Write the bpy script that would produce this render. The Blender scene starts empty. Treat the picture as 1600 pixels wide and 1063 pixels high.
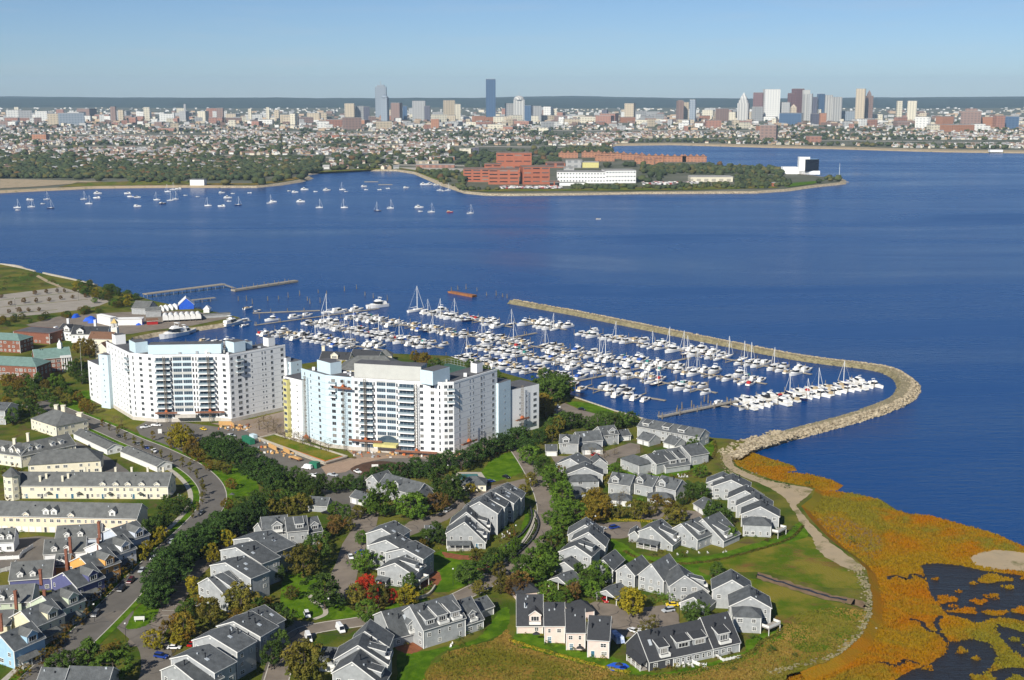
import bpy, math, random
import numpy as np
from mathutils import Vector
from mathutils.geometry import tessellate_polygon
R = math.radians
rnd = random.Random(11)
SC = bpy.context.scene
COL = SC.collection

# ---------------------------------------------------------------- camera
CAM_H, F_PX, PITCH = 187.0, 2000.0, math.atan(393.5 / 2000.0)
cam = bpy.data.cameras.new('camera')
cam.lens, cam.sensor_width, cam.clip_start, cam.clip_end = 36.0 * F_PX / 1600.0, 36.0, 1.0, 90000.0
cam_o = bpy.data.objects.new('camera', cam)
cam_o.location = (0, 0, CAM_H)
cam_o.rotation_euler = (math.pi / 2 - PITCH, 0, 0)
COL.objects.link(cam_o)
SC.camera = cam_o

# ---------------------------------------------------------------- sky, sun, exposure
SUN_AZ, SUN_EL = R(206.0), R(34.0)          # clockwise from +Y, above the horizon
world = bpy.data.worlds.new('World')
SC.world = world
world.use_nodes = True
wn = world.node_tree.nodes
wl = world.node_tree.links
wn.clear()
sky = wn.new('ShaderNodeTexSky')
sky.sky_type = 'NISHITA'
sky.sun_disc = False
sky.sun_elevation, sky.sun_rotation = SUN_EL, SUN_AZ
sky.altitude, sky.air_density, sky.dust_density, sky.ozone_density = 100.0, 0.7, 0.3, 6.0
wbg = wn.new('ShaderNodeBackground')
wbg.inputs['Strength'].default_value = 0.073
wout = wn.new('ShaderNodeOutputWorld')
# the horizon lies a little below eye level from this height (dip of the horizon)
wtc = wn.new('ShaderNodeTexCoord'); wsep = wn.new('ShaderNodeSeparateXYZ'); wadd = wn.new('ShaderNodeMath'); wmax = wn.new('ShaderNodeMath'); wcom = wn.new('ShaderNodeCombineXYZ')
wadd.operation, wmax.operation = 'ADD', 'MAXIMUM'
wadd.inputs[1].default_value, wmax.inputs[1].default_value = 0.0095, 0.001
wl.new(wtc.outputs['Generated'], wsep.inputs[0]); wl.new(wsep.outputs[0], wcom.inputs[0]); wl.new(wsep.outputs[1], wcom.inputs[1])
wl.new(wsep.outputs[2], wadd.inputs[0]); wl.new(wadd.outputs[0], wmax.inputs[0]); wl.new(wmax.outputs[0], wcom.inputs[2]); wl.new(wcom.outputs[0], sky.inputs[0])
# a few faint streaks of high cloud
wmp = wn.new('ShaderNodeMapping'); wmp.inputs['Scale'].default_value = (5, 5, 46); wno = wn.new('ShaderNodeTexNoise'); wno.inputs['Scale'].default_value = 1.6; wno.inputs['Detail'].default_value = 5
wmr = wn.new('ShaderNodeMapRange'); wmr.inputs[1].default_value, wmr.inputs[2].default_value, wmr.inputs[3].default_value, wmr.inputs[4].default_value = 0.52, 0.76, 0.0, 0.16
wmx = wn.new('ShaderNodeMix'); wmx.data_type = 'RGBA'; wmx.inputs[7].default_value = (6.4, 6.6, 7.0, 1)
wl.new(wtc.outputs['Generated'], wmp.inputs[0]); wl.new(wmp.outputs[0], wno.inputs['Vector']); wl.new(wno.outputs['Fac'], wmr.inputs[0]); wl.new(wmr.outputs[0], wmx.inputs[0]); wl.new(sky.outputs[0], wmx.inputs[6]); wl.new(wmx.outputs[2], wbg.inputs[0])
wl.new(wbg.outputs[0], wout.inputs[0])
sun = bpy.data.lights.new('sun', 'SUN')
sun.energy, sun.angle, sun.color = 5.0, R(0.5), (1.0, 0.955, 0.87)
sun_o = bpy.data.objects.new('sun', sun)
sdir = Vector((math.sin(SUN_AZ) * math.cos(SUN_EL), math.cos(SUN_AZ) * math.cos(SUN_EL), math.sin(SUN_EL)))
sun_o.rotation_euler = sdir.to_track_quat('Z', 'Y').to_euler()
sun_o.location = sdir * 500
COL.objects.link(sun_o)
vs = SC.view_settings
vs.view_transform, vs.look, vs.exposure, vs.gamma, vs.use_curve_mapping = 'Standard', 'None', 0.3, 1.0, False
cy = SC.cycles
cy.use_denoising = True
cy.max_bounces, cy.diffuse_bounces, cy.glossy_bounces, cy.transmission_bounces = 5, 2, 2, 2
cy.volume_bounces, cy.transparent_max_bounces = 0, 6
cy.sample_clamp_indirect = 4.0

# ---------------------------------------------------------------- plan survey: pixel of a 1600 x 1063 frame -> point on a level plane
SP, CP = math.sin(PITCH), math.cos(PITCH)
LAND = 3.0
def G(px, py, z=LAND):
    a, b = (px - 800.0) / F_PX, (531.5 - py) / F_PX
    d = (a, CP + b * SP, -SP + b * CP)
    t = (z - CAM_H) / d[2]
    return Vector((d[0] * t, d[1] * t, z))
def pxof(p):
    x, y, z = p[0], p[1], p[2] - CAM_H
    dep = y * CP - z * SP
    up = y * SP + z * CP
    return 800 + F_PX * x / dep, 531.5 - F_PX * up / dep
def scale_at(p):                      # pixels per metre
    return F_PX / (p[1] * CP - (p[2] - CAM_H) * SP)

# ---------------------------------------------------------------- materials
MATS = {}
def mat(name, col, rough=0.8, var=0.0, scale=1.0, spec=0.3, metal=0.0, bump=0.0, bscale=None, rand=0.0, col2=None, worldpos=False, detail=4.0, stretch=None, ramp=(0.35, 0.65), trans=0.0, blot=None):
    if name in MATS: return MATS[name]
    m = bpy.data.materials.new(name)
    MATS[name] = m
    m.use_nodes = True
    nt = m.node_tree
    N, L = nt.nodes, nt.links
    b = N['Principled BSDF']
    b.inputs['Base Color'].default_value = (*col, 1)
    b.inputs['Roughness'].default_value = rough
    b.inputs['Specular IOR Level'].default_value = spec
    b.inputs['Metallic'].default_value = metal
    vec = None
    if var or col2 or bump:
        if worldpos:
            g = N.new('ShaderNodeNewGeometry'); vec = g.outputs['Position']
        else:
            tc = N.new('ShaderNodeTexCoord'); vec = tc.outputs['Object']
        if stretch:
            mp = N.new('ShaderNodeMapping'); mp.inputs['Scale'].default_value = stretch
            L.new(vec, mp.inputs[0]); vec = mp.outputs[0]
    cur = None
    if var or col2:
        n = N.new('ShaderNodeTexNoise'); n.inputs['Scale'].default_value = scale; n.inputs['Detail'].default_value = detail
        n.inputs['Roughness'].default_value = 0.6
        L.new(vec, n.inputs['Vector'])
        rp = N.new('ShaderNodeValToRGB')
        c1 = [c * (1 - var) for c in col]
        c2 = [c * (1 + var) for c in (col2 or col)]
        rp.color_ramp.elements[0].position, rp.color_ramp.elements[1].position = ramp
        rp.color_ramp.elements[0].color = (*c1, 1); rp.color_ramp.elements[1].color = (*c2, 1)
        L.new(n.outputs['Fac'], rp.inputs[0]); cur = rp.outputs[0]
    if blot and cur:          # a third colour in irregular blotches: (colour, noise scale, from, to)
        n3 = N.new('ShaderNodeTexNoise'); n3.inputs['Scale'].default_value = blot[1]; n3.inputs['Detail'].default_value = 7; n3.inputs['Roughness'].default_value = 0.65; n3.inputs['Distortion'].default_value = 0.6
        ad = N.new('ShaderNodeVectorMath'); ad.operation = 'ADD'; ad.inputs[1].default_value = (371.0, 113.0, 57.0); L.new(vec, ad.inputs[0]); L.new(ad.outputs[0], n3.inputs['Vector'])
        r3 = N.new('ShaderNodeMapRange'); r3.inputs[1].default_value, r3.inputs[2].default_value = blot[2], blot[3]; L.new(n3.outputs['Fac'], r3.inputs[0])
        m3 = N.new('ShaderNodeMix'); m3.data_type = 'RGBA'; m3.inputs[7].default_value = (*blot[0], 1); L.new(r3.outputs[0], m3.inputs[0]); L.new(cur, m3.inputs[6]); cur = m3.outputs[2]
    if rand:
        oi = N.new('ShaderNodeObjectInfo')
        mr = N.new('ShaderNodeMapRange'); mr.inputs[3].default_value = 1 - rand; mr.inputs[4].default_value = 1 + rand
        L.new(oi.outputs['Random'], mr.inputs[0])
        mx = N.new('ShaderNodeVectorMath'); mx.operation = 'SCALE'
        if cur: L.new(cur, mx.inputs[0])
        else: mx.inputs[0].default_value = col
        L.new(mr.outputs[0], mx.inputs['Scale']); cur = mx.outputs[0]
    if cur: L.new(cur, b.inputs['Base Color'])
    if bump:
        n2 = N.new('ShaderNodeTexNoise'); n2.inputs['Scale'].default_value = bscale or scale; n2.inputs['Detail'].default_value = 3
        L.new(vec, n2.inputs['Vector'])
        bp = N.new('ShaderNodeBump'); bp.inputs['Strength'].default_value = bump; bp.inputs['Distance'].default_value = 0.5
        L.new(n2.outputs['Fac'], bp.inputs['Height']); L.new(bp.outputs[0], b.inputs['Normal'])
    if trans:
        out = N['Material Output']; t = N.new('ShaderNodeBsdfTranslucent'); ms = N.new('ShaderNodeMixShader')
        ms.inputs[0].default_value = trans
        if cur: L.new(cur, t.inputs[0])
        else: t.inputs[0].default_value = (*col, 1)
        L.new(b.outputs[0], ms.inputs[1]); L.new(t.outputs[0], ms.inputs[2]); L.new(ms.outputs[0], out.inputs[0])
    return m

# ---------------------------------------------------------------- mesh building
class MB:
    def __init__(s): s.v, s.f, s.m = [], [], []
    def poly(s, pts, m=0):
        n = len(s.v); s.v += [tuple(p) for p in pts]; s.f.append(tuple(range(n, n + len(pts)))); s.m.append(m)
    def faces(s, vs, fs, m=0):
        n = len(s.v); s.v += [tuple(p) for p in vs]
        for f in fs: s.f.append(tuple(i + n for i in f)); s.m.append(m)
    def box(s, x0, y0, z0, x1, y1, z1, m=0):
        s.faces([(x0, y0, z0), (x1, y0, z0), (x1, y1, z0), (x0, y1, z0), (x0, y0, z1), (x1, y0, z1), (x1, y1, z1), (x0, y1, z1)],
                [(0, 3, 2, 1), (4, 5, 6, 7), (0, 1, 5, 4), (1, 2, 6, 5), (2, 3, 7, 6), (3, 0, 4, 7)], m)
    def prism(s, pts, z0, z1, m=0, top=None):
        n = len(pts)
        vs = [(p[0], p[1], z0) for p in pts] + [(p[0], p[1], z1) for p in pts]
        s.faces(vs, [(i, (i + 1) % n, n + (i + 1) % n, n + i) for i in range(n)], m)
        tris = tessellate_polygon([[Vector((p[0], p[1], 0)) for p in pts]])
        s.faces([(p[0], p[1], z1) for p in pts], [tuple(t) for t in tris], m if top is None else top)
    def hexa(s, p, m=0):       # 8 corners: bottom loop, top loop
        s.faces(p, [(0, 3, 2, 1), (4, 5, 6, 7), (0, 1, 5, 4), (1, 2, 6, 5), (2, 3, 7, 6), (3, 0, 4, 7)], m)
    def slab(s, quad, th, m=0):    # quad thickened downwards
        q = [Vector(p) for p in quad]
        s.hexa([p - Vector((0, 0, th)) for p in q] + q, m)
    def tube(s, p0, p1, r0, r1=None, n=6, m=0, cap=True):
        p0, p1 = Vector(p0), Vector(p1); r1 = r0 if r1 is None else r1
        d = (p1 - p0)
        if d.length < 1e-6: return
        d.normalize()
        a = d.orthogonal().normalized(); b = d.cross(a)
        vs = []
        for p, r in ((p0, r0), (p1, r1)):
            for i in range(n):
                t = 2 * math.pi * i / n
                vs.append(p + (a * math.cos(t) + b * math.sin(t)) * r)
        fs = [(i, (i + 1) % n, n + (i + 1) % n, n + i) for i in range(n)]
        if cap: fs += [tuple(range(n - 1, -1, -1)), tuple(range(n, 2 * n))]
        s.faces(vs, fs, m)
    def mesh(s, name, mats, smooth=False):
        me = bpy.data.meshes.new(name)
        me.from_pydata(s.v, [], s.f)
        for mm in (mats if isinstance(mats, (list, tuple)) else [mats]): me.materials.append(mm)
        if len(me.materials) > 1: me.polygons.foreach_set('material_index', s.m)
        if smooth: me.polygons.foreach_set('use_smooth', [True] * len(me.polygons))
        me.update()
        return me

def O(name, me, parent=None, loc=None, rz=0.0, label=None, cat=None, group=None, kind=None):
    o = bpy.data.objects.new(name, me)
    COL.objects.link(o)
    if parent is not None: o.parent = parent
    if loc is not None: o.location = loc
    if rz: o.rotation_euler = (0, 0, rz)
    if label: o['label'] = label
    if cat: o['category'] = cat
    if group: o['group'] = group
    if kind: o['kind'] = kind
    return o
def thing(name, label, cat, loc=(0, 0, 0), rz=0.0, group=None):
    o = O(name, None, None, loc, rz, label, cat, group)
    o.empty_display_size = 1.0
    return o
def struct(name, me, parent=None, loc=None): return O(name, me, parent, loc, kind=None if parent else 'structure')
def stuff(name, me, label=None, cat=None, parent=None): return O(name, me, parent, None, 0, label, cat, None, 'stuff')
def ordn(n):
    w = 'zeroth first second third fourth fifth sixth seventh eighth ninth tenth eleventh twelfth thirteenth fourteenth fifteenth sixteenth seventeenth eighteenth nineteenth twentieth'.split()
    t = 'twenty thirty forty fifty sixty seventy eighty ninety'.split()
    if n < 21: return w[n]
    if n < 100: return (t[n // 10 - 2] + '-' + w[n % 10]) if n % 10 else t[n // 10 - 2][:-1] + 'ieth'
    return str(n) + 'th'
def inside(x, y, poly):
    c = False; j = len(poly) - 1
    for i in range(len(poly)):
        xi, yi = poly[i][0], poly[i][1]; xj, yj = poly[j][0], poly[j][1]
        if (yi > y) != (yj > y) and x < (xj - xi) * (y - yi) / (yj - yi) + xi: c = not c
        j = i
    return c
def smooth_line(pts, n=6):      # Catmull-Rom through the points
    P = [Vector(p) for p in pts]; out = []
    for i in range(len(P) - 1):
        p0, p1, p2, p3 = P[max(i - 1, 0)], P[i], P[i + 1], P[min(i + 2, len(P) - 1)]
        for k in range(n):
            t = k / n
            out.append(0.5 * ((2 * p1) + (p2 - p0) * t + (2 * p0 - 5 * p1 + 4 * p2 - p3) * t * t + (3 * p1 - p0 - 3 * p2 + p3) * t ** 3))
    out.append(P[-1]); return out
def normals2d(line):
    out = []
    for i in range(len(line)):
        a, b = line[max(i - 1, 0)], line[min(i + 1, len(line) - 1)]
        d = (b - a).to_2d(); d.normalize(); out.append(Vector((-d.y, d.x, 0)))
    return out
def ribbon(line, w0, w1, z, m_mb=None, zt=None, m=0):
    """flat strip from offset w0 to w1 beside a centre line; with zt it is a raised kerb-like bar from z to zt."""
    mb = m_mb or MB(); N = normals2d(line)
    for i in range(len(line) - 1):
        a, b, na, nb = line[i], line[i + 1], N[i], N[i + 1]
        q = [a + na * w0, b + nb * w0, b + nb * w1, a + na * w1]
        if zt is None: mb.poly([(p.x, p.y, z) for p in q], m)
        else: mb.hexa([(p.x, p.y, z) for p in q] + [(p.x, p.y, zt) for p in q], m)
    return mb
def sheet(name, pxs, z, m, parent=None, smooth=False, zz=LAND, rag=1.0):
    pts = [G(x, y, zz) for x, y in pxs]
    if smooth:          # natural edge: rounded, then made ragged
        pts = smooth_line(pts + [pts[0]], 8)[:-1]; rj = random.Random(len(pts)); amp = rag * min(1.1, 0.12 * sum((pts[i] - pts[i - 1]).length for i in range(len(pts))) / len(pts) + 0.25)
        pts = [p + Vector((rj.uniform(-amp, amp), rj.uniform(-amp, amp), 0)) for p in pts]
    mb = MB(); mb.faces([(p.x, p.y, z) for p in pts], [tuple(t) for t in tessellate_polygon([pts])])
    return struct(name, mb.mesh(name, m), parent)
# ================================================================ the setting
# ---- water
def water_mat(name, deep, rough=0.22):
    m = bpy.data.materials.new(name); m.use_nodes = True
    N, L = m.node_tree.nodes, m.node_tree.links
    b = N['Principled BSDF']
    g = N.new('ShaderNodeNewGeometry')
    mp = N.new('ShaderNodeMapping'); mp.inputs['Scale'].default_value = (0.0013, 0.0052, 1); mp.inputs['Rotation'].default_value = (0, 0, R(14))
    L.new(g.outputs['Position'], mp.inputs[0])
    n = N.new('ShaderNodeTexNoise'); n.inputs['Scale'].default_value = 1.0; n.inputs['Detail'].default_value = 6; n.inputs['Roughness'].default_value = 0.62; n.inputs['Distortion'].default_value = 0.7
    L.new(mp.outputs[0], n.inputs['Vector'])
    mr = N.new('ShaderNodeMapRange'); mr.inputs[1].default_value = 0.3; mr.inputs[2].default_value = 0.72; mr.inputs[3].default_value = rough - 0.09; mr.inputs[4].default_value = rough + 0.14
    L.new(n.outputs['Fac'], mr.inputs[0]); L.new(mr.outputs[0], b.inputs['Roughness'])
    b.inputs['Base Color'].default_value = (*deep, 1)
    b.inputs['IOR'].default_value = 1.33
    b.inputs['Specular IOR Level'].default_value = 0.25
    # waves: wind ripples (about 5 m) and chop (about 1.2 m)
    mp2 = N.new('ShaderNodeMapping'); mp2.inputs['Scale'].default_value = (0.07, 0.24, 1); mp2.inputs['Rotation'].default_value = (0, 0, R(9))
    L.new(g.outputs['Position'], mp2.inputs[0])
    n2 = N.new('ShaderNodeTexNoise'); n2.inputs['Scale'].default_value = 1.0; n2.inputs['Detail'].default_value = 5; n2.inputs['Roughness'].default_value = 0.68
    L.new(mp2.outputs[0], n2.inputs['Vector'])
    bp = N.new('ShaderNodeBump'); mrb = N.new('ShaderNodeMapRange'); mrb.inputs[1].default_value = 0.42; mrb.inputs[2].default_value = 0.58; mrb.inputs[3].default_value = 0.8; mrb.inputs[4].default_value = 0.16; L.new(n.outputs['Fac'], mrb.inputs[0]); L.new(mrb.outputs[0], bp.inputs['Strength']); bp.inputs['Distance'].default_value = 1.6
    L.new(n2.outputs['Fac'], bp.inputs['Height']); L.new(bp.outputs[0], b.inputs['Normal'])
    return m
M_WATER = water_mat('bay water', (0.0001, 0.042, 0.168))
M_POND = water_mat('marsh pond water', (0.020, 0.020, 0.022), 0.26)
mb = MB(); mb.poly([(-20000, -2500, 0), (20000, -2500, 0), (20000, 15500, 0), (-20000, 15500, 0)])
struct('bay_water', mb.mesh('bay_water', M_WATER))

M_EARTH = mat('meadow', (0.062, 0.105, 0.008), 0.95, 0.2, 0.045, col2=(0.125, 0.115, 0.018), worldpos=True, bump=0.4, bscale=1.2, ramp=(0.4, 0.62), spec=.08, blot=((.10, .075, .03), .09, .52, .66))
M_LAWN = mat('lawn', (0.058, 0.135, 0.003), 0.95, 0.16, 0.25, col2=(0.095, 0.165, 0.008), worldpos=True, bump=0.3, bscale=2.0, spec=.05, blot=((.045, .10, .004), .12, .5, .62))
M_MEADOW = mat('rough grass', (0.092, 0.150, 0.005), 0.95, 0.2, 0.07, col2=(0.160, 0.135, 0.018), worldpos=True, bump=0.5, bscale=1.5, ramp=(0.42, 0.6), detail=7, spec=.08, blot=((.17, .095, .03), .045, .53, .64))
M_BROWN = mat('dry meadow', (0.165, 0.150, 0.010), 0.95, 0.2, 0.06, col2=(0.21, 0.125, 0.025), worldpos=True, bump=0.5, bscale=1.5, detail=7, ramp=(0.4, 0.58), spec=.08, blot=((.075, .12, .008), .035, .52, .62))
M_ASPH = mat('asphalt', (0.155, 0.135, 0.11), 0.9, 0.18, 0.12, worldpos=True, detail=8)
M_ASPHN = mat('new asphalt', (0.135, 0.122, 0.105), 0.9, 0.14, 0.1, worldpos=True, detail=8)
M_COURT = mat('worn court asphalt', (0.20, 0.165, 0.13), 0.9, 0.16, 0.15, worldpos=True, detail=8)
M_CONC = mat('pale concrete', (0.42, 0.38, 0.31), 0.85, 0.12, 0.5, worldpos=True, detail=6)
M_KERB = mat('kerb stone', (0.5, 0.46, 0.4), 0.85, 0.1, 0.5, worldpos=True)
M_SAND = mat('beach sand', (0.42, 0.33, 0.21), 0.95, 0.18, 0.12, col2=(0.34, 0.26, 0.16), worldpos=True, detail=9, blot=((.17, .15, .06), .1, .54, .66), bump=0.2, bscale=1)
M_MARSH = mat('marsh bed', (0.35, 0.130, 0.003), 0.95, 0.12, 0.03, col2=(0.20, 0.120, 0.006), worldpos=True, detail=9, bump=0.8, bscale=1.2, ramp=(0.40, 0.6), spec=.08, blot=((.17, .14, .012), .02, .49, .6))
M_MULCH = mat('bark mulch', (0.22, 0.075, 0.03), 0.95, 0.2, 0.6, worldpos=True)
M_ROCK = mat('riprap stone', (0.27, 0.21, 0.13), 0.9, 0.35, 0.35, col2=(0.38, 0.32, 0.22), worldpos=True, detail=5)
M_ROCKD = mat('wet weedy stone', (0.21, 0.18, 0.10), 0.9, 0.3, 0.3, worldpos=True, detail=6, bump=0.5, bscale=1)
M_ROCKP = mat('bleached stone', (0.33, 0.27, 0.18), 0.9, 0.25, 0.5, worldpos=True)
M_PAINT = mat('road paint', (0.7, 0.68, 0.6), 0.8)
M_DIRT = mat('construction dirt', (0.30, 0.22, 0.15), 0.95, 0.2, 0.12, col2=(0.24, 0.19, 0.15), worldpos=True, detail=7)

# ---- far mainland
far_px = [(-260, 304), (-120, 300), (0, 299), (60, 296), (150, 292), (240, 291), (300, 290.5), (345, 291), (400, 291), (440, 287), (470, 282), (486, 277), (476, 272), (510, 267.5),
          (560, 265.5), (620, 265.5), (650, 270), (690, 287), (730, 300), (760, 303), (800, 303.5), (900, 302.5), (1000, 300.5), (1100, 300), (1180, 299.5), (1232, 296), (1270, 290.5), (1318, 285.5),
          (1318, 280), (1280, 276), (1240, 271), (1205, 266), (1150, 262), (1105, 256), (1060, 250), (1020, 245), (965, 239), (945, 232), (960, 226.5), (1050, 225.5), (1130, 227.5),
          (1200, 229.5), (1300, 231.5), (1400, 234.5), (1480, 236.5), (1600, 238), (1760, 241), (2000, 246)]
FZ = 3.0
far_line = [G(x, y, FZ) for x, y in far_px]
far_poly = [Vector((-14000, 2600, FZ)), Vector((-6000, 2400, FZ))] + far_line + [Vector((9000, 3800, FZ)), Vector((17500, 6000, FZ)), Vector((17500, 17000, FZ)), Vector((-17500, 17000, FZ)), Vector((-17500, 2600, FZ))]
M_FAR = mat('far town ground', (0.070, 0.085, 0.040), 0.95, 0.2, 0.006, col2=(0.13, 0.125, 0.09), worldpos=True, detail=8)
mb = MB()
mb.faces([tuple(p) for p in far_poly], [tuple(t) for t in tessellate_polygon([far_poly])])
struct('ground', mb.mesh('ground', M_FAR))
# its shore: a sloping stone or sand edge
mb = MB(); N_ = normals2d(far_line)
for i in range(len(far_line) - 1):
    a, b = far_line[i], far_line[i + 1]
    sandy = far_px[i][1] < 240 and far_px[i][0] > 940 or far_px[i][0] < 345
    inn, out = (110 if far_px[i][1] < 240 else 16, -10) if sandy else (7, -7)
    q = [a + N_[i] * inn, b + N_[i + 1] * inn, b + N_[i + 1] * out, a + N_[i] * out]
    k_ = 0 if sandy else 1; a_, b_ = a + N_[i] * 1.0, b + N_[i + 1] * 1.0
    mb.poly([(q[0].x, q[0].y, FZ + 0.5), (q[1].x, q[1].y, FZ + 0.5), (b_.x, b_.y, FZ + 0.45), (a_.x, a_.y, FZ + 0.45)], k_); mb.poly([(a_.x, a_.y, FZ + 0.45), (b_.x, b_.y, FZ + 0.45), (q[2].x, q[2].y, -0.6), (q[3].x, q[3].y, -0.6)], k_)
struct('shore', mb.mesh('shore', [M_SAND, M_ROCK]))

# far hills: a low wooded ridge behind the city
def ridge(name, y0, tops, h_noise, m, seed):
    r = random.Random(seed); mb = MB(); n = 140; X0, X1 = -0.56 * y0, 0.56 * y0
    rows = []
    for k, (dy, f) in enumerate(((-2600, 0.0), (-1300, 0.55), (-400, 0.92), (0, 1.0), (1500, 0.8))):
        row = []
        for i in range(n + 1):
            x = X0 + (X1 - X0) * i / n
            t = i / n * (len(tops) - 1); j = min(int(t), len(tops) - 2); fr = t - j; fr = fr * fr * (3 - 2 * fr)
            h = tops[j] * (1 - fr) + tops[j + 1] * fr
            h += h_noise * (math.sin(i * 0.9 + seed) + 0.6 * math.sin(i * 2.3 + seed * 2) + 0.5 * (r.random() - 0.5))
            row.append((x, y0 + dy + 300 * math.sin(i * 0.23 + k), max(FZ - 0.5, h * f)))
        rows.append(row)
    for k in range(len(rows) - 1):
        mb.faces(rows[k] + rows[k + 1], [(i, i + 1, n + 2 + i, n + 1 + i) for i in range(n)])
    return struct(name, mb.mesh(name, m, True))
M_HILL = mat('wooded hill', (0.018, 0.040, 0.034), 0.95, 0.35, 0.004, worldpos=True, detail=8)
ridge('hills', 15000, [66, 68, 71, 76, 73, 80, 74, 79, 72, 69, 66, 70, 65, 68, 64, 68, 66], 2.0, M_HILL, 3)
ridge('hills', 17500, [45, 60, 76, 66, 60, 45, 60, 82, 60, 45, 66, 78, 60, 45], 2.0, M_HILL, 8)

# ---- near land
near_px = [(-420, 395), (0, 413), (40, 421), (80, 431), (110, 437), (150, 446), (185, 456), (215, 462), (235, 469), (262, 475), (300, 481), (340, 488), (374, 496), (362, 503), (300, 512),
           (240, 520), (207, 527), (200, 534), (240, 548), (300, 558), (380, 568), (450, 572), (490, 566), (540, 556), (600, 552), (650, 554), (700, 556), (730, 566), (770, 578), (820, 592), (868, 606),
           (895, 618), (955, 640), (1010, 656), (1050, 664), (1090, 676), (1112, 684), (1140, 686), (1165, 690), (1150, 700), (1138, 712), (1152, 728), (1180, 740), (1208, 750), (1238, 756), (1274, 763), (1268, 778), (1252, 791), (1264, 808), (1284, 830), (1306, 850),
           (1336, 872), (1354, 890), (1362, 930), (1362, 960), (1345, 995), (1310, 1025), (1250, 1050), (1180, 1063), (1160, 1200), (-500, 1200)]
near_poly = [G(x, y) for x, y in near_px]
mb = MB()
mb.faces([tuple(p) for p in near_poly], [tuple(t) for t in tessellate_polygon([near_poly])])
n = len(near_poly); NN = normals2d(near_poly)
for i in range(n - 4):
    a, b = near_poly[i], near_poly[i + 1]
    o, mi = (3.5, 1) if near_px[i][0] < 1140 or near_px[i][1] < 700 else (7.0, 2)
    mb.poly([a, b, (b.x + NN[i + 1].x * o, b.y + NN[i + 1].y * o, -0.8), (a.x + NN[i].x * o, a.y + NN[i].y * o, -0.8)], mi)
struct('ground', mb.mesh('near_ground', [M_EARTH, M_ROCK, M_MARSH]))

# ---- salt marsh on the right: low bed with ponds left open
MZ = 0.55
marsh_px = [(1130, 716), (1150, 704), (1172, 706), (1200, 716), (1236, 727), (1240, 733), (1222, 738), (1262, 741), (1296, 749), (1312, 757), (1305, 763), (1270, 764), (1330, 771), (1372, 780), (1396, 796), (1420, 803), (1452, 806),
            (1478, 813), (1510, 822), (1538, 829), (1562, 838), (1588, 850), (1620, 862), (1800, 930), (1900, 1240), (1150, 1240), (1165, 1063), (1230, 1054), (1300, 1032), (1340, 998), (1356, 960), (1355, 930), (1345, 902),
            (1322, 872), (1290, 848), (1262, 818), (1245, 785), (1222, 765), (1185, 747), (1145, 733)]
marsh_pts = [G(x, y, MZ) for x, y in marsh_px]
mb = MB(); mb.faces([tuple(p) for p in marsh_pts], [tuple(t) for t in tessellate_polygon([marsh_pts])])
NN = normals2d(marsh_pts)
for i in range(0, 24):
    a, b = marsh_pts[i], marsh_pts[i + 1]
    mb.poly([a, b, (b.x + NN[i + 1].x * 3.5, b.y + NN[i + 1].y * 3.5, -0.5), (a.x + NN[i].x * 3.5, a.y + NN[i].y * 3.5, -0.5)])
struct('marsh', mb.mesh('marsh', M_MARSH))
pond_px = [[(1436, 884), (1462, 880), (1500, 884), (1545, 893), (1600, 900), (1680, 915), (1680, 985), (1600, 972), (1560, 965), (1530, 975), (1505, 968), (1480, 962), (1468, 948), (1452, 930), (1446, 905)],
           [(1400, 1060), (1440, 1040), (1475, 1022), (1482, 1005), (1520, 998), (1545, 1005), (1560, 1025), (1548, 1045), (1520, 1075), (1430, 1090), (1385, 1080)],
           [(1555, 975), (1590, 985), (1640, 995), (1640, 1040), (1600, 1030), (1575, 1012), (1560, 995)],
           [(1548, 1050), (1580, 1042), (1640, 1050), (1640, 1090), (1545, 1085)]]
ponds = []
for k, q in enumerate(pond_px):
    o = sheet('pond', q, MZ + 0.05, M_POND, smooth=True, zz=MZ, rag=2.4)
    ponds.append([G(x, y, MZ) for x, y in q])
isl_px = [(1478, 937, 15, 6), (1550, 932, 12, 4), (1530, 941, 12, 3.4), (1507, 955, 22, 4), (1555, 958, 20, 4), (1595, 955, 14, 5), (1610, 900, 16, 5), (1553, 905, 26, 6), (1502, 1018, 8, 4), (1580, 1028, 14, 6), (1620, 1010, 16, 6), (1535, 1062, 18, 6), (1590, 1062, 14, 5), (1462, 905, 5, 2), (1500, 925, 4, 1.6), (1520, 912, 6, 2), (1575, 918, 9, 2.6), (1490, 948, 7, 2), (1450, 1045, 8, 3), (1525, 1030, 6, 2.4), (1585, 1000, 8, 3)]
isl = []
for (x, y, rx, ry) in isl_px:
    pts = []
    for i in range(14):
        a = 2 * math.pi * i / 14; w = 1 + 0.28 * math.sin(3 * a + x) + 0.15 * rnd.uniform(-1, 1)
        pts.append((x + rx * w * math.cos(a), y + ry * w * math.sin(a)))
    sheet('marsh_island', pts, MZ + 0.12, M_MARSH, smooth=True, zz=MZ, rag=1.6)
    isl.append([G(a, b, MZ) for a, b in pts])
# sand: beach path along the marsh and the spit at the frame's edge
sheet('beach', [(1130, 704), (1142, 712), (1148, 728), (1175, 742), (1205, 752), (1235, 758), (1268, 764), (1262, 775), (1245, 790), (1258, 808), (1278, 830), (1300, 850), (1330, 872), (1348, 888), (1335, 892), (1305, 880), (1278, 860), (1268, 838), (1250, 815), (1238, 795), (1222, 775), (1190, 757), (1150, 740), (1130, 722)], LAND + 0.05, M_SAND, smooth=True)
sheet('beach', [(1516, 872), (1530, 864), (1560, 860), (1600, 864), (1660, 875), (1660, 895), (1600, 893), (1555, 890), (1525, 884)], MZ + 0.09, M_SAND, smooth=True, zz=MZ)

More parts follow.
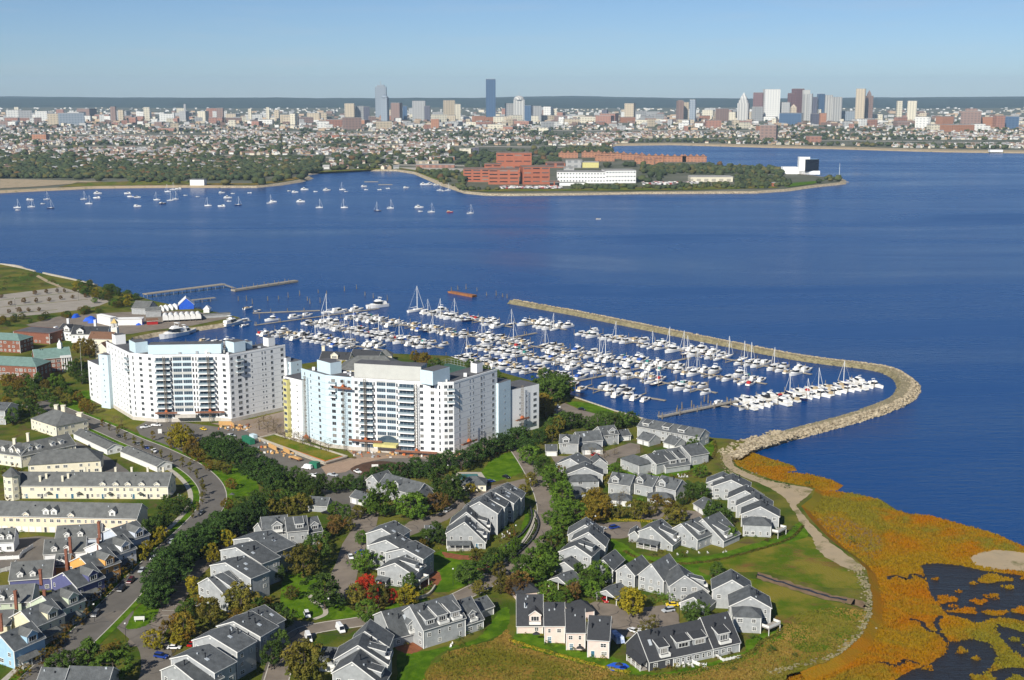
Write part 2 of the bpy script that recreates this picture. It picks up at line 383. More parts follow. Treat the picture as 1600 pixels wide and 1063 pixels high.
# tidal creeks winding through the marsh
for k, q in enumerate(([(1446, 905), (1428, 898), (1415, 905), (1400, 900), (1385, 905)], [(1480, 1005), (1468, 990), (1450, 985), (1440, 972), (1420, 968)], [(1440, 1040), (1415, 1032), (1400, 1040), (1375, 1034)], [(1470, 962), (1462, 975), (1470, 988)])):
    ln = [p + Vector((rnd.uniform(-.6, .6), rnd.uniform(-.6, .6), 0)) for p in smooth_line([G(x, y, MZ) for x, y in q], 7)]
    struct('creek', ribbon(ln, -.9, .9, MZ + .045).mesh('creek', M_POND)); ponds.append([p + n * 1.3 for p, n in zip(ln, normals2d(ln))] + [p - n * 1.3 for p, n in zip(ln, normals2d(ln))][::-1])
SPIT = [G(x, y, MZ) for x, y in [(1516, 872), (1530, 864), (1560, 860), (1600, 864), (1660, 875), (1660, 895), (1600, 893), (1555, 890), (1525, 884)]]
# marsh grass: upright blades in tufts
M_MGRASS = mat('cordgrass', (0.42, 0.155, 0.003), 0.9, 0.18, 0.03, col2=(0.24, 0.145, 0.006), worldpos=True, detail=8, ramp=(0.38, 0.6), trans=0.25, blot=((.20, .17, .016), .02, .49, .6), spec=.05)
def tufts(name, n, area, region, z, m, h0, h1, w, label, avoid=()):
    r = random.Random(5 + n); mb = MB(); k = 0; tries = 0
    x0, y0, x1, y1 = area
    while k < n and tries < n * 12:
        tries += 1
        p = G(r.uniform(x0, x1), r.uniform(y0, y1), z)
        if not inside(p.x, p.y, region) or inside(p.x, p.y, SPIT) or any(inside(p.x, p.y, q) for q in avoid): continue
        if any(inside(p.x, p.y, q) for q in ponds) and not any(inside(p.x, p.y, q) for q in isl): continue
        k += 1
        for j in range(3):
            a = r.uniform(0, math.pi); h = r.uniform(h0, h1); ww = w * r.uniform(0.6, 1.3)
            dx, dy = math.cos(a) * ww, math.sin(a) * ww; lx, ly = r.uniform(-.3, .3) * h, r.uniform(-.3, .3) * h
            ox, oy = r.uniform(-.6, .6), r.uniform(-.6, .6)
            mb.poly([(p.x + ox - dx, p.y + oy - dy, z), (p.x + ox + dx, p.y + oy + dy, z), (p.x + ox + lx + dx * .5, p.y + oy + ly + dy * .5, z + h), (p.x + ox + lx - dx * .5, p.y + oy + ly - dy * .5, z + h)])
    return stuff(name, mb.mesh(name, m), label, 'grass')
tufts('marsh_grass', 19000, (1130, 700, 1620, 1080), marsh_pts, MZ, M_MGRASS, 0.2, 0.75, 0.34, 'orange and olive marsh grass along the bay edge')
M_FGRASS = mat('field grass', (0.17, 0.165, 0.012), 0.9, 0.2, 0.05, col2=(0.23, 0.15, 0.03), worldpos=True, detail=8, ramp=(0.42, 0.6), trans=0.2)

# ---- meadows and lawns
def lawn(pxs, z=0.03, m=None, name='lawn'): return sheet(name, pxs, LAND + z, m or M_LAWN, smooth=True)
field_px = [(660, 1080), (668, 1048), (700, 1020), (745, 1008), (770, 1000), (792, 985), (800, 1000), (830, 1015), (880, 1030), (930, 1042), (980, 1055), (1040, 1060), (1100, 1050), (1160, 1030), (1185, 1005), (1212, 990), (1240, 960), (1300, 950), (1355, 955), (1345, 990), (1300, 1030), (1230, 1056), (1200, 1090)]
lawn(field_px, 0.02, M_BROWN, 'meadow')
lawn([(1085, 885), (1120, 868), (1200, 850), (1262, 838), (1300, 862), (1330, 885), (1350, 915), (1290, 918), (1200, 895), (1130, 895)], 0.02, M_MEADOW, 'meadow')
lawn([(1115, 905), (1180, 905), (1260, 930), (1350, 955), (1330, 1000), (1260, 1020), (1215, 985), (1205, 950), (1165, 915)], 0.025, M_MEADOW, 'meadow')
lawn([(950, 840), (975, 850), (1000, 866), (1050, 872), (1110, 868), (1170, 852), (1225, 836), (1250, 815), (1262, 838), (1200, 856), (1120, 875), (1090, 890), (1115, 905), (1060, 905), (1010, 890), (965, 868)], 0.03)
lawn([(800, 1000), (812, 985), (850, 995), (900, 1015), (955, 1025), (985, 1040), (1020, 1052), (1080, 1042), (1160, 1020), (1168, 1000), (1215, 985), (1225, 998), (1190, 1010), (1180, 1025), (1110, 1050), (1040, 1062), (975, 1050), (900, 1035), (840, 1018), (805, 1010)], 0.035)
lawn([(620, 1063), (625, 1020), (660, 1018), (740, 1000), (765, 975), (785, 950), (796, 955), (790, 985), (750, 1004), (700, 1015), (668, 1042), (660, 1080)], 0.03)
lawn([(665, 880), (690, 860), (720, 865), (765, 866), (790, 868), (785, 888), (750, 905), (700, 925), (670, 922), (655, 905)], 0.03)
lawn([(436, 945), (445, 900), (475, 895), (500, 905), (515, 935), (545, 950), (560, 965), (500, 968), (445, 962)], 0.03)
lawn([(750, 740), (770, 718), (800, 706), (812, 712), (818, 735), (790, 748), (765, 752)], 0.03)
lawn([(820, 790), (838, 800), (842, 830), (815, 862), (795, 850), (815, 830)], 0.03)
lawn([(215, 672), (250, 668), (262, 680), (255, 690), (230, 684)], 0.03)
lawn([(885, 630), (905, 628), (955, 640), (950, 650), (910, 640)], 0.03)
lawn([(1090, 690), (1115, 690), (1112, 712), (1085, 735), (1040, 745), (975, 742), (960, 735), (1030, 738), (1078, 722)], 0.03)
lawn([(330, 748), (360, 730), (395, 745), (405, 770), (380, 775), (345, 770)], 0.03)
lawn([(195, 982), (215, 950), (232, 940), (252, 945), (240, 965), (228, 978), (205, 984)], 0.10, None, 'road_island')
lawn([(90, 640), (110, 620), (135, 610), (150, 620), (130, 640), (110, 650)], 0.03)
lawn([(580, 970), (620, 940), (660, 930), (665, 945), (610, 958)], 0.03)
for q in ([(655, 905), (668, 895), (684, 893), (690, 905), (680, 916), (662, 918)], [(690, 862), (720, 867), (758, 870), (752, 876), (700, 872)], [(615, 1012), (640, 1004), (662, 1012), (640, 1022)], [(745, 890), (770, 876), (785, 882), (770, 895)], [(1095, 960), (1110, 962), (1108, 970), (1094, 968)]):
    sheet('mulch_bed', q, LAND + 0.05, M_MULCH, smooth=True)

# ---- roads
ROADS = []
def road(pxs, w, m, z=0.06, name='road', kerb=True):
    line = smooth_line([G(x, y) for x, y in pxs], 8)
    ROADS.append((line, w))
    o = struct(name, ribbon(line, -w / 2, w / 2, LAND + z).mesh(name, m))
    if kerb:
        for s in (-1, 1):
            struct('kerb', ribbon(line, s * w / 2, s * (w / 2 + 0.35), LAND, zt=LAND + 0.13).mesh('kerb', M_KERB))
    return line
main_px = [(60, 628), (110, 648), (160, 668), (205, 688), (250, 706), (295, 728), (322, 750), (333, 772), (328, 795), (305, 822), (275, 850), (245, 878), (215, 908), (185, 940), (150, 975), (105, 1018), (50, 1070)]
main_line = road(main_px, 11.5, M_ASPHN)
struct('sidewalk', ribbon(main_line, -11.2, -9.0, LAND, zt=LAND + 0.12).mesh('sidewalk', M_CONC))
for s0, s1 in ((-9.0, -6.1), (6.1, 8.5)): struct('verge', ribbon(main_line, s0, s1, LAND + 0.09).mesh('verge', M_LAWN))
park_line = road([(222, 1010), (235, 985), (258, 950), (282, 912), (310, 882), (345, 855), (385, 830)], 11, M_COURT, 0.065, 'parking_lane', False)
road([(180, 955), (215, 985), (240, 1010), (245, 1045), (235, 1080)], 10, M_ASPH, 0.07, 'road', False)
right_px = [(800, 690), (822, 722), (838, 750), (850, 780), (853, 806), (842, 838), (818, 868), (785, 896), (740, 922), (690, 944), (630, 958), (560, 972), (505, 980), (470, 990), (448, 1015), (430, 1070)]
right_line = road(right_px, 7.5, M_COURT)
struct('kerb_wall', ribbon(right_line[30:62], -5.2, -4.3, LAND, zt=LAND + 0.7).mesh('kerb_wall', M_CONC))
def court(q, m=None, z=0.05): return sheet('parking_court', q, LAND + z, m or M_COURT)
court([(240, 652), (300, 662), (345, 668), (400, 665), (440, 690), (500, 722), (535, 738), (560, 722), (600, 715), (660, 712), (735, 712), (745, 722), (700, 730), (660, 735), (620, 738), (585, 752), (568, 775), (545, 800), (520, 790), (500, 765), (440, 745), (405, 720), (370, 695), (330, 690), (300, 700), (270, 712), (225, 690), (212, 668)], M_ASPHN, 0.055)
court([(520, 775), (545, 795), (592, 802), (588, 822), (575, 845), (560, 890), (550, 935), (515, 938), (508, 915), (525, 880), (535, 850), (548, 830), (535, 808), (515, 795)])
court([(618, 832), (640, 815), (690, 800), (720, 778), (728, 790), (700, 812), (660, 830), (630, 842)])
court([(885, 832), (925, 818), (1000, 815), (1005, 835), (970, 842), (920, 840)])
court([(985, 800), (1020, 790), (1060, 796), (1095, 800), (1098, 812), (1050, 812), (1000, 812)])
court([(860, 712), (900, 714), (950, 704), (985, 692), (1000, 695), (1000, 708), (965, 716), (960, 728), (905, 726), (870, 728)])
court([(905, 950), (930, 940), (960, 945), (1000, 950), (1045, 945), (1060, 960), (1062, 975), (1030, 985), (985, 995), (955, 998), (950, 980), (920, 972)])
court([(432, 968), (490, 972), (500, 985), (480, 1010), (450, 1050), (440, 1080), (405, 1075), (420, 1020), (425, 985)], M_ASPH)
court([(862, 640), (882, 630), (905, 640), (950, 652), (965, 664), (905, 662), (868, 655)])
court([(-60, 850), (60, 838), (110, 842), (90, 872), (50, 890), (-60, 900)], M_ASPH)
court([(120, 690), (170, 715), (200, 735), (215, 760), (170, 740), (110, 715), (95, 700)], M_ASPHN)
court([(720, 768), (790, 755), (820, 748), (825, 765), (790, 775), (740, 785)], M_COURT, 0.045)
# big empty car park and boatyard apron, upper left
LOT = [(-60, 466), (0, 461), (96, 449), (130, 458), (172, 471), (155, 478), (120, 485), (60, 492), (0, 497), (-60, 500)]
sheet('car_park', LOT, LAND + 0.04, mat('pale car park', (.31, .275, .225), .9, .1, .1, worldpos=True, detail=7))
for k, (a, b) in enumerate((((-40, 474), (122, 456)), ((-40, 484), (138, 468)), ((-40, 496), (90, 484)))):
    ln = [G(*a), G(*b)]
    struct('divider', ribbon(ln, -0.8, 0.8, LAND + 0.08).mesh('divider', M_MEADOW))
sheet('boatyard_apron', [(40, 508), (90, 495), (150, 490), (215, 487), (300, 486), (360, 497), (300, 509), (240, 516), (205, 522), (150, 525), (90, 520)], LAND + 0.04, M_COURT)
sheet('path', [(60, 430), (75, 438), (92, 446), (97, 449), (92, 449), (72, 441), (56, 432)], LAND + 0.04, M_SAND)
# construction apron between the towers and raised garden
sheet('dirt_apron', [(330, 662), (395, 655), (455, 640), (470, 690), (540, 715), (560, 718), (535, 735), (470, 708), (420, 690), (380, 672)], LAND + 0.08, M_DIRT)
sheet('dirt_apron', [(540, 702), (650, 708), (720, 708), (770, 690), (780, 700), (730, 720), (640, 716), (560, 718)], LAND + 0.085, M_DIRT)
sheet('brick_walk', [(500, 728), (536, 722), (560, 716), (600, 712), (640, 711), (600, 717), (566, 724), (540, 738), (510, 742)], LAND + 0.10, mat('tan paving', (0.33, 0.23, 0.16), 0.9, 0.12, 0.8, worldpos=True))
# walking paths, stream
struct('path', ribbon(smooth_line([G(x, y) for x, y in [(484, 930), (490, 940), (505, 948), (508, 960), (490, 968)]], 6), -0.9, 0.9, LAND + 0.07).mesh('path', M_CONC))
sl = smooth_line([G(x, y) for x, y in [(1182, 898), (1215, 908), (1260, 922), (1305, 934), (1335, 941), (1357, 945)]], 6)
def wobbly(line, w0, w1, z, amp, seed):
    r = random.Random(seed); mb = MB(); N = normals2d(line); e = [(p + n * (w0 + r.uniform(-amp, amp)), p + n * (w1 + r.uniform(-amp, amp))) for p, n in zip(line, N)]
    for (a, b), (c, d) in zip(e, e[1:]): mb.poly([(q.x, q.y, z) for q in (a, c, d, b)])
    return mb
sl = [p + Vector((rnd.uniform(-.5, .5), rnd.uniform(-.5, .5), 0)) for p in sl]
struct('stream_bank', wobbly(sl, -3.4, 2.4, LAND + 0.05, .8, 1).mesh('stream_bank', mat('muddy bank', (.19, .125, .07), .95, .25, .3, worldpos=True, detail=7)))
struct('stream', wobbly(sl[:22], -1.0, 0.5, LAND + 0.09, .35, 2).mesh('stream', mat('muddy stream', (.035, .03, .025), .15)))
# parking-bay lines
mb = MB()
for i in range(9):
    a = G(250 + i * 3.2, 962 - i * 7.5); mb.box(a.x, a.y, LAND + 0.075, a.x + 4.5, a.y + 0.14, LAND + 0.08)
struct('road_marking', mb.mesh('road_marking', M_PAINT))

sheet('marsh_flat', [(1275, 812), (1300, 806), (1340, 818), (1372, 836), (1380, 860), (1362, 872), (1335, 862), (1308, 845)], MZ + 0.06, mat('reddish marsh flat', (.20, .10, .045), .95, .2, .12, col2=(.17, .13, .03), worldpos=True, detail=8), smooth=True, zz=MZ)
# tarred cracks wandering over the worn courts and lanes
rk = random.Random(8); mb = MB()
for (x0, y0, x1, y1, n_) in ((535, 800, 585, 830, 7), (520, 850, 560, 930, 9), (440, 975, 500, 1000, 6), (300, 860, 370, 900, 9), (240, 930, 285, 985, 9), (835, 740, 860, 830, 8), (930, 950, 1050, 985, 10), (890, 818, 990, 838, 7), (640, 805, 720, 830, 6), (220, 990, 245, 1060, 6), (120, 960, 200, 1010, 5), (880, 712, 990, 725, 5)):
    for k in range(n_):
        p = G(rk.uniform(x0, x1), rk.uniform(y0, y1)); a = rk.uniform(0, 6.28); pts = []
        for j in range(rk.randint(4, 9)): pts.append(p.copy()); a += rk.uniform(-.7, .7); p = p + Vector((math.cos(a), math.sin(a), 0)) * rk.uniform(1.2, 2.6)
        for u_, v_ in zip(pts, pts[1:]):
            if inside(u_.x, u_.y, near_poly): ribbon([u_, v_], -.11, .11, LAND + .085, mb)
struct('crack_sealing', mb.mesh('crack_sealing', mat('crack tar', (.03, .03, .032), .6)))
# ---- breakwater
bw_px = [(800, 469), (850, 478), (900, 487), (950, 497), (1000, 507), (1050, 517), (1100, 527), (1150, 537), (1200, 547), (1250, 556), (1300, 563), (1345, 568), (1385, 575), (1408, 586), (1418, 601), (1404, 620), (1368, 636), (1325, 650), (1280, 662), (1235, 674), (1195, 686), (1160, 697), (1135, 712)]
BZ = 2.6
bw = smooth_line([G(x, y, BZ) for x, y in bw_px], 6)
mb = MB(); NB = normals2d(bw)
def bw_half(i):
    x = pxof(bw[i])[0]
    k = max(0.0, (i - len(bw) * 0.86) / (len(bw) * 0.14))
    return 2.7 + (0.6 if x > 1360 else 0) + (0.5 if i > len(bw) * 0.6 else 0) - 1.0 * k
prof = lambda h: [(-h - 3.6, -1.0), (-h, BZ), (h, BZ), (h + 4.6, -1.0)]
for i in range(len(bw) - 1):
    pa, pb = prof(bw_half(i)), prof(bw_half(i + 1))
    for k in range(3):
        q = [bw[i] + NB[i] * pa[k][0], bw[i] + NB[i] * pa[k + 1][0], bw[i + 1] + NB[i + 1] * pb[k + 1][0], bw[i + 1] + NB[i + 1] * pb[k][0]]
        z = [pa[k][1], pa[k + 1][1], pb[k + 1][1], pb[k][1]]
        mb.poly([(p.x, p.y, zz) for p, zz in zip(q, z)], (2, 1, 0)[k])
brk = O('breakwater', mb.mesh('breakwater', [M_ROCK, mat('breakwater crest', (0.29, 0.24, 0.15), 0.95, 0.3, 0.25, col2=(0.22, 0.19, 0.11), worldpos=True, detail=7, bump=0.6, bscale=1.2), M_ROCKD]), label='long curved stone breakwater sheltering the marina', cat='breakwater')
# seaward side is on the right of travel for the first leg and on the left after the bend: pick by distance from the basin's middle
basin = G(1100, 590, 0)
rocks = {0: MB(), 1: MB(), 2: MB()}
def rock(mb, c, r, rr):
    vs = []
    for (x, y, z) in ((1, 0, 0), (-1, 0, 0), (0, 1, 0), (0, -1, 0), (0, 0, 1), (0, 0, -1), (.6, .6, .5), (-.6, .6, .4), (-.6, -.6, .5), (.6, -.6, .4)):
        s = r * rr.uniform(0.7, 1.25); vs.append((c[0] + x * s * 1.15, c[1] + y * s, c[2] + z * s * 0.75))
    mb.faces(vs, [(4, 6, 7), (4, 7, 8), (4, 8, 9), (4, 9, 6), (0, 2, 6), (2, 1, 7), (1, 3, 8), (3, 0, 9), (6, 2, 7), (7, 1, 8), (8, 3, 9), (9, 0, 6), (5, 2, 0), (5, 1, 2), (5, 3, 1), (5, 0, 3)])
rr = random.Random(21)
for k in range(6800):
    i = rr.randrange(len(bw) - 1); t = rr.random(); c = bw[i].lerp(bw[i + 1], t); h = bw_half(i)
    sea = 1 if (c + NB[i] * 10 - basin).length > (c - NB[i] * 10 - basin).length else -1
    if rr.random() < 0.72 or i > len(bw) * .86:
        f = rr.random(); d = sea * (h - 1.2 + f * 5.2) if i < len(bw) * .86 else rr.uniform(-h - 4, h + 5); f = f if i < len(bw) * .86 else rr.uniform(.1, .5); z = BZ + 0.1 - max(0, f - 0.2) * 3.6
        rock(rocks[0 if rr.random() < .55 else 1], (c.x + NB[i].x * d, c.y + NB[i].y * d, z), rr.uniform(0.45, 1.25), rr)
    else:
        f = rr.random(); d = -sea * (h - 0.3 + f * 3.4); z = BZ - f * 3.2
        rock(rocks[2], (c.x + NB[i].x * d, c.y + NB[i].y * d, z), rr.uniform(0.3, 0.8), rr)
for k in range(2400):        # smaller stones strewn over the crest
    i = rr.randrange(len(bw) - 1); c = bw[i].lerp(bw[i + 1], rr.random()); h = bw_half(i); d = rr.uniform(-h, h)
    rock(rocks[rr.choice((0, 2))], (c.x + NB[i].x * d, c.y + NB[i].y * d, BZ + .05), rr.uniform(0.15, 0.45), rr)
for k, m in ((0, M_ROCK), (1, M_ROCKP), (2, M_ROCKD)):
    o = stuff('armour_stone', rocks[k].mesh('armour_stone', m), None, None, brk)
lawn_done = None
# loose stones along the marsh path
mb = MB()
for (ax, ay, bx, by, n_) in ((1340, 885, 1360, 930, 170), (1362, 930, 1358, 965, 120), (1358, 965, 1340, 998, 130), (1340, 998, 1300, 1030, 130), (1130, 705, 1140, 740, 110), (1150, 735, 1230, 760, 60), (1300, 1030, 1200, 1052, 90)):
    for k in range(n_):
        t = rr.random(); p = G(ax + (bx - ax) * t + rr.gauss(0, 5), ay + (by - ay) * t + rr.gauss(0, 3)); rock(mb, (p.x, p.y, LAND + 0.1 if inside(p.x, p.y, near_poly) else 1.4), rr.uniform(0.18, 0.6), rr)
stuff('shore_stones', mb.mesh('shore_stones', M_ROCKD), 'loose pale stones strewn along the marsh path', 'stones')
# sea wall strip at the left point
ln = smooth_line([G(x, y) for x, y in [(-200, 402), (0, 413), (40, 421), (54, 424.5)]], 4)
O('sea_wall', ribbon(ln, -0.5, 1.2, -0.5, zt=LAND + 0.9).mesh('sea_wall', M_CONC), label='pale sea wall at the edge of the left headland', cat='wall')
ln = smooth_line([G(x, y) for x, y in [(67, 427), (100, 434), (130, 441), (151, 446)]], 4)
O('sea_wall', ribbon(ln, -0.5, 1.2, -0.5, zt=LAND + 0.9).mesh('sea_wall', M_CONC), label='pale sea wall beside the scrub, nearer the wooden pier', cat='wall')
# ================================================================ houses
M_SHIN = mat('grey shingle wall', (0.325, 0.335, 0.335), 0.85, 0.13, 0.6, rand=0.09, detail=8)
M_ROOF = mat('grey asphalt roof', (0.088, 0.094, 0.096), 0.85, 0.24, .5, rand=0.16, detail=9, bump=.4, bscale=2.5)
M_ROOFL = mat('light grey roof', (0.125, 0.128, 0.122), 0.85, 0.2, .4, rand=0.1, detail=9, bump=.4, bscale=2.5)
M_ROOFB = mat('black roof', (0.040, 0.042, 0.046), 0.85, 0.12, 1.2, rand=0.05, detail=6)
M_TRIM = mat('white trim', (0.70, 0.69, 0.65), 0.6)
M_GLASS = mat('window glass', (0.018, 0.022, 0.028), 0.08, spec=0.6)
def curtains(m):          # some panes show blinds or curtains behind the glass
    N, L = m.node_tree.nodes, m.node_tree.links; oi = N.new('ShaderNodeObjectInfo'); rp = N.new('ShaderNodeValToRGB'); rp.color_ramp.interpolation = 'CONSTANT'; e = rp.color_ramp.elements; e[0].color = (.014, .018, .024, 1); e[1].position = .5; e[1].color = (.035, .04, .045, 1)
    for p, c in ((.72, (.09, .095, .10, 1)), (.88, (.22, .21, .19, 1))): x = e.new(p); x.color = c
    L.new(oi.outputs['Random'], rp.inputs[0]); L.new(rp.outputs[0], N['Principled BSDF'].inputs['Base Color'])
curtains(M_GLASS)
M_PIPE = mat('black stove pipe', (0.012, 0.013, 0.018), 0.5)
M_SKYL = mat('skylight glass', (0.42, 0.45, 0.47), 0.15, spec=0.6)
M_PINK = mat('pale pink siding', (0.66, 0.53, 0.46), 0.85, 0.05, 0.9)
M_CREAM = mat('cream siding', (0.72, 0.66, 0.51), 0.85, 0.05, 0.6)
M_PEACH = mat('peach cream siding', (0.74, 0.62, 0.45), 0.85, 0.05, 0.6)
M_DARKW = mat('charcoal siding', (0.05, 0.052, 0.058), 0.85, 0.1, 0.9)
M_BRICK = mat('red brick', (0.22, 0.088, 0.055), 0.9, 0.2, 1.5, detail=7)
M_GDOOR = mat('white garage door', (0.74, 0.73, 0.69), 0.6)
M_TEALD = mat('teal door', (0.04, 0.13, 0.20), 0.6)
M_REDD = mat('red door', (0.35, 0.02, 0.02), 0.6)
M_DECK = mat('weathered deck', (0.33, 0.30, 0.26), 0.9, 0.1, 1.0)
M_GREENR = mat('copper green roof', (0.15, 0.235, 0.205), 0.7, 0.12, 0.5)
M_BROWNR = mat('brown roof', (0.16, 0.085, 0.05), 0.85, 0.12, 0.9)
M_WHITEW = mat('white siding', (0.74, 0.74, 0.72), 0.8, 0.04, 0.8)

WIN = {}
def window_mesh(w, h, frame=M_TRIM, cols=2, rows=1, glass=None):
    glass = glass or M_GLASS
    k = (round(w, 1), round(h, 1), frame.name, cols, rows, glass.name)
    if k in WIN: return WIN[k]
    mb = MB(); t = min(0.16, w * 0.12); d = 0.09
    for (x0, z0, x1, z1) in ((-w / 2, -h / 2, w / 2, -h / 2 + t), (-w / 2, h / 2 - t, w / 2, h / 2), (-w / 2, -h / 2 + t, -w / 2 + t, h / 2 - t), (w / 2 - t, -h / 2 + t, w / 2, h / 2 - t)):
        mb.box(x0, -d, z0, x1, 0.02, z1, 0)
    for i in range(1, cols):
        x = -w / 2 + w * i / cols; mb.box(x - .05, -d * .8, -h / 2 + t, x + .05, 0.0, h / 2 - t, 0)
    for i in range(1, rows):
        z = -h / 2 + h * i / rows; mb.box(-w / 2 + t, -d * .7, z - .045, w / 2 - t, 0.0, z + .045, 0)
    mb.poly([(-w / 2 + t, -0.03, -h / 2 + t), (w / 2 - t, -0.03, -h / 2 + t), (w / 2 - t, -0.03, h / 2 - t), (-w / 2 + t, -0.03, h / 2 - t)], 1)
    WIN[k] = mb.mesh('window', [frame, glass]); return WIN[k]
PANEL = {}
def panel_mesh(name, w, h, m, ribs=3, frame=M_TRIM):
    k = (name, round(w, 1), round(h, 1), m.name)
    if k in PANEL: return PANEL[k]
    mb = MB(); t = 0.14
    mb.box(-w / 2 - t, -0.10, 0, -w / 2, 0.02, h + t, 1); mb.box(w / 2, -0.10, 0, w / 2 + t, 0.02, h + t, 1); mb.box(-w / 2, -0.10, h, w / 2, 0.02, h + t, 1)
    for i in range(ribs): mb.box(-w / 2, -0.05 - 0.012 * (i % 2), h * i / ribs + 0.02, w / 2, 0.01, h * (i + 1) / ribs - 0.02, 0)
    PANEL[k] = mb.mesh(name, [m, frame]); return PANEL[k]

def wall_frame(p, d):          # rotation that makes local -Y face outward, X along d (left to right seen from outside)
    return math.atan2(d.y, d.x)

BASES = []      # front wall lines, for planting along them
class House:
    def __init__(s, name, label, cat='house', anchor=None, group=None, wall=None, roof=None, trim=None, seed=1):
        s.org = G(*anchor); s.org.z = LAND
        s.root = thing(name, label, cat, s.org, 0, group)
        s.wall, s.roof, s.trim = wall or M_SHIN, roof or M_ROOF, trim or M_TRIM
        s.r = random.Random(seed)
        s.n = 0
    def loc(s, p, z): return (p.x - s.org.x, p.y - s.org.y, z)
    def part(s, name, mb, mats, parent=None): return O(name, mb.mesh(name, mats), parent or s.root)
    def put(s, name, me, p, z, rz, parent=None): return O(name, me, parent or s.root, (p.x - s.org.x, p.y - s.org.y, z), rz)
    def unit(s, A, B, dep, eL, ridge, kind='g', eR=None, t=0.5, wins='FR', wall=None, roof=None, floors=None, hipk=0.45, pipes=0, sky=0, vent=True, over=0.45, garage=None, wsize=1.5, wgap=None, open_front=False, rake=True):
        a, b = G(*A), G(*B); a.z = b.z = 0
        u = (b - a); w = u.length; u.normalize(); nrm = Vector((-u.y, u.x, 0))
        eR = eL if eR is None else eR
        wall, roof = wall or s.wall, roof or s.roof
        X = lambda p, z: s.loc(p, z)
        # profile axis ex (length Lp), extrusion axis ey (length Le)
        if kind == 'g': ex, Lp, ey, Le = u, w, nrm, dep
        else: ex, Lp, ey, Le = nrm, dep, u, w
        P = lambda x, y: a + ex * x + ey * y
        i = s.n; s.n += 1; BASES.append((a.copy(), b.copy(), nrm.copy(), bool(garage) or open_front))
        mb = MB()
        if kind == 'hip':
            q = [P(0, 0), P(Lp, 0), P(Lp, Le), P(0, Le)]
            mb.prism([X(p, 0) for p in q], 0, eL)
            wobj = s.part('wall', mb, wall)
            rb = MB(); o = over
            c = [X(P(-o, -o), eL - .1), X(P(Lp + o, -o), eL - .1), X(P(Lp + o, Le + o), eL - .1), X(P(-o, Le + o), eL - .1)]
            if Lp < Le: r0, r1 = X(P(Lp / 2, Lp * hipk), ridge), X(P(Lp / 2, Le - Lp * hipk), ridge); fs = [(0, 1, 4), (1, 2, 5, 4), (2, 3, 5), (3, 0, 4, 5), (3, 2, 1, 0)]
            else: r0, r1 = X(P(Le * hipk, Le / 2), ridge), X(P(Lp - Le * hipk, Le / 2), ridge); fs = [(0, 1, 5, 4), (1, 2, 5), (2, 3, 4, 5), (3, 0, 4), (3, 2, 1, 0)]
            rb.faces(c + [r0, r1], fs)
            fb = MB()
            robj = s.part('roof', rb, roof)
            for j in range(4):
                p0, p1 = Vector(c[j]), Vector(c[(j + 1) % 4]); fb.hexa([p0 - Vector((0, 0, .3)), p1 - Vector((0, 0, .3)), p1 * .999 - Vector((0, 0, .3)), p0 * .999 - Vector((0, 0, .3)), p0, p1, p1 * .999, p0 * .999])
        else:
            prof = [(0, 0), (Lp, 0), (Lp, eR), (Lp * t, ridge), (0, eL)]
            f0 = [X(P(x, 0), z) for x, z in prof]; f1 = [X(P(x, Le), z) for x, z in prof]
            if open_front:
                mb.poly([f0[2], f0[3], f0[4]]); mb.poly(f1[::-1])
                for (x, y) in ((0.1, 0.1), (Lp / 2, 0.1), (Lp - 0.1, 0.1)):
                    pb = MB(); q = X(P(x, y), 0); pb.box(q[0] - .12, q[1] - .12, 0, q[0] + .12, q[1] + .12, eL + (0 if x != Lp / 2 else 0)); s.part('post', pb, s.trim)
                mb.poly([f0[0], f0[4], f1[4], f1[0]])
            else:
                mb.poly(f0); mb.poly(f1[::-1])
                mb.poly([f0[1], f1[1], f1[2], f0[2]]); mb.poly([f0[0], f0[4], f1[4], f1[0]])
            wobj = s.part('wall', mb, wall)
            rb = MB(); o = over
            sl = (ridge - eL) / (Lp * t); sr = (ridge - eR) / (Lp * (1 - t)); e = 0.3; th = 0.22
            rb.slab([X(P(-o, -e), eL - sl * o + th), X(P(Lp * t, -e), ridge + th), X(P(Lp * t, Le + e), ridge + th), X(P(-o, Le + e), eL - sl * o + th)], th)
            rb.slab([X(P(Lp * t, -e), ridge + th), X(P(Lp + o, -e), eR - sr * o + th), X(P(Lp + o, Le + e), eR - sr * o + th), X(P(Lp * t, Le + e), ridge + th)], th)
            robj = s.part('roof', rb, roof)
            if rake:
                for y in ((-e - 0.06, -e + 0.02), (Le + e - 0.02, Le + e + 0.06)):
                    tb = MB()
                    for (x0, z0, x1, z1) in ((-o, eL - sl * o, Lp * t, ridge), (Lp * t, ridge, Lp + o, eR - sr * o)):
                        pts = [X(P(x0, y[0]), z0 - .11), X(P(x1, y[0]), z1 - .11), X(P(x1, y[1]), z1 - .11), X(P(x0, y[1]), z0 - .11)]
                        tb.hexa(pts + [(p[0], p[1], p[2] + 0.36) for p in pts])
                    s.part('rake_trim', tb, s.trim, robj)
            for x, z in ((-o, eL - sl * o), (Lp + o, eR - sr * o)):      # gutters along the eaves
                eb = MB()
                p0, p1 = X(P(x, -e), z), X(P(x, Le + e), z); d = 0.1 if x > 0 else -0.1
                q0, q1 = X(P(x + d, -e), z), X(P(x + d, Le + e), z)
                eb.hexa([p0, p1, q1, q0] + [(p[0], p[1], p[2] + .2) for p in (p0, p1, q1, q0)])
                s.part('gutter', eb, s.trim, robj)
        if not open_front and rake:
            hl, hr = (eL, eR) if kind == 'g' else (eL, eL)
            for p, hh in ((a, hl), (b, hr)):
                cb = MB(); q = s.loc(p - nrm * 0.04, 0); cb.box(q[0] - .12, q[1] - .12, 0, q[0] + .12, q[1] + .12, hh - 0.15); s.part('corner_board', cb, s.trim, wobj)
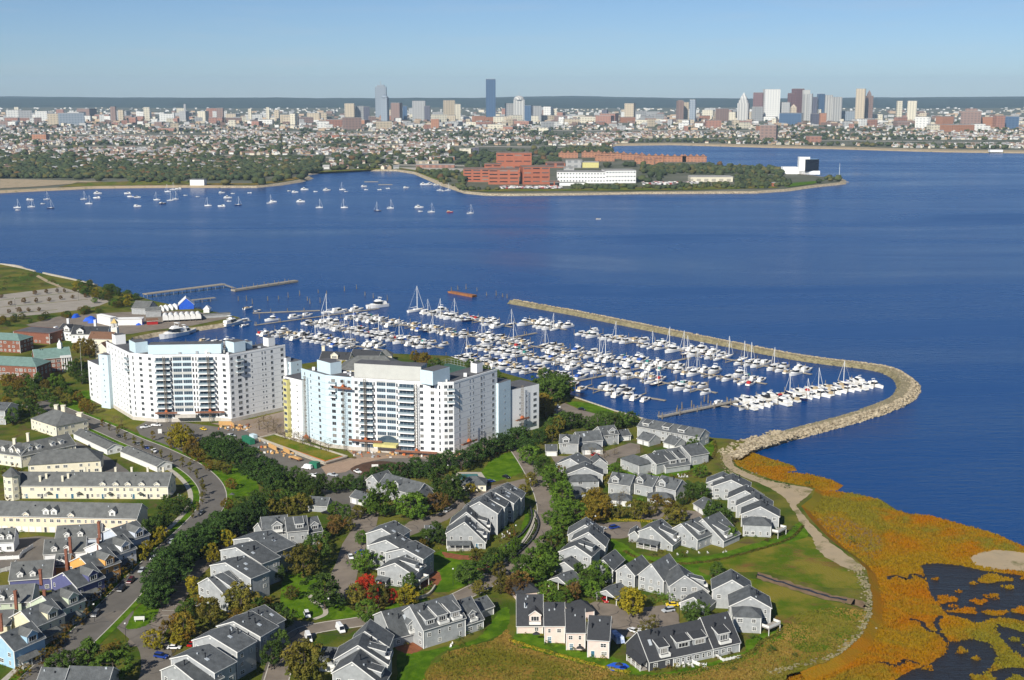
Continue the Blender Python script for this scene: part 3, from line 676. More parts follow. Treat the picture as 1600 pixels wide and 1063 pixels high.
        # ---- windows
        hF = min(eL, eR) if kind == 'g' else eL
        rz = math.atan2(u.y, u.x)
        fr = s.trim
        if garage:
            ng = max(1, int(w / 3.6))
            gw = min(2.7 if ng > 1 else 4.6, w / ng - 0.7)
            for k in range(ng): s.put('garage_door', panel_mesh('garage_door', gw, min(2.3, eL - .4), M_GDOOR if garage is True else garage, 4), a + u * (w * (k + .5) / ng), 0.05, rz, wobj)
        elif 'F' in wins and not open_front:
            top = max(eL, eR) if kind == 'g' else eL
            nf = floors or max(1, int((top + 0.6) / 2.9))
            for f in range(nf):
                zc = 1.6 + f * 2.85
                if kind == 'g' and f == nf - 1 and ridge - zc > 4.2 and nf < 3: pass
                nc = max(1, int(w / (wgap or 3.4)))
                for k in range(nc):
                    if s.r.random() < 0.22: continue
                    x = w * (k + .5) / nc + s.r.uniform(-.25, .25)
                    lim = (eL + (ridge - eL) * min(1, x / (w * t)) if x < w * t else eR + (ridge - eR) * min(1, (w - x) / (w * (1 - t)))) if kind == 'g' else eL
                    if zc + 0.9 > lim: continue
                    ww = s.r.choice((wsize * .65, wsize, wsize, wsize * 1.35)); cc = 2 if ww > 1.2 else 1
                    s.put('window', window_mesh(ww, wsize, fr, cc, 2), a + u * x, zc, rz, wobj)
            if kind == 'g' and ridge - (eL + eR) / 2 > 2.6:
                s.put('gable_vent', vent_mesh(), a + u * (w * t), ridge - 1.25, rz, wobj)
        for side in 'RL':
            if side in wins and kind != 'none':
                p0 = b if side == 'R' else a + nrm * dep
                d = nrm if side == 'R' else -nrm
                h = (eR if kind == 'g' else eL) if side == 'R' else eL
                nf = floors or max(1, int((h + 0.5) / 2.9)); nc = max(1, int(dep / 3.8))
                rs = math.atan2(d.y, d.x)
                for f in range(nf):
                    zc = 1.6 + f * 2.85
                    if zc + .9 > h + (0.6 if kind == 'e' else 0): continue
                    for k in range(nc):
                        if s.r.random() < .25: continue
                        ww = s.r.choice((1.0, 1.5, 2.0)); s.put('window', window_mesh(ww, wsize, fr, 2 if ww > 1.2 else 1, 2), p0 + d * (dep * (k + .5) / nc), zc, rs, wobj)
        # slope frame of the front or right-hand slope, for dormers, pipes, skylights
        if kind == 'e': fr_ = (a, u, nrm, w, dep * t, eL, ridge)
        elif kind == 'g': fr_ = (b, nrm, -u, dep, w * (1 - t), eR, ridge)
        else: fr_ = None
        if fr_:
            p0, al, inn, Ln, run, ze, zr = fr_
            for k in range(pipes):
                x, q = Ln * s.r.uniform(.15, .85), s.r.uniform(.45, .9); z = ze + (zr - ze) * q; p = X(p0 + al * x + inn * (run * q), z)
                tb = MB(); tb.tube(p, (p[0], p[1], p[2] + 1.7), 0.2, 0.2, 6); tb.tube((p[0], p[1], p[2] + 1.7), (p[0], p[1], p[2] + 2.0), 0.3, 0.3, 6); s.part('stove_pipe', tb, M_PIPE, robj)
            for k in range(2 if rake else 0):
                x, q = Ln * s.r.uniform(.1, .9), s.r.uniform(.6, .95); z = ze + (zr - ze) * q; p = X(p0 + al * x + inn * (run * q), z); vb = MB(); vb.box(p[0] - .22, p[1] - .22, z, p[0] + .22, p[1] + .22, z + .62); s.part('roof_vent', vb, s.r.choice((M_PIPE, M_SKYL)), robj)
            for k in range(sky):
                x, q = Ln * s.r.uniform(.2, .8), s.r.uniform(.35, .65)
                cs = []
                for dx, dq in ((-.5, -.7), (.5, -.7), (.5, .7), (-.5, .7)):
                    qq = q + dq / run; cs.append(X(p0 + al * (x + dx) + inn * (run * qq), ze + (zr - ze) * qq + 0.42))
                sb = MB(); sb.slab(cs, 0.25); s.part('skylight', sb, M_SKYL, robj)
        return dict(a=a, b=b, u=u, n=nrm, w=w, robj=robj, wobj=wobj, slope=fr_)
    def dormer(s, U, x, wd=3.0, h=2.0, q=0.12, kind='shed', balcony=False, roof=None):
        p0, al, inn, Ln, run, ze, zr = U['slope']; k = (zr - ze) / run
        cx = Ln * x; f0 = run * q; zf = ze + k * f0 + 0.05
        P = lambda dx, din, z: s.loc(p0 + al * (cx + dx) + inn * din, z)
        h = min(h, (zr - zf) * 0.85)
        zt = zf + h; hw = wd / 2
        mb = MB()
        if kind == 'shed':
            back = min(run, f0 + (h + 0.2) / max(k - 0.28, 0.2)); zb = min(zr + 0.05, zt + (back - f0) * 0.28)
            mb.poly([P(-hw, f0, zf - .6), P(hw, f0, zf - .6), P(hw, f0, zt), P(-hw, f0, zt)])
            for sx in (-hw, hw): mb.poly([P(sx, f0, zf - .6), P(sx, f0, zt), P(sx, back, zb)])
            d = s.part('dormer', mb, s.wall if not roof else s.wall, U['robj'])
            rb = MB(); e = .25
            rb.slab([P(-hw - e, f0 - e, zt + .12), P(hw + e, f0 - e, zt + .12), P(hw + e, back, zb + .15), P(-hw - e, back, zb + .15)], .2)
            s.part('dormer_roof', rb, roof or s.roof, d)
            tb = MB()
            for sx in (-hw - e, hw + e): 
                q4 = [P(sx - .06, f0 - e, zt - .14), P(sx + .06, f0 - e, zt - .14), P(sx + .06, back, zb - .12), P(sx - .06, back, zb - .12)]
                tb.hexa(q4 + [(p[0], p[1], p[2] + .3) for p in q4])
            q4 = [P(-hw - e, f0 - e - .05, zt - .14), P(hw + e, f0 - e - .05, zt - .14), P(hw + e, f0 - e + .03, zt - .14), P(-hw - e, f0 - e + .03, zt - .14)]
            tb.hexa(q4 + [(p[0], p[1], p[2] + .28) for p in q4]); s.part('dormer_trim', tb, s.trim, d)
        else:
            pk = zt + wd * 0.38; zr2 = min(pk, zr); back = min(run, f0 + (pk - zf) / k); backe = min(run, f0 + h / k)
            mb.poly([P(-hw, f0, zf - .6), P(hw, f0, zf - .6), P(hw, f0, zt), P(0, f0, pk), P(-hw, f0, zt)])
            for sx in (-hw, hw): mb.poly([P(sx, f0, zf - .6), P(sx, f0, zt), P(sx, backe, zt)])
            d = s.part('dormer', mb, s.trim if kind == 'doghouse' else s.wall, U['robj'])
            rb = MB(); e = .25
            for sx in (-1, 1): rb.slab([P(0, f0 - e, pk + .15), P(sx * (hw + e), f0 - e, zt), P(sx * (hw + e), backe, zt), P(0, back, pk + .15)], .14)
            s.part('dormer_roof', rb, roof or s.roof, d)
            tb = MB()
            for sx in (-1, 1):
                q4 = [P(0, f0 - e - .07, pk - .1), P(sx * (hw + e), f0 - e - .07, zt - .25), P(sx * (hw + e), f0 - e + .01, zt - .25), P(0, f0 - e + .01, pk - .1)]
                tb.hexa(q4 + [(p[0], p[1], p[2] + .3) for p in q4])
            s.part('dormer_trim', tb, s.trim, d)
        rz = math.atan2(al.y, al.x)
        pw = p0 + al * cx + inn * f0
        s.put('window', window_mesh(wd * (.72 if kind != 'doghouse' else .5), h * .72, s.trim, 3 if wd > 2.6 else 2, 2 if kind == 'doghouse' else 1), pw, zf + h * .48, rz, d)
        if balcony:
            bb = MB(); o = 1.5; z0 = zf - .15
            bb.slab([P(-hw, f0 - o, z0), P(hw, f0 - o, z0), P(hw, f0, z0), P(-hw, f0, z0)], .25)
            for (x0, y0, x1, y1) in ((-hw, f0 - o, hw, f0 - o), (-hw, f0 - o, -hw, f0), (hw, f0 - o, hw, f0)):
                for zz in (z0, z0 + .35, z0 + .8):
                    A_, B_ = P(x0, y0, zz), P(x1, y1, zz); bb.tube(A_, B_, .07, .07, 4)
                bb.poly([P(x0, y0, z0), P(x1, y1, z0), P(x1, y1, z0 + .8), P(x0, y0, z0 + .8)])
            s.part('balcony', bb, s.trim, d)
    def porch(s, A, B, d=2.4, h=2.6, roof=None, rise=.9):
        a, b = G(*A), G(*B); a.z = b.z = 0; u = (b - a); w = u.length; u.normalize(); n = Vector((u.y, -u.x, 0))
        X = lambda x, y, z: s.loc(a + u * x + n * y, z)
        rb = MB(); rb.slab([X(-.3, d + .3, h), X(w + .3, d + .3, h), X(w + .3, 0, h + rise), X(-.3, 0, h + rise)], .2)
        pr = s.part('porch_roof', rb, roof or s.roof)
        k = max(2, int(w / 2.4) + 1)
        for i in range(k):
            pb = MB(); q = X(w * i / (k - 1), d, 0); pb.box(q[0] - .11, q[1] - .11, 0, q[0] + .11, q[1] + .11, h - .1); s.part('porch_post', pb, s.trim, pr)
        fb = MB(); fb.slab([X(0, d, .4), X(w, d, .4), X(w, 0, .4), X(0, 0, .4)], .4); s.part('porch_floor', fb, M_DECK, pr)
        lb = MB()
        for zz in (.55, 1.25):
            lb.tube(X(0, d, zz), X(w, d, zz), .06, .06, 4); lb.tube(X(0, 0, zz), X(0, d, zz), .06, .06, 4)
        for i in range(int(w / .5)): lb.tube(X(i * .5, d, .5), X(i * .5, d, 1.25), .03, .03, 3, cap=False)
        s.part('porch_rail', lb, s.trim, pr)
    def deck(s, A, B, d=3.0, z=.5, rail=True):
        a, b = G(*A), G(*B); a.z = b.z = 0; u = (b - a); w = u.length; u.normalize(); n = Vector((u.y, -u.x, 0))
        X = lambda x, y, zz: s.loc(a + u * x + n * y, zz)
        fb = MB(); fb.slab([X(0, d, z), X(w, d, z), X(w, 0, z), X(0, 0, z)], .25); o = s.part('deck', fb, M_DECK)
        if z > 1.5:
            for x in (0.1, w - .1):
                pb = MB(); q = X(x, d - .1, 0); pb.box(q[0] - .1, q[1] - .1, 0, q[0] + .1, q[1] + .1, z - .2); s.part('deck_post', pb, s.trim, o)
        if rail:
            lb = MB()
            for (x0, y0, x1, y1) in ((0, d, w, d), (0, 0, 0, d), (w, 0, w, d)):
                lb.poly([X(x0, y0, z + .15), X(x1, y1, z + .15), X(x1, y1, z + 1.0), X(x0, y0, z + 1.0)]); lb.tube(X(x0, y0, z + 1.05), X(x1, y1, z + 1.05), .07, .07, 4)
            s.part('deck_rail', lb, s.trim, o)
    def door(s, U, x, m=None, hood=True, w=1.1):
        rz = math.atan2(U['u'].y, U['u'].x); p = U['a'] + U['u'] * x
        d = s.put('door', panel_mesh('door', w, 2.2, m or M_TRIM, 2), p, 0.1, rz, U['wobj'])
        if hood:
            mb = MB(); X = lambda dx, dy, z: s.loc(p + U['u'] * dx - U['n'] * dy, z)
            for sx in (-1, 1): mb.slab([X(0, 1.3, 3.5), X(sx * 1.2, 1.3, 2.75), X(sx * 1.2, 0, 2.75), X(0, 0, 3.5)], .15)
            mb.poly([X(-1.1, 1.25, 2.72), X(1.1, 1.25, 2.72), X(0, 1.25, 3.4)])
            s.part('door_hood', mb, s.roof, d)
    def chimney(s, px, py, h0, h1, w=1.0, m=None):
        p = G(px, py); X = s.loc(p, 0); mb = MB(); mb.box(X[0] - w / 2, X[1] - w / 2, h0, X[0] + w / 2, X[1] + w / 2, h1)
        c = s.part('chimney', mb, m or M_BRICK)
        cb = MB(); cb.box(X[0] - w * .62, X[1] - w * .62, h1, X[0] + w * .62, X[1] + w * .62, h1 + .25); s.part('chimney_cap', cb, m or M_BRICK, c)
VENT = []
def vent_mesh():
    if not VENT:
        mb = MB(); n = 8
        pts = [(0.42 * math.cos(math.pi * i / n), 0.0, 0.42 * math.sin(math.pi * i / n)) for i in range(n + 1)]
        mb.poly([(x, -.09, z) for x, _, z in pts]); mb.faces([(x, -.09, z) for x, _, z in pts] + [(x, .01, z) for x, _, z in pts], [(i, i + 1, n + 2 + i, n + 1 + i) for i in range(n)])
        VENT.append(mb.mesh('gable_vent', M_TRIM))
    return VENT[0]

LM = []          # landmarks for describing trees and cars: (phrase, point)
def mark(phrase, px, py): LM.append((phrase, G(px, py)))
GT = 'grey townhouse blocks'
# --- stepped block by the red maples
h = House('townhouse_block', 'grey stepped townhouse block of four gables behind the red maple trees', 'townhouse', (618, 905), GT, seed=1)
h.unit((574, 871), (622, 879), 10, 10, 13, pipes=1, sky=1)
h.unit((577, 889), (632, 898), 9, 9.6, 12.8, pipes=2, sky=1)
h.unit((603, 897), (661, 907), 9, 8.6, 11.5, pipes=1, sky=1)
U = h.unit((591, 912), (646, 921), 10, 5.8, 9.2, pipes=1); h.dormer(U, .5, 3, 2.0, balcony=True); h.porch((592, 913), (608, 916)); h.deck((648, 920), (662, 912), 2.5, 2.9)
mark('the four-gabled grey block', 618, 900)
# --- block with porch
h = House('townhouse_block', 'grey townhouse block with front porch stepping up to tall rear units beside curved road', 'townhouse', (755, 835), GT, seed=2)
h.unit((760, 802), (814, 806), 8, 8, 12, pipes=1, sky=1)
h.unit((748, 811), (802, 816), 9, 8.5, 12.5, pipes=1, sky=2)
h.unit((733, 822), (788, 826), 8, 9.5, 13.2, pipes=2, sky=1)
h.unit((722, 832), (777, 836), 9, 9.5, 14, pipes=1, sky=1)
U = h.unit((704, 843), (764, 844), 9, 6.5, 12, eR=4, t=.42, pipes=1); h.dormer(U, .5, 4, 2.2, balcony=True)
U = h.unit((698, 857), (758, 858), 8, 6.5, 11.3, eR=3, t=.47, pipes=1, sky=1); h.dormer(U, .6, 3.4, 2.0, balcony=True)
h.porch((700, 858), (735, 858)); h.door(U, 12.5, M_TEALD, False)
mark('the porch-fronted grey block', 745, 845)
h = House('garage', 'small grey garage with blue door beside the porch-fronted block', 'garage', (676, 846), None, seed=3)
h.unit((664, 846), (688, 846), 7, 3, 5.6, kind='e', garage=M_TEALD, wins='')
# --- house behind the big green trees
h = House('townhouse_block', 'grey gabled house half hidden behind big green trees below the towers', 'house', (620, 785), GT, seed=4)
U = h.unit((592, 776), (650, 792), 11, 5.6, 9.6, kind='e', wins='FR', sky=1); h.dormer(U, .45, 3, 2, kind='gable')
h.unit((573, 768), (592, 773), 10, 5.6, 8.6, wins='FL')
U = h.unit((641, 797), (663, 801), 9, 5.2, 8.8, wins='FR')
mark('the house under big green trees', 620, 785)
h = House('garage', 'detached grey garage with wide white door in the inner court', 'garage', (558, 790), None, seed=5)
h.unit((548, 786), (569, 792), 7, 3, 5.2, kind='e', garage=True, wins='')
h = House('pool_house', 'low grey hip-roofed pool house behind the porch-fronted block', 'pool house', (740, 768), None, seed=6)
h.unit((722, 768), (759, 768), 10, 3.2, 6, kind='hip', wins='FR', wall=M_CREAM)
sheet('pool_terrace', [(696, 752), (716, 738), (752, 738), (762, 752)], LAND + 0.05, M_CONC)
sheet('swimming_pool', [(706, 750), (720, 741), (746, 741), (750, 750)], LAND + 0.09, mat('teal pool cover', (0.05, 0.16, 0.16), 0.6, 0.1, 0.3))
# --- dark block along the parking lane
h = House('townhouse_block', 'long grey block of staggered gables beside the tree-lined parking lane', 'townhouse', (370, 910), GT, seed=7)
h.unit((367, 879), (430, 900), 11, 9.4, 12.2, t=.4, pipes=2, sky=1, floors=3)
h.unit((347, 897), (410, 919), 9, 9.6, 12.8, t=.4, pipes=2, sky=1, floors=3)
h.unit((331, 921), (393, 942), 9, 9.4, 12.4, t=.4, pipes=1, sky=2, floors=3)
U = h.unit((312, 938), (357, 957), 9, 6.6, 10.2, eR=5.6, t=.35, sky=1); h.dormer(U, .5, 3.5, 2.2, balcony=True)
mark('the staggered parking-lane block', 370, 910)
h = House('townhouse_block', 'grey house with white-trimmed gables behind the dark tree row', 'house', (455, 848), GT, seed=8)
U = h.unit((412, 852), (452, 848), 12, 5.4, 10, kind='e'); h.dormer(U, .55, 4.2, 2.4, q=.05, kind='gable', balcony=True)
U = h.unit((450, 858), (482, 855), 12, 7.5, 11.4, kind='e'); h.dormer(U, .6, 3.4, 2, kind='shed')
U = h.unit((482, 853), (504, 849), 12, 5.6, 9.8, kind='e'); h.dormer(U, .5, 3.6, 2.2, kind='gable')
h.unit((398, 844), (412, 852), 8, 5.4, 8.4, wins='F')
mark('the white-gabled grey house', 455, 846)
h = House('garage', 'small grey cottage garage among the dark trees near the turning circle', 'garage', (497, 800), None, seed=9)
h.unit((482, 799), (511, 801), 7, 3, 5.8, kind='e', wins='F')
# --- bottom-left dark block
h = House('townhouse_block', 'dark grey block of stepped roofs with skylights at the bottom edge', 'townhouse', (335, 1040), GT, seed=10)
h.unit((365, 1003), (417, 1019), 9, 8.2, 11.2, t=.4, pipes=1, sky=1, floors=3)
h.unit((342, 1019), (408, 1036), 9, 9.2, 12.2, t=.4, pipes=2, sky=1, floors=3)
h.unit((304, 1043), (372, 1062), 9, 9.4, 12.6, t=.4, pipes=2, sky=1, floors=3)
h.unit((270, 1072), (337, 1095), 9, 9.2, 12.2, t=.4, pipes=1, sky=1, floors=3)
h.unit((254, 1079), (318, 1106), 8, 6.8, 10.5, t=.35, sky=1, pipes=1)
mark('the dark bottom-edge block', 335, 1035)
# --- bottom centre gables
h = House('townhouse_block', 'grey townhouse with three receding gables and a dark balcony at the bottom edge', 'townhouse', (565, 1060), GT, seed=11)
h.unit((548, 1040), (607, 1042), 9, 7, 12, t=.4)
U = h.unit((524, 1064), (606, 1066), 9, 7.4, 12.2, eR=6, t=.45, pipes=1, sky=1); h.dormer(U, .5, 3.6, 2.2, balcony=True)
U = h.unit((521, 1084), (598, 1090), 9, 7, 11, eR=4, t=.4, pipes=1, sky=1); h.dormer(U, .5, 3.6, 2.0)
h.unit((500, 1049), (526, 1051), 8, 4, 6.6, kind='e', garage=True, wins='')
mark('the three-gabled bottom house', 565, 1055)
# --- long eave-fronted block
h = House('townhouse_block', 'grey townhouse block with white balconies and dormers above a flower border', 'townhouse', (680, 1000), GT, seed=12)
U = h.unit((614, 1012), (661, 1000), 14, 3.4, 10, kind='e', eR=6.5, t=.55, pipes=1, sky=1, wins='FRL'); h.dormer(U, .7, 3.6, 2.6, q=.08, kind='gable', balcony=True)
U = h.unit((662, 1014), (727, 994), 16, 6.8, 12.4, kind='e', pipes=2, wins='FRL'); h.dormer(U, .2, 3.6, 2, q=.1); h.dormer(U, .48, 4, 2.4, q=.1, balcony=True); h.dormer(U, .8, 3.8, 2.2, q=.1, balcony=True)
U = h.unit((728, 992), (755, 983), 13, 3.8, 9.6, kind='e', eR=6, t=.55, pipes=1); h.dormer(U, .45, 3, 2.2, kind='gable', balcony=True)
mark('the white-balconied grey block', 680, 1000)
h = House('garage', 'grey garage at the end of the white-balconied block', 'garage', (762, 962), None, seed=13)
h.unit((752, 967), (771, 960), 8, 3.2, 5.8, kind='e', garage=M_SHIN, wins='')
# --- pink row
h = House('townhouse_block', 'pale pink row of four stepped townhouses with black roofs', 'townhouse', (880, 1008), None, M_PINK, M_ROOFB, seed=14)
U = h.unit((808, 990), (848, 990), 16, 3, 10.5, kind='e', t=.55, eR=5, pipes=2, sky=1, wins='F'); h.dormer(U, .7, 4, 2.6, q=.1, kind='gable', balcony=True)
for A, B in (((851, 1005), (882, 1005)), ((885, 1016), (914, 1016)), ((918, 1027), (951, 1029))):
    U = h.unit(A, B, 14, 6.4, 11.6, kind='e', pipes=1, wins='FR', wsize=1.5, wgap=2.9); h.door(U, 1.7, M_TEALD)
mark('the pink row', 880, 1005)
h = House('garage', 'black-roofed garage directly behind the pink row', 'garage', (910, 968), None, M_PINK, M_ROOFB, seed=15)
h.unit((893, 970), (928, 966), 8, 3, 5.8, kind='hip', wins='')
h = House('garage', 'black-roofed garage behind the left end of the pink row', 'garage', (825, 936), None, M_PINK, M_ROOFB, seed=16)
h.unit((808, 940), (842, 936), 8, 3, 5.6, kind='hip', wins='')
# --- black-roofed block
h = House('townhouse_block', 'long black-roofed block with white dormers facing the dry meadow', 'townhouse', (1085, 1030), None, M_SHIN, M_ROOFB, seed=17)
U = h.unit((1014, 1049), (1052, 1041), 15, 3.4, 10.4, kind='e', wins='FL', pipes=2, sky=1, wall=M_DARKW); h.dormer(U, .65, 3.6, 2.6, q=.12, balcony=True)
U = h.unit((1052.5, 1041), (1113, 1028), 15, 3.4, 10.4, kind='e', wins='F', pipes=1, wgap=2.2, rake=False); h.dormer(U, .3, 5.2, 2.3, q=.2); h.dormer(U, .72, 5.0, 2.3, q=.2)
U = h.unit((1114, 1028), (1155, 1018.5), 15, 3.6, 11.2, kind='e', wins='FR', pipes=1, wgap=2.6); h.dormer(U, .45, 4.4, 2.8, q=.12, balcony=True)
h.porch((990, 1030), (1011, 1047), 2.6)
mark('the black-roofed block', 1085, 1030)
# --- bay-fronted block
h = House('townhouse_block', 'grey block with rounded bay at its front corner beside the stream meadow', 'townhouse', (1165, 970), GT, seed=18)
h.unit((1113, 950), (1172, 953), 10, 7, 11, pipes=1, wins='FL')
h.unit((1140, 972), (1203, 975), 10, 6, 9.8, pipes=2, wins='FR')
h.unit((1146, 988), (1188, 990), 7.5, 6, 8.2, kind='hip', wins='FR')
h.deck((1190, 990), (1208, 982), 3, 2.6)
mark('the bay-fronted grey block', 1165, 970)
# --- hilltop cluster left
h = House('townhouse_block', 'grey townhouse of overlapping gables beside the long curved road', 'townhouse', (905, 880), GT, seed=19)
h.unit((888, 856), (940, 858), 9, 5.6, 10, pipes=1, sky=1)
h.unit((893, 867), (945, 871), 9, 6, 10, eR=4.5, pipes=2)
U = h.unit((874, 884), (923, 892), 10, 5.8, 9.2, pipes=1); h.dormer(U, .5, 3.4, 2)
mark('the overlapping-gabled grey house', 905, 878)
h = House('garage', 'closed grey garage below the overlapping-gabled house', 'garage', (882, 898), None, seed=20)
h.unit((867, 896), (897, 901), 7, 2.8, 5.2, wins='')
h = House('carport', 'open-fronted grey carport under the curved road', 'carport', (872, 921), 'open carports', seed=21)
h.unit((857, 917), (887, 926), 9, 2.7, 4.9, open_front=True)
h = House('carport', 'open-fronted grey carport sheltering a red car', 'carport', (947, 943), 'open carports', seed=22)
h.unit((932, 938), (963, 947), 9, 2.7, 4.9, open_front=True)
# --- gable row
h = House('townhouse_block', 'row of four pale grey gables with white edging behind the courtyard', 'townhouse', (1010, 925), GT, seed=23)
h.unit((928, 907), (957, 912), 12, 5.6, 8.8, wins='FL')
h.unit((963, 913), (991, 920), 12, 5.4, 8.6, wins='FL')
h.unit((998, 921), (1036, 931), 13, 6, 11.2, wins='FL')
U = h.unit((1046, 940), (1106, 938), 11, 6, 9.8, eR=3.6, t=.38, wins='FL'); h.dormer(U, .4, 3.6, 2.2, balcony=True)
mark('the row of four pale gables', 1010, 925)
h = House('garage', 'grey garage with yellow car parked beside it', 'garage', (1083, 958), None, seed=24)
h.unit((1063, 953), (1104, 962), 8, 2.8, 5.8, wins='')
# --- three gables with balconies
h = House('townhouse_block', 'three grey gables with white balconies above the sweeping green lawn', 'townhouse', (1060, 855), GT, seed=25)
U = h.unit((1088, 844), (1130, 856), 12, 7, 9.8, eR=3, t=.22, wins='F', sky=1); h.dormer(U, .35, 4, 2.2, balcony=True)
U = h.unit((1050, 848), (1089, 860), 12, 6, 9.2, eR=4.6, t=.35, pipes=1, sky=1); h.dormer(U, .4, 4, 1.8)
U = h.unit((998, 852), (1050, 862), 11, 6, 8.8, eR=2.8, t=.35, pipes=1, sky=1); h.dormer(U, .5, 4, 2.2, balcony=True)
h.unit((983, 847), (997, 848), 7, 3.2, 4.8, wins='', t=.6); h.porch((999, 853), (1030, 859))
mark('the three balconied gables', 1060, 855)
# --- shore block
h = House('townhouse_block', 'long grey block of stepped roofs facing the beach path and marsh', 'townhouse', (1160, 810), GT, seed=26)
h.unit((1104, 772), (1150, 775), 8, 5.4, 8.6, wins='FL')
h.unit((1113, 780), (1170, 784), 10, 6, 9.6, wins='FL', pipes=1)
h.unit((1137, 799), (1190, 803), 9, 6, 10, wins='FL', pipes=1)
h.unit((1150, 809), (1205, 813), 10, 5.4, 9.6, wins='FL', pipes=2)
h.unit((1158, 823), (1216, 827), 9, 5.6, 9.4, wins='FR', pipes=2)
h.unit((1161, 838), (1204, 840), 7.5, 5.2, 7.6, kind='hip', wins='FR', wgap=2.4)
h.deck((1206, 840), (1219, 833), 2.8, 2.6)
mark('the shore-facing grey block', 1160, 805)
h = House('garage', 'white-walled garage with grey roof behind the shore-facing block', 'garage', (1095, 800), None, seed=27)
h.unit((1084, 796), (1098, 805), 10, 2.7, 5, kind='e', garage=True, wins='')
# --- upper row A
h = House('townhouse_block', 'grey house with low front garage behind the roadside trees', 'townhouse', (905, 755), GT, seed=28)
h.unit((925, 742), (949, 741), 8, 5, 8, wins='FR')
h.unit((867, 744), (915, 750), 11, 5.6, 9.6)
h.unit((886, 757), (941, 758), 9, 5, 8.6, pipes=2)
h.unit((889, 770), (935, 769), 7.5, 5.4, 7.6, kind='hip', wins='FR')
h.unit((886, 779), (914, 780), 6, 2.7, 5, kind='hip', wins='')
mark('the house behind the roadside trees', 905, 755)
h = House('townhouse_block', 'three linked grey houses each with a front cross gable', 'townhouse', (1005, 778), GT, seed=29)
for A, B in (((951, 771), (984, 776)), ((991, 772), (1019, 778)), ((1025, 776), (1055, 783))):
    U = h.unit(A, B, 10, 5.2, 8.8, kind='e', wins='FR', pipes=1); h.dormer(U, .3, 3.6, 2.2, q=.02, kind='gable')
h.unit((949, 790), (985, 792), 7, 2.8, 5, kind='hip', garage=True, wins='')
h.unit((1012, 787), (1049, 789), 6, 2.8, 4.8, kind='hip', garage=True, wins='')
mark('the three cross-gabled houses', 1005, 778)
h = House('townhouse_block', 'grey block with angled roofs and patio above the hedge by the breakwater', 'townhouse', (1025, 735), GT, seed=30)
U = h.unit((1050, 716), (1079, 728), 11, 5, 8.4, wins='FR', pipes=1)
U = h.unit((1016, 728), (1040, 740), 14, 5.4, 8.8, eR=3, t=.3, wins='F', pipes=1); h.dormer(U, .35, 4.2, 2.2); h.dormer(U, .75, 3.6, 2.2)
U = h.unit((995, 732), (1025, 742), 12, 5.4, 8.6, wins='F')
h.unit((970, 732), (998, 743), 9, 5.2, 7.6, kind='hip', wins='F')
mark('the angled block above the hedge', 1025, 733)
h = House('townhouse_block', 'long grey waterfront block nearest the marina pier', 'townhouse', (1045, 690), GT, seed=31)
U = h.unit((996, 682), (1092, 700), 11, 5.6, 8.8, kind='e', wins='FR', wgap=2.8)
for x in (.12, .45, .7): h.dormer(U, x, 4, 1.6, q=.15)
h.unit((996, 693), (1014, 698), 9, 2.8, 5.6, kind='e', garage=True, wins=''); h.unit((1037, 699), (1054, 704), 9, 2.8, 5.8, kind='e', garage=True, wins='')
mark('the waterfront block by the pier', 1045, 690)
h = House('townhouse_block', 'grey row of linked houses in front of the marina car park', 'townhouse', (920, 705), GT, seed=32)
U = h.unit((874, 709), (903, 710), 10, 5.6, 8.8, kind='e', wins='FL'); h.dormer(U, .35, 3.6, 2.2, q=.02, kind='gable')
U = h.unit((904, 705), (941, 702), 10, 5, 8.8, kind='e', sky=1)
U = h.unit((942, 697), (966, 694), 11, 5.6, 9, kind='e'); h.dormer(U, .6, 3.6, 2.2, q=.02, kind='gable')
h.unit((911, 711), (941, 710), 7, 2.8, 5.2, kind='hip', garage=True, wins='')
mark('the linked car-park houses', 920, 704)
h = House('garage', 'grey garage with white doors at the left end of the linked houses', 'garage', (861, 713), None, seed=33)
h.unit((853, 713), (870, 713), 8, 2.8, 5, kind='e', garage=True, wins='')
h = House('garage', 'grey garage with white doors at the right end of the linked houses', 'garage', (976, 689), None, seed=34)
h.unit((967, 690), (985, 688), 8, 2.8, 5, kind='e', garage=True, wins='')

# --- cream rows, left
h = House('terrace_row', 'long cream terrace with a corner turret and grey roof', 'terrace', (150, 779), None, M_CREAM, M_ROOFL, seed=40)
U = h.unit((25, 779), (263, 780), 13, 6.2, 10.6, kind='e', wins='FR', wgap=3.0)
for x in (.575, .66, .74, .83, .93): h.dormer(U, x, 2.6, .9, q=-.02, kind='gable')
for k in range(11): h.door(U, 5 + k * 7.0, rnd.choice((M_REDD, M_TEALD, M_DARKW)))
for x, y, z in ((65, 777, 10.0), (75, 775.5, 10.6), (100, 777, 10.0), (109, 775.5, 10.6), (135, 770, 12), (160, 770, 12), (183, 770, 12), (208, 770, 12), (233, 770, 12), (257, 770, 12)): h.chimney(x, y, 6, z, .9, M_CREAM)
tb = MB(); c = h.loc(G(21, 779), 0); n8 = [(c[0] + 3.6 * math.cos(math.pi / 8 + i * math.pi / 4), c[1] + 3.6 * math.sin(math.pi / 8 + i * math.pi / 4)) for i in range(8)]
tb.prism(n8, 0, 11.5); tw = h.part('turret', tb, M_CREAM)
tb = MB(); n9 = [(c[0] + 4.3 * math.cos(math.pi / 8 + i * math.pi / 4), c[1] + 4.3 * math.sin(math.pi / 8 + i * math.pi / 4), 11.4) for i in range(8)]
tb.faces(n9 + [(c[0], c[1], 15)], [(i, (i + 1) % 8, 8) for i in range(8)]); h.part('turret_roof', tb, M_ROOFL, tw)
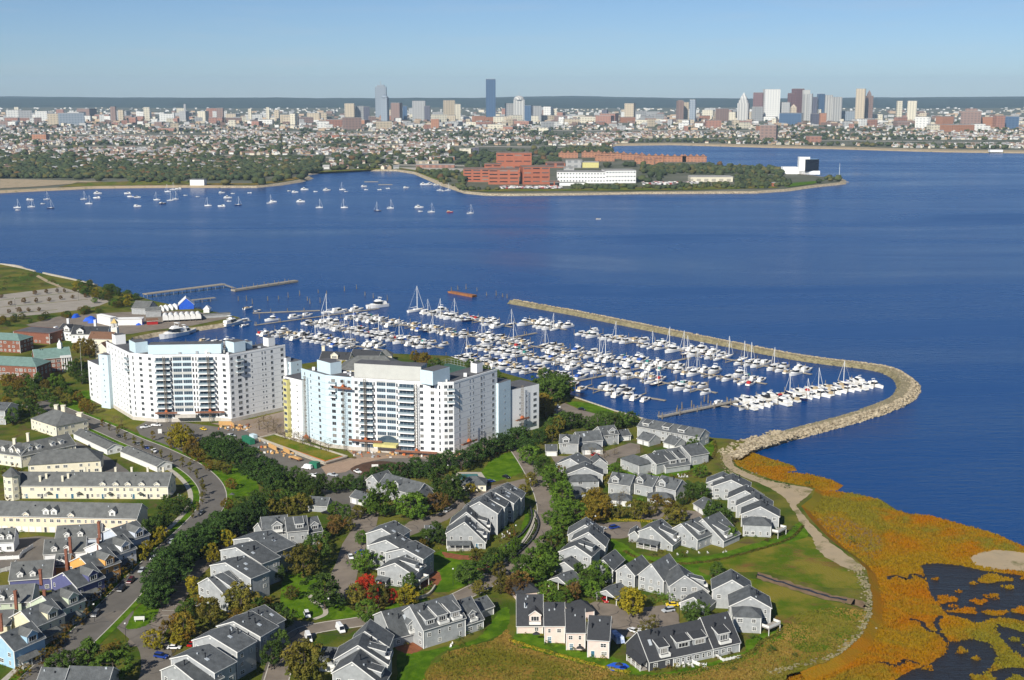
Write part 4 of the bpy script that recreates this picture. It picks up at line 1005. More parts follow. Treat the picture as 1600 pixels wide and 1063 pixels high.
for f in range(3):
    for i in (4, 5, 6):
        a_ = math.pi / 4 * i + math.pi / 4; O('window', window_mesh(1.4, 1.6, M_TRIM, 2, 2), tw, (c[0] + 3.34 * math.cos(a_), c[1] + 3.34 * math.sin(a_), 2 + f * 3.4), a_ + math.pi / 2)
mark('the turreted cream terrace', 150, 779)
h = House('terrace_row', 'long peach terrace with white garage doors and roof dormers', 'terrace', (100, 833), None, M_PEACH, M_ROOFL, seed=41)
U = h.unit((-60, 829), (215, 835), 13, 7, 11.2, kind='e', wins='', wgap=3.2)
for x in (.375, .485, .53, .63, .86): h.dormer(U, x, 2.6, 2.0 if x in (.485, .53, .86) else .9, q=.1 if x in (.485, .53, .86) else -.02, kind='doghouse' if x in (.485, .53, .86) else 'gable')
rz = math.atan2(U['u'].y, U['u'].x)
for k in range(26):
    x = U['w'] * (k + .5) / 26
    h.put('garage_door' if k % 5 != 2 else 'door', panel_mesh('garage_door', 2.2, 2.2, M_GDOOR, 4) if k % 5 != 2 else panel_mesh('door', 1.0, 2.2, M_DARKW, 2), U['a'] + U['u'] * x, 0.05, rz, U['wobj'])
    h.put('window', window_mesh(1.8 if k % 3 else .9, 1.5, M_TRIM, 2, 2), U['a'] + U['u'] * x, 5.2, rz, U['wobj'])
mark('the peach terrace', 110, 833)
h = House('terrace_block', 'grey hip-roofed block between the two long garages and cream terrace', 'apartment block', (105, 740), None, M_CREAM, M_ROOFL, seed=42)
h.unit((46, 746), (158, 739), 15, 6.2, 11, kind='hip', wins='FR')
mark('the hip-roofed block', 105, 740)
h = House('terrace_block', 'cream block with four white dormers near the left edge', 'apartment block', (75, 722), None, M_CREAM, M_ROOFL, seed=43)
U = h.unit((34, 731), (119, 712), 14, 6, 10.2, kind='e', wins='FR')
for x in (.2, .36, .62, .78): h.dormer(U, x, 2.2, 1.9, q=.2, kind='doghouse')
U = h.unit((-30, 722), (33, 731), 14, 6, 10.2, kind='e', wins='F')
for x in (.55, .75, .92): h.dormer(U, x, 2.2, 1.9, q=.15, kind='doghouse')
h.chimney(25, 723, 5, 12.3, 1.3, M_CREAM); h.chimney(46, 714, 5, 12.3, 1.2, M_CREAM)
mark('the four-dormered cream block', 75, 722)
h = House('terrace_block', 'cream two-storey house with broad hip roof and twin chimneys', 'apartment block', (88, 675), None, M_CREAM, M_ROOFL, seed=44)
h.unit((50, 671), (89, 684), 19, 6.2, 11, kind='hip', wins='FR')
h.chimney(90, 668, 5, 12.6, 1.8, M_CREAM); h.chimney(101, 667, 5, 12, 2.0, M_CREAM); h.chimney(126, 672, 0, 9.5, 2.6, M_CREAM)
mark('the broad hip-roofed cream house', 88, 675)
for (A, B, lab) in (((116, 686), (168, 711), 'long low white-walled garage row beside the street, farther one'), ((189, 714), (246, 738), 'long low white-walled garage row beside the street, nearer one')):
    h = House('garage_row', lab, 'garage', A, 'street garages', M_WHITEW, M_ROOFL, seed=45)
    h.unit(A, B, 8, 3, 4.8, kind='e', wins='R', garage=True)
mark('the white-walled garage rows', 180, 712)
h = House('apartment_house', 'grey three-storey building cut by the left edge above the cream houses', 'apartment block', (2, 664), None, M_SHIN, M_ROOF, seed=46)
h.unit((-40, 662), (9, 664), 14, 8, 11, kind='e', wins='FR')

# --- coloured houses along the street
def street_house(lab, col, B, ell=None, chim=(), seed=50, dx=40, dy=14, mcol=None):
    m = mat('siding ' + lab.split()[0] + str(seed), col, 0.8, 0.05, 0.8)
    h = House('street_house', lab, 'house', B, 'houses along the street', m, M_ROOFL, seed=seed)
    A = (B[0] - dx, B[1] - dy)
    U = h.unit(A, B, 12, 6.4, 10.4, wins='FR', roof=M_ROOF)
    # small cross gable and open porch towards the street
    h.dormer(U, .62, 4.2, 2.6, q=.02, kind='gable')
    nB = U['b']; s_ = U['n']
    a_, b_ = nB + s_ * 1.0, nB + s_ * 8
    pa, pb = pxof(a_ + Vector((0, 0, LAND))), pxof(b_ + Vector((0, 0, LAND)))
    h.porch(pa, pb, 2.6, 2.8)
    if ell: 
        for (EA, EB, d, e, r_) in ell:
            V = h.unit(EA, EB, d, e, r_, kind='e', wins='F', t=.5)
            for x in (.25, .55): h.dormer(V, x, 2.0, 1.6, q=.1, kind='doghouse')
    for (cx, cy_, z0, z1) in chim: h.chimney(cx, cy_, z0, z1, .95)
    return h
street_house('pale blue-grey house at the far end of the street houses', (0.50, 0.54, 0.60), (196, 872), [((88, 862), (158, 858), 13, 5, 8.6)], [(157, 862, 5, 12.4)], 50)
street_house('white house with brick chimneys, second from the far end', (0.72, 0.72, 0.72), (174, 895), [((70, 886), (134, 881), 13, 5.2, 8.8)], [(112, 884, 0, 11.5), (156, 888, 3, 12)], 51)
street_house('orange house with brick chimney in the street row', (0.72, 0.36, 0.10), (148, 918), [((86, 905), (108, 904), 10, 5, 8)], [(106, 906, 3, 12)], 52)
street_house('violet-blue house with white trim in the street row', (0.10, 0.105, 0.22), (122, 944), [((16, 927), (82, 922), 16, 5, 9)], [(66, 935, 5, 11)], 53)
street_house('pale green house with two brick chimneys in the street row', (0.50, 0.56, 0.42), (90, 982), [((-12, 966), (50, 962), 15, 5.4, 9)], [(27, 968, 0, 10.5), (73, 974, 3, 12)], 54)
street_house('cream house with side porch in the street row', (0.66, 0.60, 0.42), (57, 1007), [((-40, 1002), (18, 998), 12, 5, 8)], [(4, 1004, 4, 10)], 55)
h = street_house('light blue house with white porch at the near end of the street', (0.33, 0.50, 0.62), (24, 1046), None, (), 56)
for (B_, ph) in (((196, 872), 'the pale blue-grey street house'), ((174, 895), 'the white street house'), ((148, 918), 'the orange street house'), ((122, 944), 'the violet-blue street house'), ((90, 982), 'the pale green street house'), ((57, 1007), 'the cream street house'), ((24, 1046), 'the light blue street house')): LM.append((ph, G(B_[0] - 10, B_[1])))
h = House('cottage', 'small pale cottage with two dormers behind a white fence', 'house', (15, 862), None, M_WHITEW, M_ROOFL, seed=57)
U = h.unit((-20, 864), (22, 862), 9, 4.4, 8.4, kind='e', wins='F'); h.dormer(U, .55, 2, 1.7, kind='doghouse'); h.dormer(U, .85, 2, 1.7, kind='doghouse')
# roofs cut by the bottom edge
h = House('house', 'grey roofed house whose roof peaks show at the bottom edge below the round trees', 'house', (120, 1085), None, M_SHIN, M_ROOF, seed=58)
h.unit((60, 1090), (100, 1092), 8, 5, 8, kind='e', wins=''); h.unit((104, 1090), (170, 1092), 9, 5, 8.2, kind='e', wins='')
# ================================================================ the two white towers
M_WHITE = mat('white panel wall', (0.78, 0.78, 0.76), 0.7, 0.06, 0.12, detail=9, stretch=(1, 1, .25))
M_LBLUE = mat('pale blue panel wall', (0.55, 0.67, 0.72), 0.7, 0.04, 0.3)
M_YEL = mat('yellow sheathing', (0.56, 0.51, 0.20), 0.7, 0.1, 0.4)
M_PLINTH = mat('tan plinth', (0.52, 0.48, 0.42), 0.85, 0.1, 0.4)
M_FLAT = mat('dark flat roof', (0.10, 0.10, 0.105), 0.9, 0.15, 0.2)
M_GREYP = mat('grey penthouse wall', (0.50, 0.50, 0.46), 0.8, 0.05, 0.3)
M_JOINT = mat('panel joint', (0.18, 0.19, 0.22), 0.8)
M_RAIL = mat('dark railing', (0.06, 0.07, 0.08), 0.5)
M_BFRAME = mat('grey window frame', (0.36, 0.38, 0.40), 0.6)
M_ORANGE = mat('hoist orange', (0.50, 0.13, 0.04), 0.7, 0.1, 1.0)
M_RUST = mat('rusty platform', (0.22, 0.10, 0.06), 0.85, 0.2, 1.0)
M_BLUEP = mat('blue film panel', (0.14, 0.42, 0.70), 0.5)
M_GLASSB = mat('blue-grey glass', (0.05, 0.08, 0.11), 0.08, spec=0.7)
FH, PL = 3.25, 1.9
BALC = {}
def balcony_mesh(w, d):
    k = (round(w, 1), round(d, 1))
    if k not in BALC:
        mb = MB(); mb.box(-w / 2, -d, -.15, w / 2, 0, .12, 0); mb.box(-w / 2, -d, -.5, w / 2, -d + .12, -.15, 0)
        for (x0, y0, x1, y1) in ((-w / 2, -d + .05, w / 2, -d + .05), (-w / 2 + .04, -d, -w / 2 + .04, 0), (w / 2 - .04, -d, w / 2 - .04, 0)):
            mb.tube((x0, y0, 1.15), (x1, y1, 1.15), .05, .05, 4, 1)
            mb.poly([(x0, y0, .2), (x1, y1, .2), (x1, y1, 1.05), (x0, y0, 1.05)], 2)
        BALC[k] = mb.mesh('balcony', [M_WHITE, M_RAIL, mat('balcony glass', (.30, .37, .40), .15)])
    return BALC[k]
def tower(label, P, floors, depth, segs, colors, org, seed):
    """P: front base points, left to right. segs: per segment a list of (kind, position 0..1, width)."""
    r = random.Random(seed)
    pts = [G(*p) for p in P]; o = G(*org); o.z = LAND
    root = thing('apartment_tower', label, 'tower', o, 0, 'white apartment towers')
    L = lambda p, z: (p.x - o.x, p.y - o.y, z)
    H = PL + floors * FH
    N = normals2d(pts)
    back = [p + n * depth for p, n in zip(pts, N)]
    # each facade segment is one wall part, sharing the roof
    for i in range(len(pts) - 1):
        a, b = pts[i], pts[i + 1]; mb = MB()
        q = [L(a, 0), L(b, 0), L(back[i + 1], 0), L(back[i], 0)]
        mb.prism(q, PL, H, 0, 1)
        w = O('facade', mb.mesh('facade', [colors[i], M_FLAT]), root)
        pb = MB(); u = (b - a); W = u.length; u.normalize(); nf = Vector((u.y, -u.x, 0))
        q = [L(a + nf * .15, 0), L(b + nf * .15, 0), L(back[i + 1], 0), L(back[i], 0)]; pb.prism(q, 0, PL + .15); O('plinth', pb.mesh('plinth', M_PLINTH), w)
        cb = MB(); q = [L(a + nf * .12, 0), L(b + nf * .12, 0), L(b - nf * .35, 0), L(a - nf * .35, 0)]; cb.prism(q, H - .02, H + 1.0); O('parapet', cb.mesh('parapet', colors[i]), w)
        rz = math.atan2(u.y, u.x)
        for f in range(1, floors):
            jb = MB(); z = PL + f * FH; p0, p1 = a + nf * .012, b + nf * .012
            jb.poly([L(p0, z - .045), L(p1, z - .045), L(p1, z + .045), L(p0, z + .045)]); O('panel_joint', jb.mesh('panel_joint', M_JOINT if colors[i] is not M_WHITE or i in (0, len(pts) - 2) else M_BFRAME), w)
        for (k, x, ww) in segs[i]:
            for f in range(floors):
                z = PL + f * FH; p = a + u * (W * x)
                top = f >= floors - 3
                if k == 'W': O('window', window_mesh(ww, 1.75, M_BFRAME, 2, 1), w, L(p, z + 1.75), rz)
                elif k == 'w': O('window', window_mesh(ww, 0.95 if not top else 1.5, M_BFRAME, 1, 1), w, L(p, z + 1.9), rz)
                elif k == 'B':
                    O('window', window_mesh(ww - .4, 2.35, M_BFRAME, 4, 1, M_GLASSB), w, L(p, z + 1.35), rz)
                    if f: O('balcony', balcony_mesh(ww, 1.7), w, L(p, z), rz)
                elif k == 'T':
                    O('window', window_mesh(ww, 1.9, M_BFRAME, 2, 1), w, L(p, z + 1.7), rz)
                    if top: O('balcony', balcony_mesh(ww + 1.6, 1.6), w, L(p, z), rz)
                elif k == 'G':
                    if f == 0: continue
                    for s_ in (-.25, .25):
                        O('window', window_mesh(ww * .46, 2.0, M_BFRAME, 4, 1, M_GLASSB), w, L(p + u * (ww * s_), z + 1.75), rz)
                    sb = MB(); q = [L(p - u * (ww / 2) + nf * .05, 0), L(p + u * (ww / 2) + nf * .05, 0), L(p + u * (ww / 2), 0), L(p - u * (ww / 2), 0)]
                    sb.prism(q, z + 2.8, z + FH + .6 if f < floors - 1 else z + FH - .1); O('spandrel', sb.mesh('spandrel', M_LBLUE if f % 3 != 1 else M_GREYP), w)
                elif k == 'n': O('window', window_mesh(ww, 2.0, M_BFRAME, 1, 1), w, L(p, z + 1.6), rz)
    for k in range(26):        # vents, fans and hatches on the roof
        i = r.randrange(len(pts) - 1); p = pts[i].lerp(pts[i + 1], r.random()).lerp(back[i].lerp(back[i + 1], r.random()), r.uniform(.25, .9)); q = L(p, H); a, b, c = r.uniform(.3, 1.1), r.uniform(.3, 1.0), r.uniform(.5, 1.8)
        mb = MB(); mb.box(q[0] - a, q[1] - b, H - .05, q[0] + a, q[1] + b, H + c); O('roof_unit', mb.mesh('roof_unit', r.choice((M_BFRAME, M_WHITE, M_GREYP))), root)
    return root, o, pts, back, H, L
def roof_box(root, L, q, z0, z1, m, name='penthouse', cap=None):
    mb = MB(); mb.prism([L(p, 0) for p in q], z0, z1, 0, 1); b = O(name, mb.mesh(name, [m, cap or M_FLAT]), root)
    return b
def along(a, b, t0, t1, d0, d1):
    u = (b - a).normalized(); n = Vector((-u.y, u.x, 0)); W = (b - a).length
    return [a + u * (W * t0) + n * d0, a + u * (W * t1) + n * d0, a + u * (W * t1) + n * d1, a + u * (W * t0) + n * d1]

# tower one (left)
P1 = [(172, 634), (208, 656), (246, 660), (346, 658), (362, 660), (392, 653), (449, 640)]
S1 = [[('w', .12, .9), ('w', .26, .9), ('w', .4, .9), ('w', .55, .9), ('w', .68, .9), ('w', .8, .9), ('T', .93, 2.4)],
      [('n', .14, .8), ('W', .45, 2.0), ('W', .82, 2.0)],
      [('B', .13, 8.2), ('n', .265, .9), ('G', .43, 10.5), ('n', .60, .9), ('n', .645, .8), ('B', .80, 8.8), ('n', .96, .8)],
      [('W', .5, 2.2)], [('W', .12, 1.7), ('T', .5, 2.6), ('W', .84, 1.7)],
      [('w', .08, .8), ('w', .36, .8), ('w', .44, .8), ('W', .62, 1.6), ('W', .9, 2.0)]]
root, o, pts, back, H, L = tower('white curved apartment tower farther left with long blue rooftop penthouse', P1, 11, 17, S1, [M_WHITE] * 6, (290, 655), 61)
roof_box(root, L, along(pts[2], pts[3], -.12, 1.02, 6, 15), H, H + 5.4, M_LBLUE)
roof_box(root, L, along(pts[0], pts[1], .72, .98, 4, 11), H, H + 6.2, M_LBLUE)
roof_box(root, L, along(pts[0], pts[1], .05, .2, 3, 9), H, H + 5.5, M_WHITE, 'chimney')
roof_box(root, L, along(pts[5], pts[6], -.2, .1, 6, 14), H, H + 6.0, M_LBLUE)
roof_box(root, L, along(pts[5], pts[6], .2, .34, 8, 13), H, H + 4.5, M_LBLUE)
roof_box(root, L, along(pts[5], pts[6], .72, .9, 6, 11), H, H + 5.0, M_WHITE, 'chimney')
def wing(root, o, A, B, dep, h, m, wins, name='wing', plinth=True, cap=None):
    a, b = G(*A), G(*B); u = (b - a); W = u.length; u.normalize(); n = Vector((-u.y, u.x, 0)); L = lambda p, z: (p.x - o.x, p.y - o.y, z)
    mb = MB(); mb.prism([L(a, 0), L(b, 0), L(b + n * dep, 0), L(a + n * dep, 0)], 0, h, 0, 1); w = O(name, mb.mesh(name, [m, cap or M_FLAT]), root)
    rz = math.atan2(u.y, u.x)
    for (k, x, ww) in wins:
        for f in range(int((h - 2.5) / FH)): O('window', window_mesh(ww, 1.7 if k == 'W' else 1.0, M_BFRAME, 2 if k == 'W' else 1, 1), w, L(a + u * (W * x), PL + f * FH + 1.75), rz)
    return w, a, b, u, n
wing(root, o, (141, 624), (159, 633), 16, 24, M_WHITE, [('W', .2, 2.2), ('w', .7, .9)])
wing(root, o, (159, 637), (173, 639), 7, 32, M_LBLUE, [('w', .5, .6)], 'stair_tower')
wing(root, o, (450, 641), (457, 639), 15, 31, M_WHITE, [('W', .5, 1.4)])
wing(root, o, (457, 641), (474, 637), 9, 28.5, M_LBLUE, [('w', .6, .7)], 'stair_tower')
O('entrance_canopy', (lambda mb: (mb.prism([L(p, 0) for p in along(pts[2], pts[3], .3, .62, -4, 0)], 3.2, 4.4), mb.mesh('entrance_canopy', M_PLINTH))[1])(MB()), root)
mark('the left white tower', 290, 660)

# tower two (right)
P2 = [(474, 686), (511, 699), (553, 704), (652, 711), (692, 713), (710, 712), (777, 687)]
S2 = [[('w', .15, .9), ('w', .4, .9), ('W', .75, 1.8)], [('T', .3, 2.4), ('W', .62, 1.9), ('W', .88, 1.9)],
      [('W', .06, 1.8), ('B', .22, 7.4), ('n', .345, .9), ('G', .53, 10.6), ('n', .70, .8), ('B', .85, 8.4)],
      [('W', .2, 1.8), ('W', .62, 2.0), ('n', .9, .8)], [('W', .3, 1.7), ('T', .72, 2.2)],
      [('n', .12, .8), ('w', .36, .8), ('w', .43, .8), ('W', .62, 1.5), ('w', .68, .8), ('W', .9, 1.9)]]
root2, o2, pts, back, H, L = tower('white curved apartment tower nearer centre with pale blue left side and grey rooftop box', P2, 11, 17, S2, [M_LBLUE, M_LBLUE, M_WHITE, M_WHITE, M_WHITE, M_WHITE], (610, 706), 62)
roof_box(root2, L, along(pts[2], pts[3], -.02, 1.03, 5, 15), H, H + 7.4, M_GREYP)
roof_box(root2, L, along(pts[0], pts[1], .35, .9, 5, 12), H, H + 6.2, M_LBLUE)
roof_box(root2, L, along(pts[5], pts[6], -.25, .12, 6, 14), H, H + 7.2, M_LBLUE)
roof_box(root2, L, along(pts[5], pts[6], .7, .84, 5, 9), H, H + 5.0, M_WHITE, 'chimney')
wing(root2, o2, (446, 681), (474, 689), 16, 33, M_WHITE, [('W', .35, 1.6), ('w', .75, .8)])
w, a, b, u, n = wing(root2, o2, (445, 683), (451, 685), 14, 32, M_YEL, [('W', .5, 2.6)], 'sheathed_bay')
wing(root2, o2, (779, 688), (798, 681), 9, 31, M_LBLUE, [('w', .5, .6)], 'stair_tower')
wing(root2, o2, (799, 680), (842, 669), 15, 25, M_WHITE, [('w', .3, .8), ('w', .55, .8), ('W', .85, 2.6)])
mark('the right white tower', 610, 712)
# arched entrance canopy with yellow wrap
mb = MB(); q = along(pts[2], pts[3], .36, .72, -5, 0.3); mb.prism([L(p, 0) for p in q], 4.2, 5.6); O('entrance_canopy', mb.mesh('entrance_canopy', M_YEL), root2)
mb = MB()
a, b = pts[2], pts[3]; u = (b - a).normalized(); nn = Vector((u.y, -u.x, 0)); W = (b - a).length; arc = []
for i in range(13):
    t = math.pi * i / 12; p = a + u * (W * .55 - math.cos(t) * 5.5) + nn * .2; arc.append(L(p, 5.6 + math.sin(t) * 3.6))
mb.poly(arc); O('arch_window', mb.mesh('arch_window', M_GLASSB), root2)

# mast climbers on the facades
def mast(lab, P, i, x, h, plat_z, plat_w, m=M_RUST, org=None):
    a, b = G(*P[i]), G(*P[i + 1]); u = (b - a).normalized(); n = Vector((u.y, -u.x, 0)); p = a + u * ((b - a).length * x) + n * 2.4
    root = thing('mast_climber', lab, 'hoist', (p.x, p.y, LAND), math.atan2(u.y, u.x), 'mast climbing work platforms')
    mb = MB(); s = .45
    for sx in (-s, s):
        for sy in (-s, s): mb.tube((sx, sy, 0), (sx, sy, h), .09, .09, 4)
    for k in range(int(h / 1.5)):
        z = k * 1.5
        mb.tube((-s, -s, z), (s, -s, z + 1.5), .05, .05, 3, cap=False); mb.tube((s, s, z), (-s, s, z + 1.5), .05, .05, 3, cap=False); mb.tube((-s, s, z), (-s, -s, z + 1.5), .05, .05, 3, cap=False); mb.tube((s, -s, z), (s, s, z + 1.5), .05, .05, 3, cap=False)
    O('mast', mb.mesh('mast', mat('hoist mast steel', (0.20, 0.17, 0.13), 0.7, 0.2, 1.0)), root)
    mb = MB(); mb.box(-plat_w / 2, -.9, plat_z, plat_w / 2, .9, plat_z + .25); mb.box(-plat_w / 2, -.92, plat_z + .25, plat_w / 2, -.85, plat_z + 1.1); pl = O('platform', mb.mesh('platform', m), root)
    mb = MB(); mb.box(-.7, -.9, plat_z + .2, .7, .8, plat_z + 1.7); mb.box(-.35, -.6, plat_z + 1.7, .35, .6, plat_z + 2.2); O('drive_unit', mb.mesh('drive_unit', M_ORANGE), pl)
mast('mast climber on the left balconies of the left white tower', P1, 2, .16, 38, 5.5, 12)
mast('mast climber on the right bay of the left white tower', P1, 2, .84, 38, 5.5, 16)
mast('mast climber with high platform on the blue side of the right tower', P2, 1, .75, 38, 33, 10)
mast('slim mast against the pale blue wing of the right tower', P2, 0, .3, 36, 2, 4)
mast('mast climber over the left balconies of the right tower', P2, 2, .22, 39, 6, 18)
mast('mast climber right of the glass bay on the right tower', P2, 3, .02, 38, 2, 22)
mast('short mast climber on the right wing of the right tower', P2, 5, .25, 18, 5, 12)
mast('mast climber on the low end block of the right tower', [(799, 680), (842, 669)], 0, .28, 27, 8, 9)

# ---- clubhouse and tennis court behind the right tower
h = House('clubhouse', 'grey-roofed clubhouse between the right tower and the boats', 'clubhouse', (580, 575), None, M_CREAM, M_ROOFL, seed=70)
h.unit((530, 590), (625, 590), 24, 5, 12, kind='hip', wins='F')
U = h.unit((500, 572), (545, 574), 11, 5, 9, kind='e', roof=M_ROOFB); h.dormer(U, .5, 5, 2.5, q=.05, kind='gable')
h.unit((547, 568), (590, 572), 11, 5, 9, kind='e', roof=M_ROOFB); h.chimney(506, 568, 4, 12, 2, M_CREAM)
h.unit((592, 566), (612, 566), 10, 4.4, 8, kind='hip', wins='F')
mark('the marina clubhouse', 570, 575)
sheet('tennis_court', [(660, 580), (700, 568), (745, 578), (725, 596), (690, 597)], LAND + .05, mat('tennis green', (0.04, 0.11, 0.075), .9, .1, .2, worldpos=True))
f = thing('court_fence', 'high wire fence around the green tennis court', 'fence', G(700, 580))
mb = MB(); fp = [G(660, 580), G(700, 568), G(745, 578), G(725, 596)]
for i in range(3):
    a, b = fp[i] - f.location, fp[i + 1] - f.location; k = int((b - a).length / 3)
    for j in range(k + 1):
        p = a.lerp(b, j / k); pb = MB(); pb.tube((p.x, p.y, 0), (p.x, p.y, 3.6), .09, .09, 4); O('post', pb.mesh('post', M_BFRAME), f)
    for z in (.3, 1.8, 3.5): mb.tube((a.x, a.y, z), (b.x, b.y, z), .07, .07, 4)
O('rail', mb.mesh('rail', M_BFRAME), f)

# ---- raised garden between the towers
root = thing('raised_garden', 'long raised garden bed with pale edging in front of the right tower', 'planter', G(470, 700))
q = [G(404, 688), G(430, 682), G(542, 717), G(508, 727)]
mb = MB(); mb.prism([(p - root.location).to_2d() for p in q], 0, 1.1, 0, 1); O('bed', mb.mesh('bed', [M_CONC, M_MEADOW]), root)
for i in range(4):
    a, b = q[i] - root.location, q[(i + 1) % 4] - root.location; mb = MB(); ln = [a, b]; ribbon(ln, -.5, .5, 1.0, mb, zt=1.6); O('edging', mb.mesh('edging', M_CONC), root)
for (ax, ay, bx, by) in ((406, 690, 508, 726), (508, 726, 538, 717)):
    mb = MB(); ribbon([G(ax, ay) - root.location, G(bx, by) - root.location], .8, 1.5, 1.15, mb, zt=1.35); O('flower_strip', mb.mesh('flower_strip', mat('orange netting', (.55, .16, .04), .9)), root)

# ---- left edge: brick offices, clapboard, clock tower, boatyard
h = House('office_building', 'brick office with green copper roof at the left edge, nearer one', 'office', (10, 595), 'brick offices', M_BRICK, M_GREENR, seed=71)
h.unit((-70, 591), (58, 597), 18, 10, 14, kind='hip', wins='FR', wgap=3.0, wsize=1.8, floors=3)
mark('the nearer brick office', 20, 596)
h = House('office_building', 'brick office with green roof and white columned portico', 'office', (85, 581), 'brick offices', M_BRICK, M_GREENR, seed=72)
U = h.unit((56, 584), (112, 579), 16, 9.5, 14.5, kind='e', wins='FR', wgap=3.0, wsize=1.8, floors=3)
for k in range(5):
    p = U['a'] + U['u'] * (U['w'] * .74 + k * 1.5) - U['n'] * 2.2; X = h.loc(p, 0); mb = MB(); mb.tube((X[0], X[1], 0), (X[0], X[1], 9.4), .5, .42, 8); h.part('column', mb, M_TRIM)
mb = MB(); q = [U['a'] + U['u'] * (U['w'] * .7) - U['n'] * 3, U['a'] + U['u'] * (U['w'] * 1.0) - U['n'] * 3, U['b'], U['a'] + U['u'] * (U['w'] * .7)]; mb.prism([h.loc(p, 0) for p in q], 9.4, 10.6); h.part('portico', mb, M_TRIM)
mb = MB(); X = h.loc(U['a'] + U['u'] * (U['w'] * .75) + U['n'] * 8, 0); mb.box(X[0] - 1.3, X[1] - 1.3, 14, X[0] + 1.3, X[1] + 1.3, 17); mb.faces([(X[0] - 1.4, X[1] - 1.4, 17), (X[0] + 1.4, X[1] - 1.4, 17), (X[0] + 1.4, X[1] + 1.4, 17), (X[0] - 1.4, X[1] + 1.4, 17), (X[0], X[1], 20)], [(0, 1, 4), (1, 2, 4), (2, 3, 4), (3, 0, 4)]); h.part('cupola', mb, M_TRIM)
mark('the portico office', 85, 582)
h = House('office_building', 'brick office with pale green roof at the left edge, farther one', 'office', (5, 549), 'brick offices', M_BRICK, M_GREENR, seed=73)
h.unit((-60, 547), (32, 552), 16, 9, 12.5, kind='hip', wins='FR', floors=3); h.unit((22, 534), (78, 538), 20, 8, 8.6, kind='hip', wins='FR', roof=M_FLAT)
mark('the farther brick office', 10, 549)
h = House('clapboard_building', 'white clapboard building with black gabled roofs behind the left tower', 'building', (130, 533), None, M_WHITEW, M_ROOFB, seed=74)
U = h.unit((90, 531), (120, 534), 14, 7, 11, kind='e'); h.dormer(U, .5, 5, 2.4, q=.03, kind='gable')
U = h.unit((112, 536), (168, 536), 13, 6.5, 11, kind='e'); h.dormer(U, .25, 5, 2.4, q=.03, kind='gable'); h.chimney(108, 527, 6, 14, 1.6, M_WHITEW); h.chimney(150, 527, 6, 13, 1.6, M_WHITEW)
mark('the white clapboard building', 130, 534)
h = House('clapboard_building', 'cream gabled building with brown roof next to the clock tower', 'building', (158, 552), None, M_CREAM, M_BROWNR, seed=75)
h.unit((139, 544), (176, 545), 11, 7, 11, kind='e'); h.unit((150, 560), (168, 561), 9, 7, 11, wins='F')
p = G(181, 541); root = thing('clock_tower', 'slim brick and white clock tower behind the left white tower', 'tower', p)
mb = MB(); mb.box(-2.6, -2.6, 0, 2.6, 2.6, 9); O('base', mb.mesh('base', M_BRICK), root)
mb = MB(); mb.box(-2.2, -2.2, 9, 2.2, 2.2, 14); O('shaft', mb.mesh('shaft', M_TRIM), root)
for a_ in range(4):
    mb = MB(); n_ = 14; mb.poly([(1.4 * math.cos(2 * math.pi * i / n_), -2.26, 11.6 + 1.4 * math.sin(2 * math.pi * i / n_)) for i in range(n_)]); O('clock_face', mb.mesh('clock_face', mat('clock face', (.75, .7, .55), .6)), root, None, a_ * math.pi / 2)
for sx in (-1.6, 1.6):
    for sy in (-1.6, 1.6):
        mb = MB(); mb.box(sx - .3, sy - .3, 14, sx + .3, sy + .3, 17.2); O('lantern_post', mb.mesh('lantern_post', M_TRIM), root)
mb = MB(); mb.faces([(-2.3, -2.3, 17.2), (2.3, -2.3, 17.2), (2.3, 2.3, 17.2), (-2.3, 2.3, 17.2), (0, 0, 20.5)], [(0, 1, 4), (1, 2, 4), (2, 3, 4), (3, 0, 4), (3, 2, 1, 0)]); O('cap', mb.mesh('cap', mat('gilt cap', (.5, .36, .12), .5)), root)
# boatyard
M_TARP = mat('white tent canvas', (.72, .71, .68), .7, .05, .4); M_BTARP = mat('blue tarpaulin', (.02, .10, .55), .6, .1, .5)
root = thing('tent_row', 'long white arched tent hall on the boatyard quay', 'tent', G(285, 502)); a, b = G(255, 504) - root.location, G(315, 501) - root.location; u = (b - a); W = u.length; u.normalize(); n_ = Vector((-u.y, u.x, 0))
for k in range(7):
    mb = MB(); c0 = a + u * (W * k / 7); c1 = a + u * (W * (k + 1) / 7 - .15); m_ = (c0 + c1) / 2; hw = (c1 - c0).length / 2; A_, B_ = [], []
    for i in range(9):
        t = math.pi * i / 8; A_.append(m_ - u * (math.cos(t) * hw) + Vector((0, 0, 3.4 + 2.6 * math.sin(t)))); B_.append(A_[-1] + n_ * 12)
    mb.faces(A_ + B_, [(i, i + 1, 10 + i, 9 + i) for i in range(8)]); mb.poly([c0 + Vector((0, 0, 1.5))] + A_ + [c1 + Vector((0, 0, 1.5))]); mb.poly([c0, c0 + Vector((0, 0, 3.4)), c0 + n_ * 12 + Vector((0, 0, 3.4)), c0 + n_ * 12]); mb.poly([c1, c1 + Vector((0, 0, 3.4)), c1 + n_ * 12 + Vector((0, 0, 3.4)), c1 + n_ * 12]); O('tent_bay', mb.mesh('tent_bay', M_TARP), root)
for k, (x, y) in enumerate(((245, 487), (252, 486), (259, 485), (266, 484), (273, 483))):
    mb = MB(); s = 3.2; mb.faces([(-s, -s, 0), (s, -s, 0), (s, s, 0), (-s, s, 0), (-s, -s, 2.6), (s, -s, 2.6), (s, s, 2.6), (-s, s, 2.6), (0, 0, 5)], [(0, 1, 5, 4), (1, 2, 6, 5), (2, 3, 7, 6), (3, 0, 4, 7), (4, 5, 8), (5, 6, 8), (6, 7, 8), (7, 4, 8)])
    O('peaked_tent', mb.mesh('peaked_tent', M_TARP), None, G(x, y), 0, f'small white peaked tent, {ordn(k + 1)} from the left in the boatyard row', 'tent', 'peaked boatyard tents')
